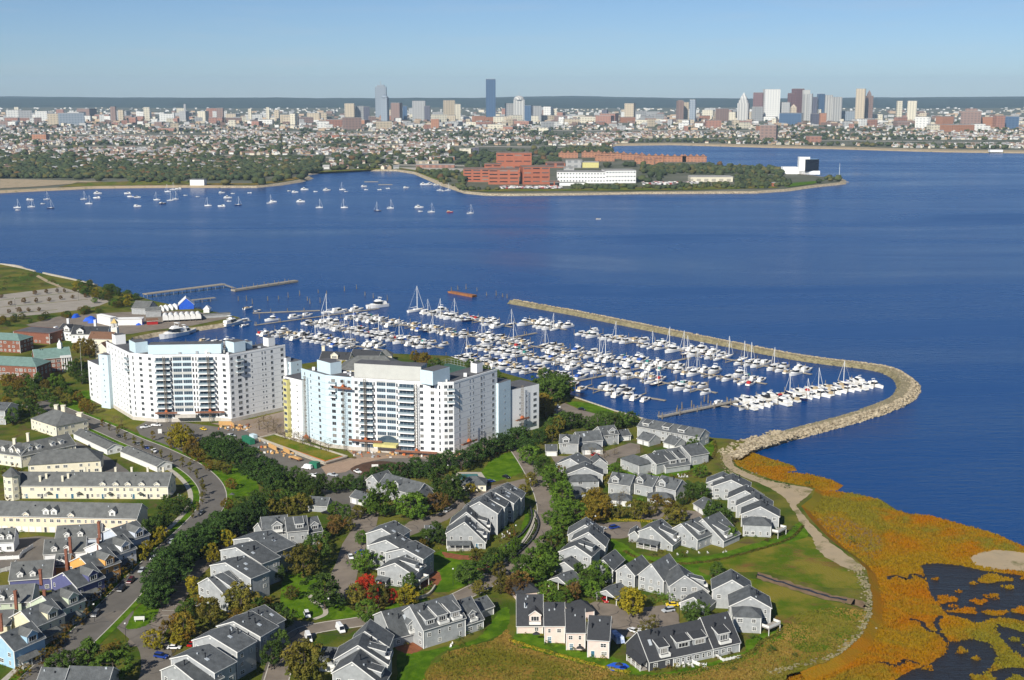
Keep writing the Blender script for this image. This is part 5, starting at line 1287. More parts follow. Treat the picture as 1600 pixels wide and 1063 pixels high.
def shed(lab, A, B, dep, e, r_, wall, roof, seed, kind='e', nm='boat_shed', wins=''):
    h = House(nm, lab, 'shed', A, None, wall, roof, seed=seed); return h.unit(A, B, dep, e, r_, kind=kind, wins=wins, rake=False)
shed('grey-roofed boat shed in the boatyard', (206, 491), (232, 492), 16, 5, 10, M_SHIN, M_ROOFL, 80)
shed('low grey workshop left of the arched tents', (228, 496), (252, 495), 10, 5, 7.5, M_SHIN, M_ROOFL, 81)
shed('blue tarpaulin covered shed at the quay end', (280, 484), (303, 483), 13, 4, 9.5, M_BTARP, M_TARP, 82, 'g')
shed('long white flat-roofed workshop along the boatyard wall', (175, 509), (222, 508), 9, 5, 5.6, M_TARP, M_TARP, 83, 'hip')
shed('white hoarding-like store beside the blue covers', (152, 505), (173, 510), 5, 7, 7.6, M_TARP, M_TARP, 84, 'hip')
shed('small dark red shed by the boatyard quay', (230, 508), (247, 507), 6, 3, 4.5, M_REDD, M_BROWNR, 85)
shed('white kiosk with pointed roof near the quay tip', (318, 489), (327, 489), 7, 3, 6, M_TARP, M_TARP, 86, 'hip')
shed('low grey store at the quay tip', (314, 498), (360, 495), 6, 2.5, 3.2, M_SHIN, M_ROOFL, 87)
for k, (x, y, s) in enumerate(((118, 496, 3.2), (141, 501, 4.0), (146, 504, 3.5), (256, 484, 3.0), (219, 507, 3.4))):
    mb = MB(); rr2 = random.Random(k); vs = []; 
    for i in range(10):
        a_ = 2 * math.pi * i / 10; vs.append((s * 1.5 * math.cos(a_) * rr2.uniform(.8, 1.1), s * math.sin(a_) * rr2.uniform(.8, 1.1), 0))
    top = [(v[0] * .55, v[1] * .45, s * rr2.uniform(.6, .9)) for v in vs]; mb.faces(vs + top, [(i, (i + 1) % 10, 10 + (i + 1) % 10, 10 + i) for i in range(10)] + [tuple(range(10, 20))])
    O('covered_boat', mb.mesh('covered_boat', M_BTARP), None, G(x, y), rr2.uniform(0, 3), f'boat under bright blue tarpaulin in the boatyard, {ordn(k + 1)} listed from the left' if False else ('bright blue tarpaulin cover ' + ('alone at the left of the boatyard', 'beside the white hoarding-like store', 'in front of the white hoarding-like store', 'in front of the peaked tents', 'near the dark red shed')[k]), 'tarpaulin', 'blue boatyard covers')
mark('the boatyard', 200, 500)
# ================================================================ boats, docks, piers
M_HULL = mat('white gelcoat', (0.80, 0.79, 0.75), 0.3, rand=0.06)
M_DECKB = mat('cream boat deck', (0.66, 0.61, 0.51), 0.6, rand=0.1)
M_BGLASS = mat('boat window', (0.015, 0.02, 0.03), 0.1, spec=.6)
M_CANB = mat('blue canvas', (0.03, 0.09, 0.33), 0.8)
M_CANK = mat('black canvas', (0.02, 0.022, 0.03), 0.8)
M_CANT = mat('tan canvas', (0.46, 0.36, 0.22), 0.8)
M_CANR = mat('red canvas', (0.40, 0.03, 0.03), 0.8)
M_CANG = mat('teal canvas', (0.04, 0.22, 0.20), 0.8)
M_NAVY = mat('navy hull', (0.012, 0.016, 0.06), 0.25)
M_REDH = mat('red hull', (0.42, 0.03, 0.03), 0.3)
M_SPAR = mat('aluminium spar', (0.68, 0.68, 0.66), 0.4)
M_DOCK = mat('weathered dock boards', (0.30, 0.265, 0.21), 0.9, 0.15, 0.5)
M_PILE = mat('timber piling', (0.20, 0.165, 0.12), 0.9, 0.2, 0.6, rand=.15)
M_WOODB = mat('varnished wood', (0.30, 0.14, 0.05), 0.5)
def hull(L, B, fb, m, sail=False):
    mb = MB(); st = 9; rows = []
    for i in range(st):
        t = i / (st - 1)
        if sail: w = math.sin(math.pi * min(1, (t * .82 + .18))) ** .7 if t < 1 else 0
        else: w = 1.0 if t < .45 else max(0.0, 1 - ((t - .45) / .55) ** 2.3)
        hb = B / 2 * w; x = -L / 2 + L * t; z = fb * (1 + .35 * t * t)
        rows.append([(x - .1 * (1 - t), -hb, z), (x - .25 * t * fb, -hb * .82, .05), (x - .5 * t, 0, -.4), (x - .25 * t * fb, hb * .82, .05), (x - .1 * (1 - t), hb, z)])
    for i in range(st - 1):
        for k in range(4): mb.faces([rows[i][k], rows[i][k + 1], rows[i + 1][k + 1], rows[i + 1][k]], [(0, 1, 2, 3)], 0)
        mb.faces([rows[i][0], rows[i + 1][0], rows[i + 1][4], rows[i][4]], [(0, 1, 2, 3)], 1)
    mb.poly(rows[0], 0)
    return mb.mesh('hull', [m, M_DECKB])
def taper(mb, x0, x1, y0, y1, z0, z1, f0=.15, f1=.3, fy=.12, m=0):
    a0, a1 = x0 + (x1 - x0) * f0, x1 - (x1 - x0) * f1
    mb.hexa([(x0, y0, z0), (x1, y0 * .7, z0), (x1, y1 * .7, z0), (x0, y1, z0), (a0, y0 * (1 - fy), z1), (a1, y0 * .75 * (1 - fy), z1), (a1, y1 * .75 * (1 - fy), z1), (a0, y1 * (1 - fy), z1)], m)
PROTO = {}
def cruiser(L, canvas, hullm=None, fly=False):
    B = L * .31; fb = L * .115; P = [('hull', hull(L, B, fb, hullm or M_HULL))]
    mb = MB(); taper(mb, -L * .12, L * .36, -B * .40, B * .40, fb, fb + L * .055, .0, .35); P.append(('coachroof', mb.mesh('coachroof', M_HULL)))
    mb = MB(); taper(mb, -L * .2, L * .16, -B * .42, B * .42, fb + L * .02, fb + L * .13, .02, .45); P.append(('windscreen', mb.mesh('windscreen', M_BGLASS)))
    mb = MB(); z = fb + L * .13
    if fly:
        taper(mb, -L * .24, L * .06, -B * .40, B * .40, z, z + .28, 0, .1); taper(mb, -L * .16, L * .04, -B * .3, B * .3, z + .28, z + .9, .0, .35); P.append(('flybridge', mb.mesh('flybridge', M_HULL)))
        mb = MB(); mb.tube((-L * .14, -B * .28, z + .3), (-L * .18, -B * .28, z + 1.9), .06, .05, 4); mb.tube((-L * .14, B * .28, z + .3), (-L * .18, B * .28, z + 1.9), .06, .05, 4); mb.box(-L * .22, -B * .3, z + 1.9, -L * .14, B * .3, z + 2.05); P.append(('radar_arch', mb.mesh('radar_arch', M_HULL)))
    else:
        taper(mb, -L * .22, L * .02, -B * .40, B * .40, z, z + .22, 0, .1); P.append(('hardtop', mb.mesh('hardtop', M_HULL)))
    mb = MB(); zc = fb + L * (.15 if not fly else .11); taper(mb, -L * .44, -L * .2, -B * .36, B * .36, fb + .1, zc, .12, .0); P.append(('canvas_enclosure', mb.mesh('canvas_enclosure', canvas)))
    mb = MB(); mb.box(-L * .555, -B * .4, .25, -L * .49, B * .4, .4); P.append(('swim_platform', mb.mesh('swim_platform', M_DECKB)))
    return P
def runabout(L, canvas, hullm=None):
    B = L * .34; fb = L * .11; P = [('hull', hull(L, B, fb, hullm or M_HULL))]
    mb = MB(); taper(mb, -L * .05, L * .12, -B * .38, B * .38, fb, fb + L * .09, .1, .6); P.append(('windscreen', mb.mesh('windscreen', M_BGLASS)))
    mb = MB(); taper(mb, -L * .42, L * .05, -B * .40, B * .40, fb - .02, fb + L * .075, .1, .1); P.append(('boat_cover', mb.mesh('boat_cover', canvas)))
    mb = MB(); mb.box(-L * .57, -.25, .2, -L * .49, .25, fb + .7); P.append(('outboard', mb.mesh('outboard', M_CANK)))
    return P
def sloop(L, canvas, hullm=None):
    B = L * .28; fb = L * .095; P = [('hull', hull(L, B, fb, hullm or M_HULL, True))]
    mb = MB(); taper(mb, -L * .15, L * .25, -B * .3, B * .3, fb, fb + .55, .05, .2); P.append(('coachroof', mb.mesh('coachroof', M_HULL)))
    H = L * 1.28
    mb = MB(); mb.tube((L * .08, 0, fb), (L * .08, 0, H), .24, .17, 6); mb.tube((L * .08, -B * .35, H * .55), (L * .08, B * .35, H * .55), .05, .05, 4); P.append(('mast', mb.mesh('mast', M_SPAR)))
    mb = MB(); mb.tube((L * .06, 0, fb + 1.5), (-L * .34, 0, fb + 1.4), .2, .12, 6); P.append(('boom', mb.mesh('boom', canvas)))
    mb = MB(); mb.tube((L * .49, 0, fb * 1.3), (L * .085, 0, H * .97), .12, .1, 4, cap=False); mb.tube((-L * .48, 0, fb), (L * .075, 0, H), .03, .03, 3, cap=False); P.append(('stay', mb.mesh('stay', M_SPAR)))
    return P
KIND = {
    'c_b': ('motor_cruiser', lambda: cruiser(11, M_CANB), 'white cruiser with blue canvas'), 'c_w': ('motor_cruiser', lambda: cruiser(11.5, M_TARP), 'all-white cruiser'),
    'c_t': ('motor_cruiser', lambda: cruiser(10.5, M_CANT), 'white cruiser with tan canvas'), 'c_k': ('motor_cruiser', lambda: cruiser(11, M_CANK), 'white cruiser with black canvas'),
    'c_r': ('motor_cruiser', lambda: cruiser(10, M_CANR), 'white cruiser with red canvas'), 'c_g': ('motor_cruiser', lambda: cruiser(10, M_CANG), 'white cruiser with teal canvas'),
    'f_w': ('flybridge_yacht', lambda: cruiser(14, M_TARP, None, True), 'large white flybridge yacht'), 'f_b': ('flybridge_yacht', lambda: cruiser(13, M_CANB, None, True), 'flybridge yacht with blue canvas'),
    'c_n': ('motor_cruiser', lambda: cruiser(11.5, M_TARP, M_NAVY), 'navy-hulled cruiser'), 'c_x': ('motor_cruiser', lambda: cruiser(10, M_CANT, M_REDH), 'red-hulled cruiser'),
    'r_w': ('runabout', lambda: runabout(7.5, M_TARP), 'small white runabout'), 'r_b': ('runabout', lambda: runabout(7, M_CANB), 'small runabout under blue cover'), 'r_t': ('runabout', lambda: runabout(7.5, M_CANT), 'small runabout under tan cover'),
    's_w': ('sailing_yacht', lambda: sloop(11, M_TARP), 'white sailing yacht'), 's_b': ('sailing_yacht', lambda: sloop(10.5, M_CANB), 'sailing yacht with blue sail cover'), 's_n': ('sailing_yacht', lambda: sloop(11, M_CANB, M_NAVY), 'navy-hulled sailing yacht'),
}
def boat(kind, p, rz, label, group=None, scale=1.0):
    nm, f, _ = KIND[kind]
    if kind not in PROTO: PROTO[kind] = f()
    o = thing(nm, label, 'boat', (p.x, p.y, 0.12), rz, group)
    if scale != 1: o.scale = (scale,) * 3
    for pn, me in PROTO[kind]: O(pn, me, o)
    return o
rb = random.Random(77)
def pick(big=.2, sail=.1):
    x = rb.random()
    if x < sail: return rb.choice(('s_w', 's_b', 's_w', 's_n'))
    if x < sail + big: return rb.choice(('f_w', 'f_w', 'f_w', 'f_w', 'f_b'))
    if x < sail + big + .16: return rb.choice(('r_w', 'r_w', 'r_w', 'r_t', 'r_t', 'r_b'))
    return rb.choice(('c_w',) * 12 + ('c_t',) * 6 + ('c_k', 'c_k', 'c_k', 'c_b', 'c_n', 'c_g', 'c_r'))
NBOAT = 0
def dock(short, A, B, gap=6.0, sides=(1, -1), big=.2, sail=.1, skip=.1, ends=('the shore end', 'the outer end'), w=2.4, noboat=()):
    """a floating walkway from A to B (pixels on the water) with finger piers, pilings and boats berthed at right angles to it."""
    global NBOAT
    a, b = G(*A, 0.0), G(*B, 0.0); u = (b - a); W = u.length; u.normalize(); n = Vector((-u.y, u.x, 0)); rz = math.atan2(u.y, u.x)
    root = thing('floating_dock', f'floating timber dock, {short}', 'dock', (a.x, a.y, 0), rz, 'marina docks')
    mb = MB(); mb.box(0, -w / 2, .25, W, w / 2, .55); O('walkway', mb.mesh('walkway', M_DOCK), root)
    k = int(W / gap)
    for s in sides:
        sd = 'far' if (n * s).y > 0 else 'near'; i_n = 0
        for i in range(k):
            x = gap * (i + .5)
            if i % 2 == 0:
                mb = MB(); L_ = 8.5; y0, y1 = (w / 2, w / 2 + L_) if s > 0 else (-w / 2 - L_, -w / 2); mb.box(x - gap * .5 - .45, y0, .25, x - gap * .5 + .45, y1, .5); fo = O('finger', mb.mesh('finger', M_DOCK), root)
                mb = MB(); yy = y1 - .3 if s > 0 else y0 + .3; mb.tube((x - gap * .5, yy, -1), (x - gap * .5, yy, 4.4), .2, .2, 6); O('piling', mb.mesh('piling', M_PILE), fo)
            if rb.random() < skip or (i / k) in noboat: continue
            kd = pick(big, sail); off = w / 2 + {'f': 6.6, 'c': 5.4, 'r': 4.0, 's': 5.4}[kd[0]] + rb.uniform(-.3, .8)
            p = a + u * (x + rb.uniform(-.4, .4)) + n * (s * off); i_n += 1; NBOAT += 1
            boat(kd, p, rz + (math.pi / 2 if s > 0 else -math.pi / 2) + (math.pi if rb.random() < .3 else 0) + rb.uniform(-.04, .04), f'{KIND[kd][2]}, {ordn(i_n)} from left, {sd} side of {short}', 'boats berthed in the marina', rb.uniform(.86, 1.12))
dock('upper marina dock', (672, 489), (800, 512), 6.14, big=.3, sail=.2)
dock('short breakwater-tip dock', (815, 504), (885, 516), 6.51, big=.4, sail=.15, skip=.15)
dock('long breakwater dock', (910, 521), (1268, 586), 6.51, sail=.16, skip=.16)
dock('longest middle dock', (545, 495), (1198, 601), 6.23, sail=.08, skip=.14)
dock('upper-left dock', (486, 504), (692, 545), 6.04, sail=.08)
dock('left inner dock', (416, 520), (600, 548), 6.04, sail=.1, skip=.12)
dock('inner middle dock', (742, 541), (1120, 615), 6.32, sail=.06, skip=.14)
dock('right tower dock', (712, 557), (905, 596), 6.32, sail=.03, skip=.12, big=.1)
dock('sea wall dock', (912, 606), (1040, 627), 6.7, sail=.03, skip=.2, big=.1)
dock('slanting pier dock', (1152, 636), (1364, 599), 5.95, sail=.04, big=.15, skip=.1)
dock('left tower dock', (305, 536), (410, 551), 6.51, sail=.05, big=.3)
# cross walkways visible between the rows
def pier(lab, A, B, w, z, th=.4, piles=8, deckm=None, pm=None, rail=False, nm='pier', step=12):
    a, b = G(*A, 0.0), G(*B, 0.0); u = (b - a); W = u.length; rz = math.atan2(u.y, u.x); root = thing(nm, lab, 'pier', (a.x, a.y, 0), rz, None)
    mb = MB(); mb.box(0, -w / 2, z - th, W, w / 2, z); O('walkway', mb.mesh('walkway', deckm or M_DOCK), root)
    x = 1.0
    while x < W and piles:
        for s in (-1, 1):
            mb = MB(); mb.tube((x, s * (w / 2 - .2), -1.5), (x, s * (w / 2 - .2), z + (2.5 if piles == 2 else -.1)), .28, .28, 6); O('piling', mb.mesh('piling', pm or M_PILE), root)
        x += step
    if rail:
        for s in (-1, 1):
            mb = MB()
            for zz in (.5, 1.0): mb.tube((0, s * (w / 2 - .1), z + zz), (W, s * (w / 2 - .1), z + zz), .05, .05, 4)
            for k in range(int(W / 3)): mb.tube((k * 3, s * (w / 2 - .1), z), (k * 3, s * (w / 2 - .1), z + 1), .05, .05, 4)
            O('railing', mb.mesh('railing', M_BFRAME), root)
    return root
pier('long walkway crossing the inner marina rows', (890, 599), (1078, 560), 2.6, .55, .3, 2, step=22, nm='walkway_dock')
pier('walkway crossing the middle marina rows', (762, 536), (838, 521), 2.6, .55, .3, 2, step=20, nm='walkway_dock')
pier('outer walkway with large yachts at the upper left', (398, 509), (592, 483), 2.6, .55, .3, 2, step=22, nm='walkway_dock')
pier('long gangway pier from the sea wall to the slanting pier dock', (1030, 655), (1152, 630), 3.2, 1.6, .4, 2, step=14, rail=True)
pier('stub float off the gangway pier', (1118, 634), (1140, 637), 3, .5, .3, 0, nm='float')
pier('old wooden trestle pier reaching from the left shore', (226, 466), (350, 450), 7, 4.0, .8, 8, step=9, pm=mat('grey trestle piles', (.18, .2, .22), .9, .15, .5))
pier('detached outer end of the wooden pier', (364, 456), (463, 441), 6, 2.0, 1.6, 2, step=13)
pier('low trestle beside the blue tarpaulin shed', (300, 474), (336, 470), 4, 3, .5, 8, step=8)
pier('short timber dock at the boatyard', (395, 490), (500, 486), 3, .6, .4, 2, step=14)
pier('timber dock along the boatyard quay', (235, 524), (330, 512), 3, .6, .4, 2, step=12)
g = thing('gangway', 'short gangway linking the two wooden piers', 'gangway', G(350, 449.5, 0)); a, b = G(349, 449.5, 0) - g.location, G(366, 455.5, 0) - g.location
mb = MB(); ribbon([a, b], -1, 1, 3.0, mb, zt=3.3); O('walkway', mb.mesh('walkway', M_DOCK), g); mb = MB(); mb.tube((a.x, a.y, 4.3), (b.x, b.y, 4.0), .06, .06, 4); O('railing', mb.mesh('railing', M_BFRAME), g)
# yachts along the outer walkway and other single craft
def U_(a, b): d = G(*b, 0) - G(*a, 0); return math.atan2(d.y, d.x)
ow = U_((398, 509), (592, 483))
for k, (x, y, kd, s, lab) in enumerate(((424, 501.5, 'f_b', 1.0, 'leftmost flybridge yacht on the outer walkway'), (462, 497, 'c_w', 1.1, 'second boat along the outer walkway'), (481, 494, 'c_w', .9, 'third boat along the outer walkway'), (512, 489.5, 's_w', 1.2, 'sailing yacht lying on the outer walkway'), (531, 488.5, 'c_w', 1.35, 'long white cruiser next to the sailing yacht on the outer walkway'),
        (558, 486, 'f_w', 1.0, 'sport yacht next to the biggest yacht on the outer walkway'), (588, 481, 'f_w', 1.6, 'biggest white motor yacht at the far end of the outer walkway'), (650, 487, 's_w', 1.55, 'tallest-masted sailing yacht off the far upper dock'), (668, 490, 'c_w', 1.2, 'long white cruiser beside the tallest-masted yacht'),
        (270, 527, 'f_w', 1.9, 'very large white motor yacht behind the left tower'), (293, 521, 'f_b', 1.4, 'dark-topped yacht berthed beyond the very large one'), (365, 508, 'f_w', 1.5, 'white yacht near the boatyard quay tip'), (380, 505, 'c_w', 1.1, 'white cruiser lying off the quay tip'), (383, 510, 'r_w', 1.2, 'runabout tied near the quay tip'),
        (1123, 632, 'c_w', .9, 'white cruiser alone off the gangway pier'), (1160, 640, 'r_w', 1.3, 'runabout at the near end of the slanting pier dock'), (898, 603, 'c_x', 1.1, 'red boat moored near the sea wall'), (388, 483, 'r_t', 1.4, 'brown workboat off the boatyard dock'), (402, 487, 'r_w', 1.0, 'grey dinghy off the boatyard dock'))):
    boat(kd, G(x, y, 0), ow + (0 if k % 3 else math.pi) + (0.0 if k < 9 else .25), lab, None, s)
# old wooden barge and dolphin pilings
root = thing('wooden_barge', 'rusty brown barge wreck off the breakwater tip', 'barge', G(722, 461, 0), U_((704, 457), (741, 464))); L_ = (G(741, 464, 0) - G(704, 457, 0)).length
mb = MB(); mb.hexa([(-L_ / 2, -2.6, -.3), (L_ / 2, -2.6, -.3), (L_ / 2, 2.6, -.3), (-L_ / 2, 2.6, -.3), (-L_ / 2 - 1, -2.8, 1.4), (L_ / 2 + 1, -2.8, 2.0), (L_ / 2 + 1, 2.8, 2.0), (-L_ / 2 - 1, 2.8, 1.4)]); O('hull', mb.mesh('hull', mat('rusted barge', (.30, .12, .04), .9, .25, .3)), root)
mb = MB(); mb.box(-L_ * .4, -1.8, 1.6, L_ * .3, 1.8, 1.9); O('deck', mb.mesh('deck', M_RUST), root)
pil = [(435, 468), (450, 465), (468, 462), (480, 470), (497, 458), (510, 460), (538, 455), (557, 452), (418, 470), (484, 475), (500, 473), (570, 462), (583, 466), (605, 470), (705, 455), (715, 453), (728, 452), (745, 455), (760, 462), (775, 462), (785, 464), (792, 466), (1065, 640), (1080, 636), (1100, 628), (1106, 630), (1058, 645), (372, 470), (385, 470), (394, 475), (405, 498), (1095, 640)]
pil.sort()
for k, (x, y) in enumerate(pil):
    mb = MB(); mb.tube((0, 0, -1), (0.1, 0, rb.uniform(3.0, 5.5)), .28, .24, 6); mb.tube((.45, .3, -1), (.3, .1, rb.uniform(2, 4)), .24, .2, 6)
    O('mooring_piling', mb.mesh('mooring_piling', M_PILE), None, G(x, y, 0), 0, f'weathered mooring piling in open water, {ordn(k + 1)} from the left', 'piling', 'lone pilings in the water')
# moored boats in the far anchorage
far_b = [(27, 325, 's_w'), (28, 329, 'r_w'), (47, 313, 'c_w'), (49, 324, 's_w'), (67, 319, 'r_w'), (73, 312, 's_b'), (79, 326, 's_n'), (131, 312, 's_w'), (139, 319, 's_w'), (151, 310, 'c_w'), (153, 303, 'f_w'), (199, 303, 'c_w'), (204, 308, 'c_b'), (215, 309, 'c_k'), (215, 323, 'c_w'), (245, 313, 's_w'),
         (254, 319, 'c_n'), (266, 314, 's_w'), (274, 312, 's_w'), (290, 306, 'r_w'), (309, 308, 'r_w'), (325, 322, 's_w'), (346, 323, 'c_w'), (347, 302, 'c_w'), (356, 310, 'f_w'), (358, 315, 'r_w'), (364, 303, 'r_w'), (372, 321, 's_n'), (390, 302, 'r_w'), (422, 318, 's_w'), (427, 316, 'c_w'), (452, 299, 'r_w'), (461, 301, 'c_w'), (470, 316, 'f_w'), (476, 297, 'f_w'),
         (493, 300, 'r_w'), (499, 325, 's_w'), (511, 298, 'f_w'), (535, 297, 's_w'), (538, 325, 's_w'), (541, 300, 'r_w'), (569, 292, 'c_w'), (572, 297, 'r_w'), (590, 330, 's_n'), (593, 297, 'r_w'), (606, 295, 'r_w'), (610, 326, 's_w'), (635, 294, 'c_w'), (655, 325, 'f_w'), (657, 331, 'r_w'), (662, 289, 'f_w'), (672, 289, 'f_w'), (682, 290, 'c_w'), (674, 332, 's_w'), (687, 298, 's_w'), (693, 299, 'r_w'), (700, 298, 's_w'), (703, 332, 'c_x'), (735, 334, 's_w'), (935, 343, 'r_t'), (270, 297, 's_w'), (278, 296, 'c_w'), (262, 300, 's_w')]
far_b.sort()
for k, (x, y, kd) in enumerate(far_b):
    boat(kd, G(x, y, 0), rb.choice((0.25, 0.4, 3.3, 0.1)), f'{KIND[kd][2]} moored in the far cove, {ordn(k + 1)} from the left', 'boats moored in the far cove', 1.02)
for k, (x, y) in enumerate(((580, 284.5), (602, 289))):
    mb = MB(); mb.box(-14, -3, 0, 14, 3, .9); O('mooring_raft', mb.mesh('mooring_raft', M_DOCK), None, G(x, y, 0), .1, ('farther' if k == 0 else 'nearer') + ' brown floating raft in the far cove', 'raft')
print('boats', NBOAT)
# ================================================================ trees, hedges, cars, street things
M_BARK = mat('bark', (0.085, 0.065, 0.05), 0.95, 0.2, 2.0)
def leafm(name, c, c2, rand=.34): return mat(name, c, 0.75, 0.3, 0.9, spec=.2, rand=rand, col2=c2, trans=.22, detail=3)
LEAF = {
    'pine': leafm('pine needles', (0.0319, 0.0750, 0.0126), (0.0508, 0.0930, 0.0162)), 'oak': leafm('green leaves', (0.0580, 0.1275, 0.0108), (0.1015, 0.1650, 0.0144)), 'dark': leafm('dark green leaves', (0.0435, 0.0900, 0.0126), (0.0696, 0.1110, 0.0144)),
    'olive': leafm('olive turning leaves', (0.1087, 0.1275, 0.0144), (0.1595, 0.1200, 0.0180)), 'yel': leafm('yellow-green leaves', (0.1885, 0.1950, 0.0108), (0.2755, 0.2025, 0.0108)), 'org': leafm('orange-brown leaves', (0.2248, 0.1125, 0.0126), (0.1595, 0.1425, 0.0144)),
    'red': leafm('red maple leaves', (0.5220, 0.0270, 0.0108), (0.3770, 0.0450, 0.0135)), 'rust': leafm('rusty brown leaves', (0.1740, 0.0750, 0.0198), (0.1232, 0.0930, 0.0198)), 'bare': leafm('sparse brown twigs', (0.2320, 0.1725, 0.0630), (0.1885, 0.1500, 0.0540)),
}
def tree_meshes(kind, v):
    """one-metre-tall pattern: trunk with limbs, and a crown of many small leaf faces gathered in clumps of uneven size."""
    r = random.Random(hash((len(kind), kind[0], v)) % 9999 + v * 31 + sum(map(ord, kind)))
    slim = kind == 'slim'
    shape = {'pine': (.40, .12, .98), 'dark': (.42, .14, .98), 'slim': (.17, .18, 1.0), 'shrub': (.60, -.02, .95), 'bare': (.42, .15, 1.0)}.get(kind, (.44, .16, .99))
    W, z0, z1 = shape
    tr = MB(); top = z0 + (z1 - z0) * .62
    tr.tube((0, 0, -.02), (r.uniform(-.02, .02), r.uniform(-.02, .02), top), .032, .012, 7)
    for k in range(7):
        z = z0 + (top - z0) * r.uniform(.1, .95); a = r.uniform(0, 6.28); l = W * r.uniform(.45, .75)
        tr.tube((0, 0, z), (math.cos(a) * l, math.sin(a) * l, z + l * r.uniform(.35, .8)), .012, .004, 5)
    cl = []
    nc = {'slim': 22, 'bare': 40, 'shrub': 26}.get(kind, 74)
    for k in range(nc):
        z = r.random()
        if kind in ('pine',): prof = (1 - z) ** .55 * (.55 + .45 * min(1, z * 5))
        elif kind == 'shrub': prof = math.sqrt(max(0, 1 - z * z))
        else: prof = math.sqrt(max(0, 1 - (2 * z - .9) ** 2 / 1.25)) if z < .97 else .25
        a = r.uniform(0, 6.28); rad = W * prof * math.sqrt(r.uniform(.25, 1)) * (1 + .22 * math.sin(2 * a + v * 2) + .12 * math.sin(5 * a + v)) * (1.22 if r.random() < .12 else 1)
        cl.append((math.cos(a) * rad, math.sin(a) * rad, z0 + (z1 - z0) * (.05 + .9 * z), r.uniform(.05, .125) * (1.0 if not slim else .85) * (1.25 if kind == 'shrub' else 1)))
    cr = MB(); per = {'bare': 12, 'slim': 34, 'shrub': 42}.get(kind, 38)
    for (x, y, z, s) in cl:
        for k in range(int(per * r.uniform(.6, 1.25))):
            d = Vector((r.gauss(0, 1), r.gauss(0, 1), r.gauss(0, .8))); d.normalize(); q = s * r.uniform(.45, 1.05)
            p = Vector((x, y, z)) + d * q
            nrm = (d * 1.0 + Vector((0, 0, .35)) + Vector((r.uniform(-.6, .6), r.uniform(-.6, .6), r.uniform(-.6, .6)))).normalized()
            u = nrm.orthogonal().normalized(); w_ = nrm.cross(u); t = r.uniform(0, 6.28); u, w_ = u * math.cos(t) + w_ * math.sin(t), w_ * math.cos(t) - u * math.sin(t)
            l = r.uniform(.022, .042) * (.6 if kind == 'bare' else 1.0)
            cr.poly([p - u * l, p - w_ * l * .62, p + u * l, p + w_ * l * .62])
    return tr, cr
TM = {}
NAMES = {'pine': ('pine_tree', 'dark pine tree'), 'oak': ('broadleaf_tree', 'green leafy tree'), 'dark': ('broadleaf_tree', 'dark green tree'), 'olive': ('broadleaf_tree', 'olive tree turning brown'), 'yel': ('autumn_tree', 'yellow-green autumn tree'), 'org': ('autumn_tree', 'orange-brown autumn tree'), 'red': ('maple_tree', 'bright red maple'), 'rust': ('autumn_tree', 'rust-red tree'), 'bare': ('bare_tree', 'nearly bare brown tree')}
TREES = []
def tree(px, py, h, kind, form=None, w=1.0): TREES.append((px, py, h, kind, form or ('pine' if kind == 'pine' else 'bare' if kind == 'bare' else 'round'), w))
def trees(kind, h, pts, form=None, w=1.0):
    for p in pts: tree(p[0] + rnd.uniform(-1, 1), p[1] + rnd.uniform(-.6, .6), h * rnd.uniform(.85, 1.15), kind, form, w)
# hedge of pines beside the street
trees('pine', 10, [(246, 952), (256, 934), (268, 914), (281, 897), (296, 884), (311, 873), (326, 863), (341, 853), (356, 845), (371, 838), (388, 830)], 'dark', 1.15)
trees('pine', 10.6, [(238, 948), (246, 926), (258, 906), (270, 890), (284, 878), (298, 868), (312, 858), (326, 849), (340, 840), (355, 832), (370, 825), (385, 818), (400, 812), (247, 938), (263, 897), (291, 873), (333, 844)], 'dark', 1.1)
trees('dark', 8.8, [(415, 806), (430, 802), (445, 798), (460, 796), (475, 792), (380, 806), (400, 798), (420, 790), (440, 782), (456, 777), (470, 772), (490, 778), (502, 772), (480, 764), (462, 760), (445, 766)])
trees('olive', 8.5, [(425, 808), (450, 806), (470, 802), (436, 795)])
# dark mass between the street and the turning circle
trees('pine', 9.5, [(322, 706), (335, 713), (346, 721), (356, 717), (368, 729), (380, 737), (392, 746), (404, 753), (417, 761), (430, 768), (398, 730), (412, 741), (425, 751), (437, 760), (340, 702), (360, 706), (374, 716), (386, 724)], 'dark', 1.15)
trees('yel', 9.5, [(274, 698), (285, 704), (279, 690), (292, 695)]); trees('org', 8, [(298, 714), (311, 723), (303, 706)])
trees('org', 6, [(362, 765), (356, 796), (326, 736)]); trees('olive', 4.5, [(344, 735), (355, 742)])
# pines below the right tower
trees('pine', 8.5, [(560, 771), (572, 763), (585, 754), (598, 750), (612, 749), (626, 749), (640, 748), (655, 748), (668, 748), (680, 743), (690, 736), (700, 727), (648, 740), (675, 736)], 'dark', 1.1)
trees('pine', 10, [(720, 736), (732, 729), (745, 723), (757, 717), (770, 713), (782, 707), (795, 704), (808, 701), (818, 706), (828, 712), (842, 694), (800, 694), (815, 693)], 'dark', 1.1)
trees('oak', 11, [(828, 727), (849, 744), (868, 770), (878, 792), (884, 815), (877, 832), (898, 820), (862, 757)], None, 1.15)
trees('org', 10.5, [(918, 812), (930, 803), (941, 812), (924, 822)]); trees('olive', 8, [(965, 811), (992, 812), (1052, 820)], None, 1.2); trees('org', 6.5, [(1027, 793), (848, 655), (843, 648)])
trees('dark', 8, [(1095, 781), (1080, 781), (1110, 811), (1131, 823), (1120, 815)], None, 1.1); trees('bare', 6, [(960, 712), (945, 716), (925, 712), (968, 792), (975, 780), (1000, 712)])
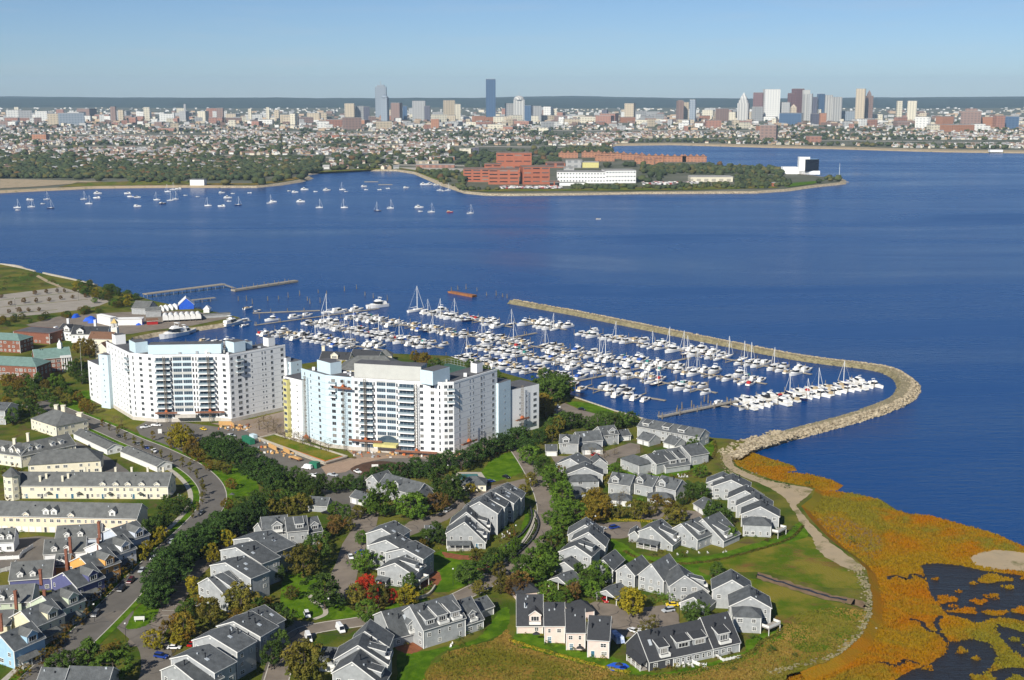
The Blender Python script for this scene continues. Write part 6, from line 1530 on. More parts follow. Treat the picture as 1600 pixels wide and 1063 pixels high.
trees('dark', 9, [(880, 669), (892, 671), (905, 669), (920, 673), (935, 666), (948, 669), (960, 673), (972, 669), (985, 665), (868, 676), (858, 684)], None, 1.1)
trees('dark', 14, [(840, 624), (852, 628), (862, 631), (873, 626), (882, 621), (850, 612), (866, 614)]); trees('org', 12, [(848, 646), (854, 652)]); trees('olive', 9, [(872, 676), (862, 690)])
trees('oak', 6.5, [(1088, 699), (1079, 704)], 'pine')
# trees by the curved road and court
trees('oak', 10, [(820, 902), (836, 892), (850, 884), (862, 872), (842, 908), (830, 914), (856, 900)], None, 1.15); trees('rust', 8.5, [(812, 926), (806, 934), (895, 941)], None, 1.1)
trees('oak', 8.5, [(856, 942), (884, 952), (930, 921), (936, 914)], None, 1.1); trees('yel', 11, [(988, 964), (984, 958)]); trees('olive', 5, [(1012, 988), (1022, 984), (1004, 990)], 'shrub'); trees('dark', 8.5, [(1078, 974), (1090, 978)]); trees('oak', 4.2, [(1034, 940), (1024, 938), (1046, 942)], 'shrub')
# inner court trees
trees('olive', 15, [(474, 903)], None, 1.0); trees('dark', 12, [(495, 884), (508, 952), (432, 992)], None, 1.05); trees('rust', 7, [(518, 838), (526, 832)]); trees('oak', 9.5, [(570, 897), (576, 974)], None, 1.1)
trees('olive', 10, [(556, 946), (592, 950)]); trees('red', 8.6, [(567, 937), (583, 946), (576, 930)], None, 1.05); trees('red', 6.5, [(612, 944)]); trees('yel', 8, [(632, 950), (639, 946)]); trees('dark', 9.5, [(733, 914), (772, 888)], None, 1.2)
trees('olive', 6, [(748, 932), (783, 928), (790, 920)]); trees('dark', 8.5, [(432, 1022), (425, 1043)]); trees('olive', 13, [(478, 1066), (470, 1058)])
trees('oak', 17, [(600, 808)], None, .9); trees('oak', 12, [(588, 806), (642, 812), (650, 806)], None, 1.15); trees('rust', 9.5, [(684, 801)], None, 1.1); trees('dark', 14, [(705, 787), (698, 776)]); trees('oak', 7.5, [(525, 806)]); trees('yel', 5, [(735, 772)])
trees('dark', 8, [(685, 846), (680, 838)]); trees('rust', 4, [(800, 838), (792, 846)], 'shrub')
trees('dark', 7, [(527, 772), (540, 766), (548, 760), (668, 852), (692, 853), (440, 872), (448, 888), (436, 908), (905, 906), (918, 916), (800, 880), (760, 897), (1120, 903), (1066, 790), (1075, 772), (640, 925), (540, 812)])
trees('oak', 7, [(575, 802), (566, 852), (400, 968), (925, 936), (900, 930), (960, 748), (1095, 747), (1140, 846), (790, 872), (806, 862), (505, 850), (1000, 803), (860, 820), (868, 845), (870, 800)], None, 1.1)
trees('olive', 6.5, [(395, 976), (412, 986), (455, 938), (1015, 808), (1130, 762), (955, 762), (830, 760), (818, 775), (700, 780), (560, 812), (545, 830), (1060, 812), (745, 880), (780, 905), (866, 860)], None, 1.1)
trees('org', 6, [(505, 862), (660, 862), (1045, 798), (935, 778), (880, 745), (418, 955), (308, 958)], None, 1.1)
# street-front trees, lower left
trees('dark', 8.5, [(225, 852), (236, 842), (246, 832), (256, 826)]); trees('yel', 7, [(228, 868), (240, 856), (252, 846), (222, 876)]); trees('org', 4, [(206, 887), (192, 902), (168, 926), (158, 932), (140, 954), (118, 978), (96, 1004), (76, 1028), (64, 1036), (28, 1058), (40, 1056)], 'shrub', 1.2)
trees('rust', 4.2, [(200, 894), (182, 912), (150, 942), (130, 966), (104, 992), (88, 1012), (84, 1018)], 'shrub', 1.1)
tree(140, 1046, 11, 'dark', 'pine', 1.1); tree(178, 1066, 10.5, 'oak', None, 1.25); trees('dark', 7.5, [(95, 1058), (112, 1050)], None, 1.2); trees('org', 4.2, [(178, 1019), (170, 1022)], 'shrub', 1.4); tree(192, 1019, 4, 'dark', 'shrub', 1.3)
trees('org', 8.5, [(268, 1002), (288, 1000)], None, 1.1); trees('yel', 7, [(240, 1016), (283, 1010)], None, 1.0); trees('dark', 9.5, [(290, 970)]); trees('olive', 11, [(328, 976), (378, 962)], None, 1.1); trees('org', 6, [(370, 972)]); trees('yel', 8, [(302, 930), (333, 882), (355, 858)], None, .8); trees('oak', 3.6, [(237, 972), (230, 965)], 'shrub')
# small street trees
trees('olive', 5.2, [(172, 674), (184, 681), (197, 689), (210, 696), (223, 703), (238, 711), (253, 716), (268, 723), (284, 731), (297, 739), (308, 750), (315, 762), (318, 775), (316, 788), (310, 800), (302, 811)], 'slim', 1.1)
trees('org', 5.0, [(160, 668), (240, 690), (268, 702)], 'slim', 1.2)
trees('dark', 5, [(256, 802), (270, 797), (284, 792), (262, 788), (290, 800), (276, 806)], None, 1.3); trees('org', 3, [(250, 810), (268, 812)], 'shrub')
# far-left park
trees('oak', 9, [(45, 606), (60, 601), (82, 606), (100, 616), (112, 626), (28, 648), (95, 604)], 'pine', 1.1); trees('org', 8, [(10, 642), (18, 648), (70, 613), (122, 630), (132, 641), (12, 606), (30, 612), (137, 648)]); trees('dark', 9, [(55, 622), (15, 622), (38, 628), (70, 628), (118, 592), (128, 601), (112, 586), (122, 580), (85, 640), (62, 660), (46, 650), (20, 664)]); trees('org', 12, [(130, 556), (140, 560)]); trees('olive', 8, [(50, 640), (105, 634), (92, 622), (22, 600), (40, 602)]); trees('rust', 4, [(2, 742), (22, 738), (10, 790), (136, 674), (188, 672)], 'shrub', 1.3); trees('bare', 5.5, [(190, 665), (178, 660)])
# bare trees by the garden
trees('bare', 8, [(404, 672), (418, 676), (432, 682), (446, 690), (460, 692), (474, 698), (486, 702), (500, 706), (514, 708), (412, 664), (428, 670)], None, 1.1)
trees('org', 9, [(656, 570), (664, 574), (648, 566)]); trees('dark', 9, [(680, 582), (672, 590), (664, 596), (748, 584), (762, 590), (775, 596), (735, 580)]); trees('yel', 6, [(520, 580), (538, 576)])
# headland scrub
for (poly, n_, kinds, h0, h1) in (([(110, 442), (150, 448), (215, 465), (240, 478), (215, 484), (165, 484), (140, 472), (120, 456)], 42, ('dark', 'oak', 'dark', 'olive', 'yel'), 4.5, 7.5), ([(0, 430), (50, 428), (85, 441), (60, 452), (0, 458)], 26, ('oak', 'rust', 'olive', 'dark'), 2.2, 4.0), ([(0, 500), (60, 495), (150, 484), (160, 492), (90, 500), (0, 512)], 26, ('dark', 'oak', 'org', 'olive'), 3.5, 6.5)):
    for k in range(n_):
        for _ in range(60):
            x, y = rnd.uniform(0, 250), rnd.uniform(425, 515)
            if inside(x, y, poly): tree(x, y, rnd.uniform(h0, h1), rnd.choice(kinds), 'shrub' if h1 < 5 else None, 1.25); break
trees('rust', 4.2, [(2, 466), (54, 461), (73, 458.5), (90, 457), (101, 457.5), (117, 456.5), (17, 477), (37, 474), (56, 473), (76, 471), (95, 469), (114, 467), (133, 466), (149, 465), (15, 490), (30, 489), (45, 488), (60, 487)], None, 1.0)
for (x, y) in ((1230, 762), (1262, 758), (1205, 1020), (1242, 1026), (1330, 845), (1180, 1000), (1222, 838), (1213, 832), (1240, 830)): tree(x, y, rnd.uniform(1.6, 3.0), 'dark', 'shrub', 1.3)
# garden shrubs in front of the houses
for k in range(70):
    c = rnd.choice([(700, 862, 70, 4), (700, 1000, 60, 10), (1050, 868, 60, 4), (1170, 842, 40, 4), (1040, 745, 40, 6), (900, 1012, 55, 18), (1090, 1040, 60, 10), (980, 745, 30, 3), (790, 832, 18, 12), (1110, 700, 8, 18), (1160, 992, 40, 4)])
    x, y = c[0] + rnd.uniform(-1, 1) * c[2], c[1] + rnd.uniform(-1, 1) * c[3]
    tree(x, y, rnd.uniform(.9, 2.0), rnd.choice(('dark', 'oak', 'rust', 'yel', 'olive')), 'shrub', 1.3)

# foundation planting along the house fronts
rs = random.Random(41); k = 0
for (a, b, n, g) in rs.sample(BASES, len(BASES)):
    if g or k > 130: continue
    for t in (rs.uniform(.05, .45), rs.uniform(.55, .95)):
        p = a.lerp(b, t) - n * rs.uniform(.9, 1.6); x, y = pxof((p.x, p.y, LAND))
        if 0 < x < 1300 and 640 < y < 1060 and rs.random() < .8: tree(x, y, rs.uniform(.9, 1.9), rs.choice(('dark', 'oak', 'dark', 'rust', 'olive', 'yel')), 'shrub', 1.25); k += 1
seen = {}; built = []
for (px, py, h, kind, form, w) in TREES:
    p = G(px, py)
    lm = min(LM, key=lambda l: (l[1] - p).length)
    lx, ly = pxof(lm[1]); dx, dy = px - lx, py - ly
    rel = ('left of' if dx < 0 else 'right of') if abs(dx) > 1.6 * abs(dy) else ('in front of' if dy > 0 else 'behind')
    nm, look = NAMES[kind]
    if form == 'slim': nm, look = 'street_tree', 'slim young ' + ('tree' if kind == 'olive' else 'orange tree')
    if form == 'shrub': nm, look = 'shrub', {'dark': 'dark green', 'oak': 'green', 'rust': 'rust-red', 'yel': 'yellow-green', 'org': 'orange', 'olive': 'olive'}[kind] + ' rounded shrub'
    seen.setdefault((look, rel, lm[0]), []).append((px, len(built))); built.append((p, h, kind, form, w, nm))
labs = [None] * len(built)
for (look, rel, ph), L_ in seen.items():
    L_.sort()
    for k, (x, i) in enumerate(L_): labs[i] = f'{look} {rel} {ph}' + (f', {ordn(k + 1)} from left' if len(L_) > 1 else '')
cnt = 0
for i, (p, h, kind, form, w, nm) in enumerate(built):
    v = i % 4; key = (kind, form, v)
    if key not in TM:
        f_ = {'pine': 'pine', 'dark': 'dark', 'slim': 'slim', 'shrub': 'shrub', 'bare': 'bare'}.get(form, 'round')
        tr, cr = tree_meshes(f_, v); TM[key] = (tr.mesh('trunk', M_BARK), cr.mesh('crown', LEAF[kind]))
    o = thing(nm, labs[i], 'shrub' if nm == 'shrub' else 'tree', p, rnd.uniform(0, 6.28), 'shrubs' if nm == 'shrub' else None)
    o.scale = (h * w * rnd.uniform(.92, 1.08), h * w * rnd.uniform(.92, 1.08), h)
    if form != 'shrub': O('trunk', TM[key][0], o)
    O('crown', TM[key][1], o)
# clipped hedges along lawn edges
def hedge(lab, pxs, w, h, kind):
    line = smooth_line([G(x, y) for x, y in pxs], 8); mb = MB(); r = random.Random(len(lab)); tot = 0
    for i in range(len(line) - 1):
        L_ = (line[i + 1] - line[i]).length
        for k in range(int(L_ * 26)):
            t = r.random(); c = line[i].lerp(line[i + 1], t); a = r.uniform(0, math.pi); d = (line[i + 1] - line[i]).normalized(); n = Vector((-d.y, d.x, 0)); f = r.uniform(.75, 1.08)
            p = c + n * (math.cos(a) * w / 2 * f) + Vector((0, 0, math.sin(a) * h * f * (.85 + .2 * math.sin(i * 1.7)))); nn = (n * math.cos(a) + Vector((0, 0, math.sin(a))) + Vector((r.uniform(-.6, .6), r.uniform(-.6, .6), r.uniform(-.6, .6)))).normalized()
            u = nn.orthogonal().normalized() * .22; q = nn.cross(u)
            mb.poly([p - u, p - q, p + u, p + q])
    return O('hedge', mb.mesh('hedge', LEAF[kind]), None, None, 0, lab, 'hedge')
hedge('low hedge edging the lawn below the angled block', [(1116, 690), (1118, 705), (1108, 720), (1080, 738), (1045, 748), (1000, 750), (965, 745)], 1.6, 1.1, 'olive')
hedge('rough hedge line below the three balconied gables', [(975, 862), (1010, 878), (1060, 882), (1120, 876), (1190, 858), (1235, 842), (1255, 822)], 1.4, .9, 'olive')
hedge('hedge around the lawn of the black-roofed block', [(1000, 1060), (1060, 1056), (1130, 1040), (1175, 1020), (1190, 1005), (1218, 990), (1212, 978)], 1.8, 1.2, 'olive')
hedge('weedy hedge line below the pink row', [(795, 1000), (830, 1012), (880, 1026), (930, 1040), (985, 1052)], 1.4, .8, 'yel')
hedge('clipped hedge beside the curved white wall', [(640, 935), (655, 930), (668, 922), (676, 914)], 1.6, 1.4, 'oak')
hedge('dark hedge strip inside the road bend', [(832, 806), (838, 822), (826, 845), (806, 865), (796, 880)], 1.2, 1.0, 'dark')
hedge('second dark hedge strip closer to the porch-fronted block', [(825, 795), (828, 815), (812, 838), (795, 850), (788, 858)], 1.0, 1.0, 'dark')
hedge('green hedge strip behind the parking strip', [(890, 822), (930, 812), (980, 814), (1020, 816)], 1.6, 1.0, 'yel')
tufts('field_grass', 6000, (660, 840, 1360, 1075), [G(x, y) for x, y in field_px], LAND, M_FGRASS, .15, .5, .35, 'dry uncut grass on the meadow')

# ---- vehicles
M_TYRE = mat('tyre', (.015, .015, .016), .9); M_CARG = mat('car glass', (.012, .015, .02), .08, spec=.6); M_LAMP = mat('headlamp', (.7, .7, .66), .2)
CARP = {}
def car_parts(kind, col):
    k = (kind, col)
    if k in CARP: return CARP[k]
    c = {'white': (.78, .78, .77), 'silver': (.42, .44, .46), 'black': (.012, .012, .015), 'blue': (.012, .04, .22), 'red': (.42, .012, .012), 'yellow': (.75, .52, .02), 'green': (.02, .16, .10), 'grey': (.12, .125, .13), 'maroon': (.09, .01, .012)}[col]
    m = mat('car paint ' + col, c, .25, spec=.5)
    L, W, h1, h2, x0, x1 = {'sedan': (4.6, 1.8, .85, 1.42, -1.7, .75), 'suv': (4.7, 1.9, 1.0, 1.75, -2.2, .7), 'van': (5.6, 2.0, 1.1, 2.4, -2.7, 1.5), 'pickup': (5.4, 1.9, 1.0, 1.75, -.3, 1.1)}[kind]
    mb = MB(); l = L / 2; w = W / 2
    prof = [(-l, .35), (-l, h1 * .95), (x0 - .2 if kind != 'pickup' else -l, h1), (x1 + .55, h1), (l - .15, h1 * .78), (l, .55), (l, .35)]
    n = len(prof); vs = [(x, -w * (.93 if z > .6 else 1), z) for x, z in prof] + [(x, w * (.93 if z > .6 else 1), z) for x, z in prof]
    mb.faces(vs, [tuple(range(n - 1, -1, -1)), tuple(range(n, 2 * n))] + [(i, (i + 1) % n, n + (i + 1) % n, n + i) for i in range(n)])
    P = [('body', mb.mesh('body', m), None)]
    mb = MB(); a, b = x0, x1 + .5; ta, tb = x0 + (.1 if kind in ('van', 'suv') else .55), x1 - .25
    mb.hexa([(a, -w * .9, h1), (b, -w * .9, h1), (b, w * .9, h1), (a, w * .9, h1), (ta, -w * .74, h2 - .08), (tb, -w * .74, h2 - .08), (tb, w * .74, h2 - .08), (ta, w * .74, h2 - .08)])
    P.append(('cabin_glass', mb.mesh('cabin_glass', M_CARG if kind != 'van' else m), None))
    mb = MB(); mb.hexa([(ta, -w * .74, h2 - .08), (tb, -w * .74, h2 - .08), (tb, w * .74, h2 - .08), (ta, w * .74, h2 - .08), (ta + .1, -w * .68, h2), (tb - .1, -w * .68, h2), (tb - .1, w * .68, h2), (ta + .1, w * .68, h2)]); P.append(('car_roof', mb.mesh('car_roof', m), None))
    if kind == 'van':
        mb = MB(); mb.hexa([(x1 + .2, -w * .8, h1 + .1), (x1 + .58, -w * .8, h1), (x1 + .58, w * .8, h1), (x1 + .2, w * .8, h1 + .1), (x1 - .2, -w * .7, h2 - .25), (x1 - .05, -w * .7, h2 - .25), (x1 - .05, w * .7, h2 - .25), (x1 - .2, w * .7, h2 - .25)]); P.append(('windscreen', mb.mesh('windscreen', M_CARG), None))
    for sx in (-l * .6, l * .62):
        for sy in (-1, 1):
            mb = MB(); mb.tube((sx, sy * (w - .2), .33), (sx, sy * (w + .02), .33), .34, .34, 10); P.append(('wheel', mb.mesh('wheel', M_TYRE), None))
    for sy in (-1, 1):
        mb = MB(); mb.box(l - .06, sy * w * .7 - .18, .58, l + .02, sy * w * .7 + .18, .74); P.append(('headlight', mb.mesh('headlight', M_LAMP), None))
    CARP[k] = P; return P
def car(px, py, hx, hy, kind, col, lab):
    p, q = G(px, py), G(px + hx, py + hy); o = thing({'sedan': 'parked_car', 'suv': 'parked_car', 'van': 'parked_van', 'pickup': 'pickup_truck'}[kind], lab, {'sedan': 'car', 'suv': 'car', 'van': 'van', 'pickup': 'truck'}[kind], (p.x, p.y, LAND + .075), math.atan2(q.y - p.y, q.x - p.x), 'parked vehicles')
    for n, me, _ in car_parts(kind, col): O(n, me, o)
for c in ((190, 923, -4, 4, 'suv', 'black', 'dark car parked on the street, nearer of a pair'), (204, 910, -4, 4, 'suv', 'maroon', 'maroon car parked on the street, farther of a pair'), (268, 848, -4, 4, 'sedan', 'silver', 'silver car parked on the street below the orange house'),
          (315, 803, -4, 3, 'sedan', 'grey', 'car driving round the street bend'), (278, 911, 6, -1, 'sedan', 'white', 'white and green car in the parking lane, farthest of three'), (264, 926, 6, -1, 'sedan', 'silver', 'silver car in the parking lane, middle of three'), (258, 932, 6, -1, 'sedan', 'blue', 'blue car in the parking lane, nearest of three'),
          (252, 1028, 6, 1, 'suv', 'blue', 'dark blue car by the entrance shrubs at the bottom left'), (300, 1008, 3, -3, 'sedan', 'red', 'red car behind the dark stepped block'), (272, 1014, 6, 0, 'sedan', 'white', 'white car under the orange trees'), (305, 948, 6, 0, 'sedan', 'white', 'white car beside the staggered block'),
          (480, 963, 2, 5, 'suv', 'white', 'white car alone in the lawn-side parking bays'), (482, 1000, 2, 5, 'van', 'white', 'white van parked by the three-gabled house'), (532, 986, 4, 5, 'van', 'white', 'white van beside the garage of the three-gabled house'), (564, 866, -6, -1, 'suv', 'blue', 'blue car beside the four-gabled block'),
          (510, 803, -6, -1, 'sedan', 'black', 'dark car by the cottage garage'), (945, 940, 3, 4, 'sedan', 'red', 'red car inside the open carport'), (1050, 947, -6, 0, 'sedan', 'yellow', 'yellow sports car beside the grey garage'), (1044, 956, -6, 1, 'suv', 'silver', 'silver car next to the yellow one'), (990, 988, 6, 2, 'sedan', 'white', 'white car behind the black-roofed block'),
          (1008, 985, -6, 1, 'sedan', 'white', 'white car by the court shrub bed'), (972, 950, 3, 3, 'sedan', 'black', 'dark car beside the open carport'), (791, 747, 6, 2, 'sedan', 'black', 'dark car in the lot behind the pool house'), (766, 754, 6, -1, 'sedan', 'blue', 'blue car under cover beside the pool house'),
          (871, 637, 6, 2, 'sedan', 'white', 'white car in the marina car park'), (909, 641, 6, 1, 'sedan', 'black', 'dark car in the marina car park'), (227, 669, 6, -1, 'pickup', 'white', 'white pickup before the left tower, left of a pair'), (244, 666, 6, 0, 'pickup', 'white', 'white pickup before the left tower, right of a pair'),
          (318, 672, 6, 2, 'sedan', 'yellow', 'yellow cab parked below the left tower'), (362, 682, 6, 2, 'pickup', 'silver', 'grey pickup beside the green container'), (480, 733, -6, -1, 'van', 'white', 'white van beside the small green container'), (492, 745, 6, 1, 'pickup', 'white', 'white pickup by the red kerb of the turning circle'),
          (520, 744, 6, 1, 'pickup', 'silver', 'silver pickup by the red kerb of the turning circle'), (559, 739, -6, -3, 'pickup', 'white', 'white pickup at the mulch mound of the turning circle'), (215, 695, 4, 3, 'sedan', 'grey', 'dark car on the street by the garage rows, first of three'), (229, 701, 4, 3, 'sedan', 'blue', 'blue car on the street by the garage rows'), (241, 706, 4, 3, 'pickup', 'white', 'white pickup on the street by the garage rows'), (186, 683, 4, 3, 'sedan', 'black', 'black car at the upper end of the street'),
          (690, 806, 5, -3, 'sedan', 'black', 'dark car in the narrow court beside the brown tree'), (222, 893, -4, 4, 'sedan', 'silver', 'silver car parked on the street below the white house'), (240, 874, -4, 4, 'sedan', 'white', 'white car parked on the street near the peach terrace end'), (150, 962, -4, 4, 'suv', 'grey', 'grey car parked on the street by the pale green house'), (292, 890, 6, -1, 'sedan', 'grey', 'grey car tucked under the hedge in the parking lane'), (318, 872, 6, -1, 'suv', 'black', 'black car in the upper parking lane'), (940, 828, 5, -1, 'sedan', 'silver', 'silver car in the parking strip behind the three balconied gables'), (960, 826, 5, -1, 'suv', 'blue', 'blue car in the parking strip behind the three balconied gables'), (700, 799, 5, -3, 'suv', 'silver', 'silver car in the narrow court behind the porch-fronted block'), (930, 712, 6, -1, 'sedan', 'red', 'red car in the court of the linked houses'), (548, 872, 2, 5, 'sedan', 'white', 'white car in the inner court beside the four-gabled block'), (88, 515, 6, -2, 'van', 'white', 'white van behind the clapboard building')): car(*c)
M_CONT = mat('green container', (.02, .16, .09), .6, .08, .6)
def crate(lab, px, py, hx, hy, L, W, H, m, nm='container', cat='container'):
    p, q = G(px, py), G(px + hx, py + hy); mb = MB(); mb.box(-L / 2, -W / 2, .1, L / 2, W / 2, H); o = thing(nm, lab, cat, (p.x, p.y, LAND + .08), math.atan2(q.y - p.y, q.x - p.x)); O('body', mb.mesh('body', m), o)
    for k in range(int(L / .8)):
        mb = MB(); mb.box(-L / 2 + .3 + k * .8, -W / 2 - .05, .2, -L / 2 + .55 + k * .8, -W / 2, H - .1); O('rib', mb.mesh('rib', m), o)
    mb = MB(); mb.box(-L / 2 - .05, -W / 2 - .06, H, L / 2 + .05, W / 2 + .06, H + .12); O('lid', mb.mesh('lid', m), o)
crate('long green shipping container by the left tower', 388, 692, 6, 3, 10, 2.8, 2.8, M_CONT); crate('short green container beside the white van', 492, 731, 6, 1, 4.5, 3, 2.8, M_CONT); crate('pale blue crate beside the long green container', 396, 685, 6, 2, 4, 2.5, 2, M_LBLUE, 'crate', 'crate')
M_PLY = mat('bare plywood', (.55, .33, .13), .85, .1, .5)
for k, (x, y, hx, hy, L) in enumerate(((352, 665, 6, 0, 7), (364, 668, 4, 4, 5), (426, 702, 6, 3, 9), (448, 708, 6, 3, 7))):
    crate(f'plywood site hoarding {("beside the left tower door", "angled beside the container lot", "at the left of the raised garden", "at the middle of the raised garden")[k]}', x, y, hx, hy, L, .4, 2.2, M_PLY, 'hoarding', 'hoarding')
o = thing('flatbed_trailer', 'flatbed trailer loaded with boards beside the raised garden', 'trailer', G(463, 719), math.atan2(*(lambda d: (d.y, d.x))(G(476, 723) - G(452, 715))))
mb = MB(); mb.box(-4, -1.2, .8, 4, 1.2, 1.0); O('bed', mb.mesh('bed', M_RUST), o); mb = MB(); mb.box(-3.5, -1, 1.0, 3.2, 1, 1.5); O('load', mb.mesh('load', M_PLY), o)
for x in (-2.5, 2.5):
    for s in (-1, 1): mb = MB(); mb.tube((x, s * .95, .42), (x, s * 1.2, .42), .42, .42, 8); O('wheel', mb.mesh('wheel', M_TYRE), o)
# boat on trailer under blue cover, blue tarp, signs, mound
o = thing('trailer_boat', 'boat under blue and white cover parked beside the pink row', 'boat', G(962, 1000), 1.9)
mb = MB(); taper(mb, -4.5, 4.5, -1.5, 1.5, .6, 2.6, .08, .25); O('cover', mb.mesh('cover', mat('blue white cover', (.10, .22, .55), .7, .3, .4, col2=(.6, .65, .75))), o); mb = MB(); mb.box(-4, -.9, .3, 4.5, .9, .6); O('trailer', mb.mesh('trailer', M_RAIL), o)
mb = MB(); rr3 = random.Random(4); q = [(rr3.uniform(.8, 1.2) * 4 * math.cos(a), rr3.uniform(.8, 1.2) * 2.6 * math.sin(a)) for a in [i * .5236 for i in range(12)]]; mb.prism(q, .03, .18); O('ground_tarp', mb.mesh('ground_tarp', M_BTARP), None, G(964, 1042), .3, 'bright blue tarpaulin spread on the lawn', 'tarpaulin')
def sign(lab, px, py, w, h, z, m):
    o = thing('sign_board', lab, 'sign', G(px, py), .1); mb = MB(); mb.box(-w / 2, -.08, z, w / 2, .08, z + h); O('panel', mb.mesh('panel', m), o)
    for s in (-1, 1): mb = MB(); mb.box(s * w * .4 - .08, -.06, 0, s * w * .4 + .08, .06, z + .05); O('post', mb.mesh('post', M_TRIM), o)
sign('white entrance sign on the grass island by the street', 218, 972, 3.6, 1.3, .8, mat('sign grey white', (.62, .62, .58), .6)); sign('white board standing on the mulch mound', 586, 735, 3.2, 2.4, .6, M_TRIM); sign('white board on the lawn before the left tower', 250, 678, 2.0, 2.4, .3, M_TRIM)
mb = MB(); c = G(592, 733); ring = []
for rI, z in ((8.5, .05), (7.2, .9), (4.8, 1.6), (0.3, 1.9)): ring.append([(rI * 1.6 * math.cos(a * .3927) * rnd.uniform(.95, 1.05), rI * 1.5 * math.sin(a * .3927), z) for a in range(16)])
for k in range(3): mb.faces(ring[k] + ring[k + 1], [(i, (i + 1) % 16, 16 + (i + 1) % 16, 16 + i) for i in range(16)])
O('mulch_mound', mb.mesh('mulch_mound', mat('dark mulch', (.07, .035, .02), .95, .2, .6)), None, c, 0, 'dark mulch mound in the middle of the turning circle', 'mound')
def fence(lab, pxs, m, h=1.6, post=2.4, nm='garden_fence'):
    pts = [G(*p) for p in pxs]; o = thing(nm, lab, 'fence', pts[0])
    for i in range(len(pts) - 1):
        a, b = pts[i] - pts[0], pts[i + 1] - pts[0]; k = max(1, round((b - a).length / post))
        for j in range(k):
            p, q = a.lerp(b, j / k), a.lerp(b, (j + 1) / k); mb = MB(); ribbon([p, q], -.05, .05, .15, mb, zt=h); O('panel', mb.mesh('panel', m), o); mb = MB(); mb.box(p.x - .1, p.y - .1, 0, p.x + .1, p.y + .1, h + .2); O('post', mb.mesh('post', m), o)
fence('white board fence around the small pale cottage', [(-10, 876), (30, 874), (36, 866), (52, 856)], M_TRIM)
fence('second white board fence below the pale cottage', [(-10, 898), (20, 890), (26, 880)], M_TRIM)
fence('low pale sea-wall railing by the marina lawn', [(892, 620), (925, 631), (960, 643), (1010, 657)], M_CONC, .9, 3.0, 'railing')
fence('white patio fence before the black-roofed block, middle', [(1082, 1037), (1094, 1042)], M_TRIM, 1.3, 1.5); fence('white patio fence before the black-roofed block, right end', [(1118, 1026), (1130, 1034), (1158, 1028)], M_TRIM, 1.0, 1.5)
# curved pale retaining wall
ln = smooth_line([G(x, y) for x, y in [(644, 938), (660, 935), (672, 929), (680, 918)]], 6); O('retaining_wall', ribbon(ln, -.3, .3, LAND, zt=LAND + 1.1).mesh('retaining_wall', M_CONC), label='curved pale stone wall beside the four-gabled block', cat='wall')
for (pl, lab) in (([(835, 800), (842, 820), (834, 842), (815, 862), (800, 876)], 'dark curved wall on the road bend, outer one'), ([(828, 792), (831, 812), (818, 834), (800, 848), (790, 856)], 'dark curved wall on the road bend, inner one')):
    ln = smooth_line([G(x, y) for x, y in pl], 6); O('retaining_wall', ribbon(ln, -.25, .25, LAND, zt=LAND + .9).mesh('retaining_wall', M_DARKW), label=lab, cat='wall')
# street lamps and flag poles
def lamp(lab, px, py, h=6.5, flag=False):
    o = thing('flag_pole' if flag else 'street_lamp', lab, 'pole' if flag else 'lamp', G(px, py)); mb = MB(); mb.tube((0, 0, 0), (0, 0, h), .09, .06, 6); O('post', mb.mesh('post', M_TRIM if flag else M_PIPE), o)
    mb = MB(); mb.box(-.25, -.25, h, .25, .25, h + .35); O('finial' if flag else 'lamp_head', mb.mesh('lamp_head', M_TRIM), o)
for k, (x, y, ph) in enumerate(((514, 963, 'by the lawn path'), (708, 915, 'on the mulch bed by the four-gabled block'), (828, 770, 'at the top of the road bend'), (806, 845, 'inside the road bend'), (930, 830, 'in the parking strip'), (24, 483, 'in the empty car park, left'), (92, 460, 'in the empty car park, upper'), (123, 470, 'in the empty car park, right'), (1061, 972, 'beside the grey garage'), (197, 1003, 'at the street junction'), (148, 972, 'beside the street verge'), (700, 748, 'before the pool house'))): lamp(f'black post lamp {ph}', x, y, 9 if 455 < y < 490 else 6.5)
lamp('tall white flag pole before the left white tower', 129, 600, 26, True)
# small white garden chairs on patios
def chair(px, py, lab):
    o = thing('garden_chair', lab, 'chair', G(px, py), rnd.uniform(0, 6), 'white garden chairs'); mb = MB(); mb.box(-.3, -.3, .4, .3, .3, .48); O('seat', mb.mesh('seat', M_TRIM), o); mb = MB(); mb.box(-.3, .26, .48, .3, .34, 1.05); O('backrest', mb.mesh('backrest', M_TRIM), o)
    for sx in (-.26, .26):
        for sy in (-.26, .26): mb = MB(); mb.box(sx - .03, sy - .03, 0, sx + .03, sy + .03, .4); O('leg', mb.mesh('leg', M_TRIM), o)
CH = {}
for k in range(44):
    c = rnd.choice([(790, 838, 8, 5, 'porch-fronted grey block'), (685, 1008, 22, 6, 'white-balconied grey block'), (1060, 745, 16, 3, 'angled block above the hedge'), (1095, 864, 40, 4, 'three balconied gables'), (1078, 1042, 30, 4, 'black-roofed block'), (935, 730, 20, 6, 'house behind the roadside trees')])
    CH.setdefault(c[4], []).append((c[0] + rnd.uniform(-1, 1) * c[2], c[1] + rnd.uniform(-1, 1) * c[3]))
for ph, L_ in CH.items():
    for k, (x, y) in enumerate(sorted(L_)): chair(x, y, f'small white garden chair, {ordn(k + 1)} from left, by the {ph}')

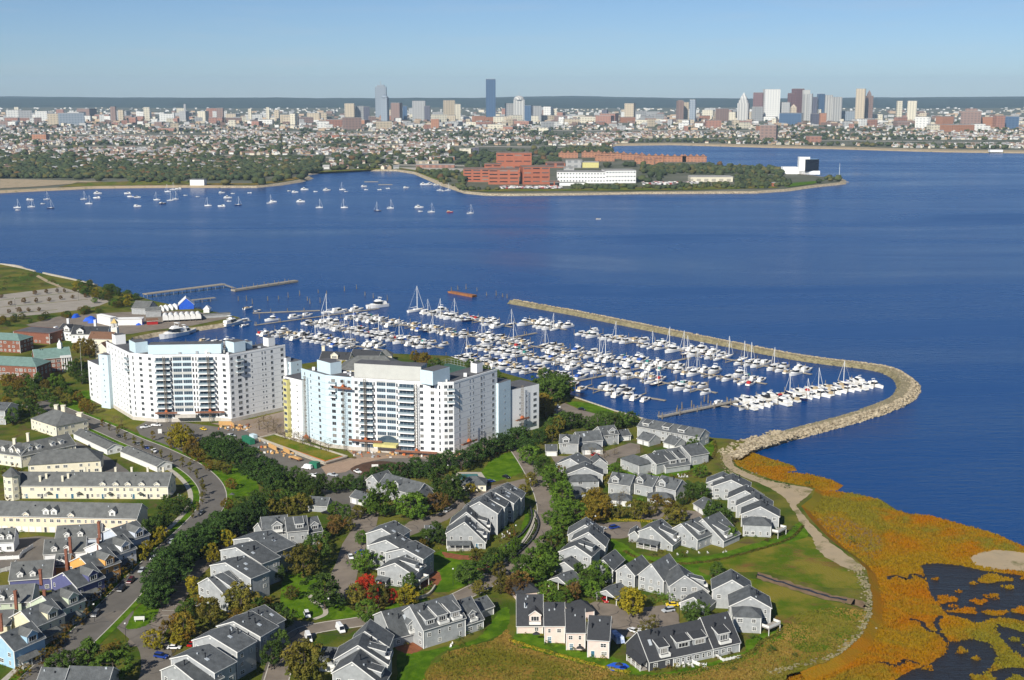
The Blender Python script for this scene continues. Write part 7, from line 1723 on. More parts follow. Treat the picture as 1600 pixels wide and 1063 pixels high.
# building materials lying about the tower sites
rq = random.Random(6); mb = MB()
for (x0, y0, x1, y1, n_) in ((340, 664, 395, 674, 40), (395, 690, 470, 716, 45), (545, 706, 720, 716, 70), (715, 700, 775, 712, 30)):
    for k in range(n_):
        p = G(rq.uniform(x0, x1), rq.uniform(y0, y1)); w_, d_, h_ = rq.uniform(.4, 1.8), rq.uniform(.4, 1.4), rq.uniform(.2, 1.1); mb.box(p.x, p.y, LAND + .06, p.x + w_, p.y + d_, LAND + h_, rq.choice((0, 0, 1, 2, 3, 4)))
stuff('building_materials', mb.mesh('building_materials', [M_PLY, M_TRIM, M_RUST, M_ORANGE, M_BFRAME]), 'scattered boards, blocks and crates around the tower building sites', 'materials')
# ================================================================ the far shore and the city
def M_(name, c, **k): return mat(name, c, .85, **k)
def facade_mat(name, c, dark, fx=15.0, fz=11, amt=.75, rough=.6):
    """far facade: fine dark bands of windows, too far to tell panes apart"""
    if name in MATS: return MATS[name]
    m = bpy.data.materials.new(name); MATS[name] = m; m.use_nodes = True; N, L = m.node_tree.nodes, m.node_tree.links; b = N['Principled BSDF']; b.inputs['Roughness'].default_value = rough; b.inputs['Specular IOR Level'].default_value = .35
    tc = N.new('ShaderNodeTexCoord'); sx = N.new('ShaderNodeSeparateXYZ'); L.new(tc.outputs['Object'], sx.inputs[0])
    def band(src, per, duty):
        a = N.new('ShaderNodeMath'); a.operation = 'MULTIPLY'; a.inputs[1].default_value = 1 / per; L.new(src, a.inputs[0])
        f = N.new('ShaderNodeMath'); f.operation = 'FRACT'; L.new(a.outputs[0], f.inputs[0]); g = N.new('ShaderNodeMath'); g.operation = 'LESS_THAN'; g.inputs[1].default_value = duty; L.new(f.outputs[0], g.inputs[0]); return g.outputs[0]
    ad = N.new('ShaderNodeMath'); ad.operation = 'ADD'; L.new(sx.outputs[0], ad.inputs[0]); L.new(sx.outputs[1], ad.inputs[1])
    mu = N.new('ShaderNodeMath'); mu.operation = 'MULTIPLY'; L.new(band(ad.outputs[0], fx, .55), mu.inputs[0]); L.new(band(sx.outputs[2], fz, .5), mu.inputs[1])
    m2 = N.new('ShaderNodeMath'); m2.operation = 'MULTIPLY'; m2.inputs[1].default_value = amt; L.new(mu.outputs[0], m2.inputs[0])
    mx = N.new('ShaderNodeMix'); mx.data_type = 'RGBA'; mx.inputs[6].default_value = (*c, 1); mx.inputs[7].default_value = (*dark, 1); L.new(m2.outputs[0], mx.inputs[0]); L.new(mx.outputs[2], b.inputs['Base Color'])
    return m
FM = {'tan': facade_mat('tan far facade', (.50, .42, .30), (.20, .17, .14)), 'cream': facade_mat('cream far facade', (.62, .57, .44), (.25, .23, .2)), 'grey': facade_mat('grey far facade', (.36, .36, .35), (.16, .17, .18)), 'white': facade_mat('white far facade', (.68, .67, .62), (.32, .33, .34)), 'brick': facade_mat('brick far facade', (.34, .17, .12), (.16, .10, .09)),
      'brown': facade_mat('brown far facade', (.24, .16, .13), (.12, .09, .09)), 'blue': facade_mat('blue glass facade', (.07, .12, .20), (.04, .07, .13), rough=.15), 'dark': facade_mat('dark far facade', (.10, .10, .13), (.05, .05, .07)), 'pgrey': facade_mat('pale grey tower facade', (.52, .51, .47), (.27, .27, .27), 16, 300, .75), 'bgrey': facade_mat('blue-grey tower facade', (.26, .30, .34), (.12, .15, .19), 14, 12, .8), 'red': facade_mat('campus red brick', (.36, .115, .06), (.20, .07, .05), 14, 9, .25), 'salmon': facade_mat('salmon brick', (.38, .18, .10), (.18, .09, .07), 9, 7, .7), 'maroon': facade_mat('maroon tower facade', (.17, .095, .095), (.07, .045, .055), 14, 14, .7)}
M_FROOF = mat('far flat roof', (.28, .27, .25), .9, .2, .02, rand=.3)
def tower_far(name, lab, cat, px, top, base, wpx, mk, depth=None, rot=0.0, cap=None, group='skyline towers', setb=None, roofm=None):
    """a far block whose foot stands at (px, base) on the ground plane"""
    p = G(px, base, FZ); s = scale_at(p); W = wpx / s
    # height from the two rows on one vertical
    lo, hi = 1.0, 900.0
    for _ in range(40):
        mid = (lo + hi) / 2
        if pxof((p.x, p.y, FZ + mid))[1] > top: lo = mid
        else: hi = mid
    H = lo; D = depth or max(14.0, W * .7); m = FM[mk] if isinstance(mk, str) else mk
    o = thing(name, lab, cat, p, rot, group); mb = MB()
    if setb:      # stepped top: list of (fraction of height, fraction of width)
        z = 0
        for k, (fz, fw) in enumerate(setb): mb.box(-W / 2 * fw, -D / 2 * fw, z, W / 2 * fw, D / 2 * fw, H * fz); z = H * fz
    else: mb.box(-W / 2, -D / 2, 0, W / 2, D / 2, H)
    O('shaft', mb.mesh('shaft', m), o)
    mb = MB(); fw = setb[-1][1] if setb else 1; mb.box(-W / 2 * fw * .97, -D / 2 * fw * .97, H, W / 2 * fw * .97, D / 2 * fw * .97, H + max(1.2, H * .008)); O('roof', mb.mesh('roof', roofm or M_FROOF), o)
    if cap == 'box': mb = MB(); mb.box(-W * .3, -D * .3, H, W * .3, D * .3, H + W * .14); O('plant_room', mb.mesh('plant_room', m), o)
    if cap == 'mast':
        mb = MB(); mb.box(-W * .32, -D * .32, H, W * .32, D * .32, H + 12); O('crown', mb.mesh('crown', m), o); mb = MB(); mb.tube((0, 0, H + 12), (0, 0, H + 40), 2, .6, 6); O('antenna', mb.mesh('antenna', FM['grey']), o)
    if cap == 'dome':
        mb = MB(); n = 16; R0 = W * .5; rings = [[(R0 * math.cos(t) * math.cos(6.2832 * i / n), R0 * math.cos(t) * math.sin(6.2832 * i / n), H + R0 * .75 * math.sin(t)) for i in range(n)] for t in (0, .4, .8, 1.15, 1.45)]
        for k in range(4): mb.faces(rings[k] + rings[k + 1], [(i, (i + 1) % n, n + (i + 1) % n, n + i) for i in range(n)])
        mb.tube((0, 0, H + R0 * .95), (0, 0, H + R0 * 1.6), 1.2, .4, 5); O('dome', mb.mesh('dome', m, True), o)
    if cap == 'pyramid':
        mb = MB(); mb.faces([(-W / 2 * fw, -D / 2 * fw, H), (W / 2 * fw, -D / 2 * fw, H), (W / 2 * fw, D / 2 * fw, H), (-W / 2 * fw, D / 2 * fw, H), (0, 0, H + W * .55)], [(0, 1, 4), (1, 2, 4), (2, 3, 4), (3, 0, 4)]); O('spire', mb.mesh('spire', m), o)
    return o
B0 = 190
sk = [  # px, top, width, material, label words, cap, setbacks
    (596, 136, 17, 'bgrey', 'tall blue-grey office tower with antenna', 'mast', None), (602, 153, 11, 'bgrey', 'rounded-top tower standing before the tall antenna tower', 'dome', None), (767, 124, 15, 'blue', 'tallest sheer blue glass tower', None, None),
    (547, 162, 15, 'tan', 'tan tower left of the antenna tower', None, None), (562, 166, 13, 'grey', 'grey slab beside the tan tower', None, None), (573, 167, 9, 'dark', 'dark slab left of the antenna tower', None, None), (620, 161, 15, 'brown', 'brown tower right of the antenna tower', None, None), (633, 166, 7, 'blue', 'small dark blue block beyond the brown tower', None, None), (655, 158, 20, 'grey', 'broad grey tower right of the brown one', None, None), (668, 166, 9, 'dark', 'dark slim block beside the broad grey tower', None, None), (702, 157, 16, 'tan', 'tan tower left of the sheer blue glass tower', None, None), (715, 163, 9, 'cream', 'cream slim tower beside the tan one', None, None),
    (797, 162, 13, 'grey', 'grey block left of the domed tower', None, None), (811, 156, 17, 'pgrey', 'stone tower with domed top', 'dome', None), (826, 165, 11, 'blue', 'dark blue block beside the domed tower', None, None), (839, 166, 12, 'grey', 'grey block right of the domed tower', None, None), (856, 167, 12, 'white', 'white pair block along the skyline', None, None), (866, 170, 8, 'cream', 'cream slim block along the skyline', None, None), (945, 172, 9, 'dark', 'dark block left of the far tan tower', None, None), (984, 162, 15, 'tan', 'lone tan tower between the two tower groups', None, None),
    (1062, 158, 10, 'brown', 'brown stepped tower with scaffolded top', 'box', None), (1070, 160, 10, 'tan', 'tan tower beside the scaffolded one', None, None), (1082, 156, 9, 'bgrey', 'blue-grey slab at the group edge', None, None), (1128, 170, 17, 'brown', 'low brown block before the white-edged tower', None, None), (1161, 154, 17, 'pgrey', 'white-edged stepped tower with blue crown', 'pyramid', ((.8, 1), (.92, .8), (1, .62))), (1184, 145, 15, 'maroon', 'maroon tower left of the big white slab', None, None), (1183, 167, 14, 'grey', 'low grey block before the maroon tower', None, None), (1204, 140, 24, 'white', 'big white slab tower of the downtown group', None, None),
    (1226, 160, 16, 'grey', 'grey block right of the big white slab', None, None), (1236, 146, 11, 'maroon', 'plum tower behind the gilded stone top', None, None), (1245, 139, 16, 'maroon', 'tallest maroon tower of the downtown group', None, None), (1239, 168, 9, 'tan', 'stone tower with pyramid top', 'pyramid', None), (1258, 141, 10, 'pgrey', 'pale ribbed tower beside the tallest maroon one', None, None), (1262, 147, 12, 'grey', 'grey tower right of the pale ribbed one', None, None), (1272, 152, 7, 'dark', 'dark slim tower among the downtown group', None, None), (1281, 147, 10, 'blue', 'blue glass tower among the downtown group', None, None), (1278, 165, 9, 'cream', 'stepped cream tower with gilded top', 'pyramid', ((.75, 1), (1, .6))),
    (1291, 149, 14, 'pgrey', 'pale tower with flat top right of the blue glass one', None, None), (1305, 152, 15, 'pgrey', 'rounded pale tower at the right of the group', None, None), (1236, 177, 34, 'blue', 'low dark blue glass block before the downtown group', None, None), (1273, 178, 12, 'dark', 'low dark block before the downtown group', None, None), (1285, 177, 10, 'salmon', 'low salmon block before the downtown group', None, None), (1343, 139, 14, 'tan', 'tall brown-grey tower standing apart on the right', None, None), (1356, 147, 11, 'brown', 'pointed brown tower beside the tall one', 'pyramid', ((.93, 1), (1, .5))), (1326, 174, 24, 'bgrey', 'low blue block between the tower groups', None, None),
    (1404, 158, 8, 'cream', 'slim cream tower, left of the far pair', None, None), (1424, 158, 14, 'cream', 'broader cream tower, right of the far pair', None, None), (1516, 174, 30, 'brown', 'brown hotel block with white vaulted top', 'box', None), (1540, 183, 17, 'salmon', 'salmon block beside the glass courthouse', None, None), (1560, 181, 15, 'brick', 'brick block beside the glass courthouse', None, None), (1575, 182, 30, 'blue', 'low blue glass block at the right edge', None, None), (1440, 183, 20, 'white', 'white block with yellow top before the right district', None, None), (1495, 195, 42, 'salmon', 'long tan warehouse on the right', None, None), (1460, 195, 20, 'cream', 'cream block beside the long tan warehouse', None, None), (1528, 194, 18, 'white', 'grey-white end block of the warehouse', None, None),
    (1201, 196, 25, 'brown', 'broad brown apartment slab near the beach', None, None), (1271, 213, 20, 'brick', 'small red apartment block near the beach', None, None), (64, 210, 22, 'salmon', 'tan school block among the far-left houses', None, None), (20, 172, 18, 'white', 'white slab at the left edge of the city', None, None), (40, 173, 20, 'grey', 'grey slab at the left edge of the city', None, None), (66, 174, 18, 'white', 'white framed block on the far left', None, None), (84, 178, 16, 'tan', 'tan block on the far left', None, None), (112, 177, 38, 'bgrey', 'long blue glass block on the far left', None, None), (178, 167, 8, 'brown', 'brown slim tower on the far left', None, None), (190, 172, 8, 'tan', 'tan small block on the far left', None, None), (230, 168, 9, 'cream', 'cream slim tower on the far left', None, None), (255, 176, 9, 'white', 'bright white block on the far left', None, None), (290, 163, 3, 'grey', 'thin chimney-like tower on the far left', None, None), (288, 174, 12, 'grey', 'grey block under the thin tower', None, None), (318, 174, 14, 'cream', 'cream block right of the thin tower', None, None), (345, 169, 10, 'brown', 'brown block left of the skyline', None, None), (391, 170, 5, 'cream', 'cream slim tower left of the skyline', None, None), (419, 168, 5, 'cream', 'second cream slim tower left of the skyline', None, None), (433, 172, 7, 'tan', 'tan slim slab left of the skyline', None, None), (459, 178, 9, 'cream', 'cream block before the skyline', None, None), (505, 190, 18, 'white', 'white-framed dark block before the skyline', None, None), (550, 184, 26, 'brown', 'brown block below the tan tower', None, None), (600, 190, 22, 'tan', 'tan block below the antenna tower', None, None)]
for k, (x, t, w, mk, lab, cap, sb) in enumerate(sk):
    base = {True: 196}.get(t > 176 and t < 200, B0) if t < 200 else t + 12
    if x in (1495, 1460, 1528): base = 206
    if x == 1201: base = 219
    if x == 1271: base = 223
    if x in (505, 550, 600): base = 203
    if x in (1516, 1540, 1560, 1575, 1440): base = 202
    base = 187.5 if x == 596 else 192.5 if x == 602 else base
    tower_far('city_tower', lab + ' on the far skyline', 'tower', x, t, base - rnd.uniform(0, 1.5), w, mk, None, rnd.choice((0, .35, -.35, .2)) if w > 8 and x not in (767, 1204) else 0, cap, 'skyline towers', sb)
# chimney with stripes
# random mid-rise blocks
rf = random.Random(99); mids = []
for k in range(235):
    x = rf.uniform(-10, 1610); y = rf.triangular(177, 207, 188); w = rf.uniform(6, 26); h = rf.triangular(4, 15, 7)
    mids.append((x, y, w, h, rf.choice(('tan', 'cream', 'grey', 'white', 'brick', 'brown', 'brick', 'cream', 'white', 'salmon', 'tan'))))
mids.sort()
marks_s = sorted([(x, lab) for (x, t, w, mk, lab, cap, sb) in sk if lab in ('tall blue-grey office tower with antenna', 'tallest sheer blue glass tower', 'stone tower with domed top', 'lone tan tower between the two tower groups', 'big white slab tower of the downtown group', 'tall brown-grey tower standing apart on the right', 'long blue glass block on the far left', 'slim cream tower, left of the far pair')])
short = {'tall blue-grey office tower with antenna': 'the antenna tower', 'tallest sheer blue glass tower': 'the sheer blue glass tower', 'stone tower with domed top': 'the domed tower', 'lone tan tower between the two tower groups': 'the lone tan tower', 'big white slab tower of the downtown group': 'the big white slab', 'tall brown-grey tower standing apart on the right': 'the tall brown-grey tower', 'long blue glass block on the far left': 'the long blue glass block', 'slim cream tower, left of the far pair': 'the far cream pair'}
cntm = {}
for (x, y, w, h, mk) in mids:
    ref = min(marks_s, key=lambda m: abs(m[0] - x)); sd = 'left' if x < ref[0] else 'right'; key = (mk, ref[0], sd); cntm[key] = cntm.get(key, 0) + 1
    cn = {'brick': 'brick', 'brown': 'brown', 'salmon': 'salmon'}.get(mk, mk)
    tower_far('city_block', f'low {cn} city block {sd} of {short[ref[1]]}, {ordn(cntm[key])} of its colour there', 'building', x, y - h, y, w, mk, None, rf.choice((0, .4, -.4, .15)), None, 'low blocks of the far city')

# ---- the campus point
def block(lab, px, base, wpx, H, D, mk, rot=0.0, nm='campus_building', roofm=None, name2='wall', rows=0, bands=0):
    p = G(px, base, FZ + .5); s = scale_at(p); W = wpx / s; o = thing(nm, lab, 'building', p, rot, 'buildings on the point')
    mb = MB(); mb.box(-W / 2, 0, -1, W / 2, D, H); O(name2, mb.mesh(name2, FM[mk] if isinstance(mk, str) else mk), o); mb = MB(); mb.box(-W / 2 - .4, -.4, H, W / 2 + .4, D + .4, H + 1.0); O('roof', mb.mesh('roof', roofm or M_FROOF), o)
    for r_ in range(bands):
        z = H * (r_ + .55) / bands; mb = MB(); n_ = max(2, int(W / 16))
        for k in range(n_):
            a0 = -W / 2 + W * (k + .12) / n_; a1 = -W / 2 + W * (k + .88) / n_
            mb = MB(); mb.box(a0, -.15, z, a1, .02, z + 1.9); O('window_band', mb.mesh('window_band', M_GLASS), o)
    for r_ in range(rows):
        n_ = max(3, int(W / 6))
        for k in range(n_): O('window', window_mesh(3.2, 2.2, M_BFRAME, 1, 1), o, (-W / 2 + W * (k + .5) / n_, -.02, H * (r_ + .6) / rows - .3), 0)
    return o
MRB = FM['red']; M_CAMPR = mat('campus roof', (.20, .13, .10), .9, .2, .05)
block('tall rear block of the red brick campus', 803, 276, 55, 49, 40, MRB, roofm=M_CAMPR, bands=4); block('left wing of the red brick campus', 745, 284, 42, 24, 60, MRB, roofm=M_CAMPR, bands=4); block('middle wing of the red brick campus', 787, 288, 48, 28, 50, MRB, roofm=M_CAMPR, bands=4); block('right wing of the red brick campus', 838, 288, 42, 33, 50, MRB, .1, roofm=M_CAMPR, bands=4); block('low entrance block of the red brick campus', 866, 290, 16, 7, 20, MRB, roofm=M_CAMPR, bands=4); block('low rear block of the red brick campus', 868, 262, 30, 10, 60, MRB, roofm=M_CAMPR, bands=4)
block('raised centre block of the red brick campus', 770, 282, 26, 32, 40, MRB, roofm=M_CAMPR, bands=4)
block('long white campus hall with rows of square windows, left half', 908, 286, 76, 21, 45, M_WHITEW, -.05, rows=3); block('long white campus hall with rows of square windows, right half', 970, 286, 48, 24, 45, M_WHITEW, .12, rows=3); block('low curved white terrace before the white hall', 893, 290, 44, 5, 12, M_WHITEW)
block('bright yellow wrapped block behind the white hall', 922, 262, 27, 12, 30, M_YEL); block('grey unfinished frame block beside the yellow one', 897, 262, 26, 17, 30, 'grey'); block('pale grey stair block behind the white hall', 889, 272, 16, 14, 20, 'grey')
for k, (x, y, w) in enumerate(((888, 247, 30), (925, 246, 32), (960, 248, 40), (990, 250, 36), (1020, 252, 40), (1055, 253, 34), (1085, 253, 38), (1000, 256, 16), (1015, 259, 14), (1030, 257, 12), (945, 252, 30))):
    o = block(f'salmon brick apartment row on the point, {ordn(k + 1)} listed' if False else f'salmon brick apartment row behind the point, {("leftmost far row", "second far row", "long row before the cove", "row right of the long one", "middle row by the cove", "second row from the right end", "right end row by the water", "small block in front, left", "small block in front, middle", "small block in front, right", "row beside the unfinished frame")[k]}', x, y, w, 13, 18, 'salmon', nm='apartment_row', roofm=M_BROWNR)
    n_ = max(2, int(w / 9)); s = scale_at(o.location); W = w / s
    for j in range(n_):
        c = -W / 2 + W * (j + .5) / n_; mb = MB(); mb.faces([(c - 5, -.6, 14), (c + 5, -.6, 14), (c, -.6, 18.5), (c - 5, 18, 14), (c + 5, 18, 14), (c, 18, 18.5)], [(0, 1, 2), (3, 5, 4), (0, 2, 5, 3), (1, 4, 5, 2)]); O('gable', mb.mesh('gable', FM['salmon']), o)
block('low pale concrete archive building on the point', 1112, 284, 66, 9, 40, 'cream'); block('small brick pump house near the point tip', 1212, 291, 10, 6, 10, MRB)
block('pale utility block among trees left of the campus', 728, 240, 20, 14, 25, 'cream'); block('dark utility block beside the pale one', 742, 240, 12, 16, 25, 'dark'); block('slim white tower left of the campus', 701, 236, 4, 22, 8, 'white')
block('white boathouse on piles by the left shore', 308, 290, 22, 11, 22, M_WHITEW, nm='boathouse', roofm=M_ROOFL)
for k, (x, y, w, h, mk, lab) in enumerate(((455, 252, 80, 6, 'salmon', 'long salmon retail shed behind the left woods'), (480, 247, 26, 7, 'red', 'red-roofed retail block behind the left woods'), (560, 243, 30, 6, 'dark', 'dark low depot in the far neighbourhood'), (600, 249, 44, 6, 'white', 'white low depot in the far neighbourhood'), (640, 243, 24, 7, 'cream', 'cream low hall in the far neighbourhood'), (650, 256, 70, 6, 'tan', 'long tan low building near the cove'), (680, 262, 60, 6, 'brick', 'low brick school building near the cove'), (620, 254, 40, 6, 'white', 'white flat-roofed store near the cove'), (690, 250, 40, 7, 'salmon', 'salmon shed near the utility blocks'), (520, 215, 40, 8, 'red', 'red-fronted warehouse before the city'), (560, 216, 24, 9, 'salmon', 'salmon warehouse before the city'), (590, 216, 22, 8, 'cream', 'cream warehouse before the city'), (110, 218, 20, 9, 'brick', 'brick mill among the far-left houses'), (260, 205, 26, 12, 'brick', 'brick hospital block among the far-left trees'), (285, 204, 10, 11, 'tan', 'tan block beside the brick hospital'))): block(lab, x, y, w, h, 30, mk, nm='low_hall')
# the white library tower with black glass at the tip of the point
p = G(1254, 272, FZ + .5); o = thing('library', 'white waterfront tower with black glass cube at the tip of the point', 'library', p); s = scale_at(p)
mb = MB(); mb.prism([(-8, 0), (14, -4), (20, 22), (-6, 26)], -1, 36); O('tower', mb.mesh('tower', M_WHITE), o)
mb = MB(); mb.prism([(3, -9), (34, -3), (34, 22), (6, 22)], 7, 32); gl = O('glass_pavilion', mb.mesh('glass_pavilion', mat('black glass', (.006, .007, .012), .06, spec=.7)), o)
mb = MB()
for k in range(6): mb.box(3, -9.4 + 0, 7 + 4.1 * k, 3.5, -8.8, 7.4 + 4.1 * k)
mb = MB(); mb.prism([(-52, 8), (36, -8), (36, 30), (-52, 34)], -1, 7); O('podium', mb.mesh('podium', M_WHITE), o)
mb = MB(); mb.prism([(-40, 14), (-8, 10), (-8, 34), (-40, 36)], 7, 14); O('annex', mb.mesh('annex', M_WHITE), o)
mb = MB(); mb.tube((70, -40, 0), (70, -40, 26), .5, .3, 6); O('flag_pole', mb.mesh('flag_pole', M_TRIM), o)
pr = pier('short timber pier at the tip of the point', (1296, 286), (1326, 286.5), 8, 3, 1, 8, step=12)
# beach pavilion
block('white bathhouse on the right-hand beach', 1557, 237.5, 20, 6, 16, M_WHITEW, nm='bathhouse')
sheet('car_park', [(780, 291), (880, 291.5), (880, 295), (780, 294)], FZ + .8, M_ASPH, zz=FZ)
sheet('car_park', [(1000, 284), (1080, 283), (1100, 288), (1010, 290)], FZ + .8, M_ASPH, zz=FZ)
mb = MB(); rc = random.Random(3)
for (x0, y0, x1, y1, n_) in ((782, 291.2, 878, 294.8, 190), (1004, 284.5, 1090, 289, 130)):
    for k in range(n_):
        p = G(rc.uniform(x0, x1), rc.uniform(y0, y1), FZ + .9); mb.box(p.x - 2.3, p.y - 1, p.z, p.x + 2.3, p.y + 1, p.z + 1.4, rc.choice((0, 0, 1, 2, 3)))
stuff('parked_cars', mb.mesh('parked_cars', [M_TRIM, M_PIPE, mat('silver dots', (.4, .4, .42), .4), mat('red dots', (.35, .03, .03), .5)]), 'rows of tiny parked cars beside the campus', 'cars')
lawnf = lambda q, m=None: sheet('lawn', q, FZ + .7, m or M_MEADOW, zz=FZ)
lawnf([(720, 299), (760, 300), (900, 299), (1100, 297), (1220, 294), (1200, 291), (1000, 293), (880, 296), (780, 296)]); lawnf([(900, 290), (985, 289), (995, 293), (890, 294)], M_LAWN); lawnf([(1220, 288), (1290, 282), (1270, 288), (1230, 293)], M_LAWN); lawnf([(0, 280), (80, 282), (160, 284), (60, 292), (0, 295)], M_SAND); lawnf([(120, 286), (250, 283), (300, 284), (298, 289), (180, 290.5), (90, 293)]); lawnf([(320, 287), (400, 287), (470, 276), (474, 279), (440, 285), (400, 289.5), (322, 289.5)], M_BROWN); lawnf([(490, 268), (620, 262), (660, 268), (700, 285), (690, 285), (645, 267.5), (615, 264), (495, 270)])

keepout = []
# pale streets and open lots that stripe the far neighbourhoods
for q in ([(560, 257), (730, 259), (730, 260.4), (560, 258)], [(330, 243), (520, 246), (520, 247), (330, 243.8)], [(700, 228), (940, 231), (940, 232.2), (700, 228.8)], [(620, 262), (730, 264), (740, 268), (680, 270), (640, 266)], [(60, 228), (260, 230), (260, 230.8), (60, 228.7)], [(960, 216), (1250, 218), (1250, 218.7), (960, 216.6)], [(1260, 219), (1600, 224), (1600, 224.8), (1260, 219.6)], [(420, 206), (760, 206.5), (760, 207.3), (420, 206.6)], [(860, 204), (1180, 204.5), (1180, 205.4), (860, 204.7)], [(100, 210), (330, 212), (330, 212.6), (100, 210.6)], [(380, 225), (640, 226), (640, 226.8), (380, 225.6)]):
    sheet('street', q, FZ + .6, M_CONC, zz=FZ); keepout.append(((q[0][0], q[0][1] - .4), (q[1][0], q[2][1] + 1.6)))
# ---- woods and houses of the far neighbourhoods
BS = [q for q in far_px if q[0] >= 960 and q[1] < 240]
def beach_y(x): return float(np.interp(x, [q[0] for q in BS], [q[1] for q in BS])) if x > 955 else 999
def is_land(p):
    x, y = pxof(p)
    if x > 955 and beach_y(x) - 2.6 - (x - 955) * .0025 < y < 243: return False
    return inside(p.x, p.y, far_poly)
rt = random.Random(17)
from mathutils import noise as mnoise
def density(p): return mnoise.noise(Vector((p.x / 330.0, p.y / 620.0, 1.7))) + .6 * mnoise.noise(Vector((p.x / 130.0, p.y / 300.0, 5.1)))
ICO = None
def blob_verts(sub):
    import bmesh
    bm = bmesh.new(); bmesh.ops.create_icosphere(bm, subdivisions=sub, radius=1.0); v = np.array([x.co[:] for x in bm.verts]); f = np.array([[y.index for y in x.verts] for x in bm.faces]); bm.free(); return v, f
V1, F1 = blob_verts(2); V0, F0 = blob_verts(1)
keepout += [((725, 268), (865, 296)), ((860, 262), (998, 292)), ((878, 240), (1105, 260)), ((1225, 250), (1290, 285)), ((1075, 275), (1148, 287)), ((778, 290), (884, 296)), ((298, 280), (320, 292))]
def blocked(x, y): return any(a[0] < x < b[0] and a[1] < y < b[1] for a, b in keepout)
groups = {k: ([], [], 0) for k in range(4)}
acc = {k: [[], [], 0] for k in range(4)}
def add_tree(x, y, hpx=None, col=None):
    p = G(x, y, FZ)
    if not is_land(p): return False
    s = scale_at(p); h = (hpx / s) if hpx else max(rt.uniform(8, 14), rt.uniform(2.4, 3.6) / s); rw = h * rt.uniform(.5, .85)
    near = p.y < 4200; V, F = (V1, F1) if near else (V0, F0)
    n = rt.random(); ph = rt.uniform(0, 6)
    jit = 1 + .26 * np.sin(V[:, 0] * 5 + ph) * np.cos(V[:, 1] * 4 + ph * 2) + .16 * np.sin(V[:, 2] * 9 + ph * 3)
    vv = V * jit[:, None] * np.array([rw, rw * rt.uniform(.8, 1.2), h * .52]) + np.array([p.x, p.y, FZ + h * .48])
    k = col if col is not None else (0 if n < .52 else 1 if n < .84 else 2 if n < .965 else 3)
    a = acc[k]; a[0].append(vv); a[1].append(F + a[2]); a[2] += len(V); return True
for k in range(6800):
    x, y = rt.uniform(-30, 1630), rt.triangular(180, 292, 226)
    if y < 192 and rt.random() < .5: continue
    if blocked(x, y) or density(G(x, y, FZ)) > rt.uniform(-.2, .5): continue
    add_tree(x, y)
for k in range(4300):   # dense wood along the left shore
    x = rt.uniform(-30, 500); y = rt.triangular(240, 287 - max(0, (x - 300) * .09), 276); y = min(y, 287 - max(0, (x - 300) * .09))
    if y > 279 and x < 200: continue
    if blocked(x, y): continue
    add_tree(x, y, rt.uniform(3.2, 7.5))
for (x0, y0, x1, y1, n_) in ((640, 262, 730, 296, 150), (1000, 262, 1225, 272, 420), (1150, 272, 1235, 292, 170), (890, 292, 1080, 297, 70), (1060, 288, 1200, 295, 90), (1240, 276, 1300, 284, 60), (880, 232, 960, 240, 120), (720, 288, 780, 298, 60), (1030, 258, 1110, 266, 120), (960, 218, 1600, 226, 420), (560, 255, 740, 264, 200), (860, 254, 940, 262, 50)):
    for k in range(n_):
        x, y = rt.uniform(x0, x1), rt.uniform(y0, y1)
        if not blocked(x, y): add_tree(x, y, rt.uniform(3.5, 7) if y > 240 else None, rt.choice((0, 1, 1, 0, 1, 2)))
LF = [mat('far dark foliage', (.036, .052, .020), .95, .35, .05, worldpos=True, detail=6), mat('far green foliage', (.055, .068, .022), .95, .35, .05, worldpos=True, detail=6), mat('far olive foliage', (.085, .078, .022), .95, .3, .05, worldpos=True), mat('far rusty foliage', (.11, .062, .022), .95, .3, .05, worldpos=True)]
def np_mesh(name, vs, fs, m):
    v = np.concatenate(vs); f = np.concatenate(fs); me = bpy.data.meshes.new(name); me.vertices.add(len(v)); me.vertices.foreach_set('co', v.ravel().astype(np.float32)); k = f.shape[1]
    me.loops.add(f.size); me.loops.foreach_set('vertex_index', f.ravel().astype(np.int32)); me.polygons.add(len(f)); me.polygons.foreach_set('loop_start', np.arange(0, f.size, k, dtype=np.int32)); me.polygons.foreach_set('loop_total', np.full(len(f), k, dtype=np.int32)); me.materials.append(m); me.update(calc_edges=True); return me
for k, nm_ in enumerate(('dark', 'green', 'olive', 'rusty')):
    stuff('woods', np_mesh('woods', acc[k][0], acc[k][1], LF[k]), f'{nm_} tree crowns of the far wooded neighbourhoods', 'woods')
# houses: 300 nearest as objects, the rest one mass
HV = np.array([(-.5, -.5, 0), (.5, -.5, 0), (.5, .5, 0), (-.5, .5, 0), (-.5, -.5, .62), (.5, -.5, .62), (.5, .5, .62), (-.5, .5, .62), (-.55, 0, 1.0), (.55, 0, 1.0), (-.55, -.58, .58), (.55, -.58, .58), (.55, .58, .58), (-.55, .58, .58)], float)
hw_f = [(0, 1, 5, 4), (1, 2, 6, 5), (2, 3, 7, 6), (3, 0, 4, 7)]; hr_f = [(10, 11, 9, 8), (12, 13, 8, 9)]
hg_f = [(4, 7, 8), (5, 9, 6)]
cand = []
while len(cand) < 5600:
    x, y = rt.uniform(-20, 1620), rt.triangular(190, 274, 214)
    if blocked(x, y) or (y > 268 and x < 480) or (y > 232 and x > 700): continue
    p = G(x, y, FZ)
    if is_land(p) and (density(p) > rt.uniform(-.55, .15) or y > 246 and rt.random() < .5): cand.append((y, x, p))
cand.sort(key=lambda c: -c[0])
WC = [mat('far white walls', (.70, .69, .65), .8, rand=.08), mat('far cream walls', (.60, .54, .42), .8, rand=.1), mat('far grey walls', (.38, .38, .37), .8, rand=.1), mat('far tan walls', (.45, .33, .22), .8, rand=.1)]
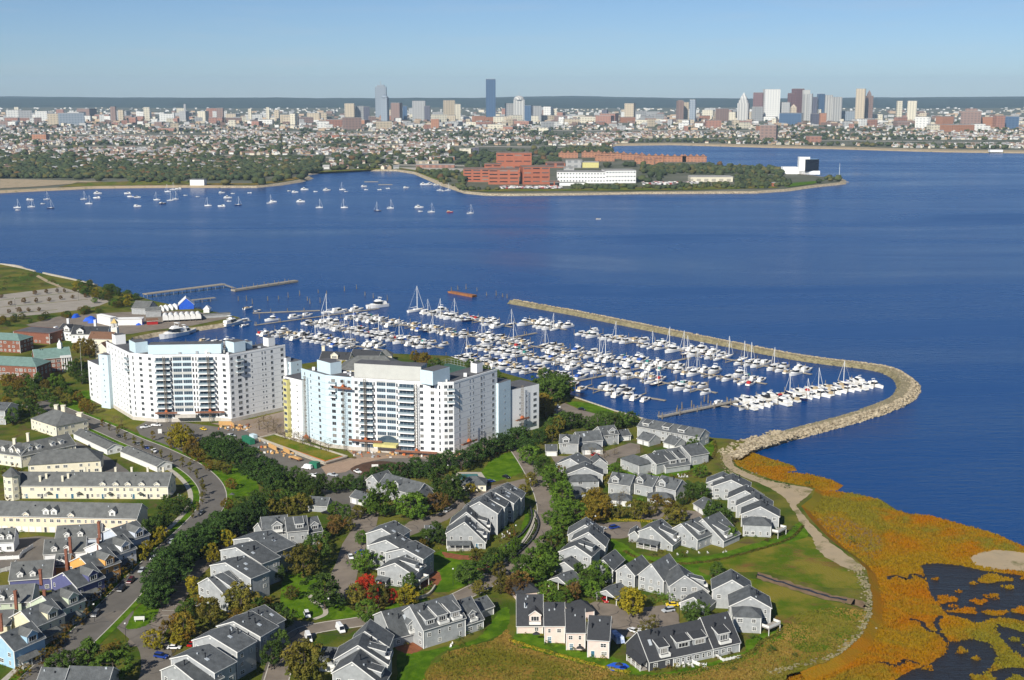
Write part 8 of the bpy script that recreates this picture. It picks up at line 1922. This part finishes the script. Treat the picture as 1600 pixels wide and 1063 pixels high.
RC = [mat('far grey roofs', (.22, .22, .22), .85, rand=.25), mat('far brown roofs', (.20, .13, .10), .85, rand=.2), mat('far pale roofs', (.42, .41, .39), .85, rand=.15)]
hm = {}; FH_N, FH_O = [], []
mass = {('w', i): MB() for i in range(4)}; mass.update({('r', i): MB() for i in range(3)})
for k, (y, x, p) in enumerate(cand):
    wi, ri = rt.choice((0, 0, 1, 1, 1, 2, 3, 3)), rt.choice((0, 1, 1, 2)); a = rt.choice((.3, .3 + math.pi / 2, 1.0, -.4)) + rt.uniform(-.1, .1); s = scale_at(p)
    L_, W_, H_ = max(rt.uniform(9, 15), 2.2 / s), max(rt.uniform(7, 10), 1.5 / s), max(rt.uniform(7, 10), 1.8 / s)
    if k < 300:
        key = (wi, ri)
        if key not in hm:
            mb = MB(); mb.faces(HV.tolist(), hw_f + hg_f); mb2 = MB(); mb2.faces(HV.tolist(), hr_f); hm[key] = (mb.mesh('wall', WC[wi]), mb2.mesh('roof', RC[ri]))
        cn = ('white', 'cream', 'grey', 'tan')[wi]; FH_N.append((x, cn))
        o = FH_O.append(None) or thing('far_house', 'far house', 'house', p, a, f'{cn} houses of the far neighbourhood'); FH_O[-1] = o; o.scale = (L_, W_, H_); O('wall', hm[key][0], o); O('roof', hm[key][1], o)
    else:
        c, sn = math.cos(a), math.sin(a); v = HV * np.array([L_, W_, H_]); v = np.stack([v[:, 0] * c - v[:, 1] * sn + p.x, v[:, 0] * sn + v[:, 1] * c + p.y, v[:, 2] + FZ], 1).tolist()
        mass[('w', wi)].faces(v, hw_f + hg_f); mass[('r', ri)].faces(v, hr_f)
for cn in ('white', 'cream', 'grey', 'tan'):
    for j, i_ in enumerate(sorted([i for i in range(len(FH_O)) if FH_N[i][1] == cn], key=lambda i: FH_N[i][0])): FH_O[i_]['label'] = f'small {cn} house among the far-shore trees, {ordn(j + 1)} {cn} one from the left'
# tiny houses on the hill slopes beyond the city
for k in range(650):
    x, y = rt.uniform(-20, 1620), rt.triangular(160, 178, 176); p = G(x, y, FZ); s = scale_at(p); w_, h_ = rt.uniform(1.2, 4) / s, rt.uniform(.7, 1.6) / s
    if p.y > 12200: p.y = rt.uniform(9500, 12200)
    mass[('w', rt.choice((0, 0, 1, 2)))].faces([(p.x + a * w_ / 2, p.y + b * 10, FZ + c * h_) for c in (0, 1) for a, b in ((-1, -1), (1, -1), (1, 1), (-1, 1))], [(0, 1, 5, 4), (1, 2, 6, 5), (2, 3, 7, 6), (3, 0, 4, 7), (4, 5, 6, 7)])
# small low blocks that fill the city between the larger ones
for k in range(1500):
    x, y = rt.uniform(-20, 1620), rt.triangular(174, 206, 190); p = G(x, y, FZ)
    if not is_land(p): continue
    s = scale_at(p); w_, d_, h_ = rt.uniform(3, 11) / s, rt.uniform(14, 30), rt.uniform(1.6, 4.2) / s; a = rt.choice((0, .4, -.4)); c, sn = math.cos(a), math.sin(a)
    v = [((X * w_ * c - Y * d_ * sn) + p.x, (X * w_ * sn + Y * d_ * c) + p.y, FZ + Z * h_) for Z in (0, 1) for X, Y in ((-.5, -.5), (.5, -.5), (.5, .5), (-.5, .5))]
    mass[rt.choice((('w', 0), ('w', 1), ('w', 2), ('w', 3), ('r', 1), ('r', 1), ('r', 2), ('w', 3)))].faces(v, [(0, 1, 5, 4), (1, 2, 6, 5), (2, 3, 7, 6), (3, 0, 4, 7), (4, 5, 6, 7)])
root_w = MB(); allm = MB(); mi = 0; mats_ = []
for key, mb in mass.items():
    n0 = len(allm.v); allm.v += mb.v; allm.f += [tuple(i + n0 for i in f) for f in mb.f]; allm.m += [mi] * len(mb.f); mats_.append(WC[key[1]] if key[0] == 'w' else RC[key[1]]); mi += 1
stuff('far_houses', allm.mesh('far_houses', mats_), 'countless tiny houses of the far neighbourhoods', 'houses')

# ---- haze: one even box of air around everything
hz = bpy.data.materials.new('haze'); hz.use_nodes = True; N, L = hz.node_tree.nodes, hz.node_tree.links; N.remove(N['Principled BSDF'])
pv = N.new('ShaderNodeVolumePrincipled'); pv.inputs['Color'].default_value = (.60, .81, 1.0, 1); pv.inputs['Density'].default_value = 3.3e-5; pv.inputs['Anisotropy'].default_value = 0.0
L.new(pv.outputs[0], N['Material Output'].inputs['Volume'])
mb = MB(); mb.box(-21000, -3000, -4, 21000, 20500, 345)
O('haze', mb.mesh('haze', hz), None, None, 0, 'thin blue haze over the bay and city', 'haze', None, 'stuff')
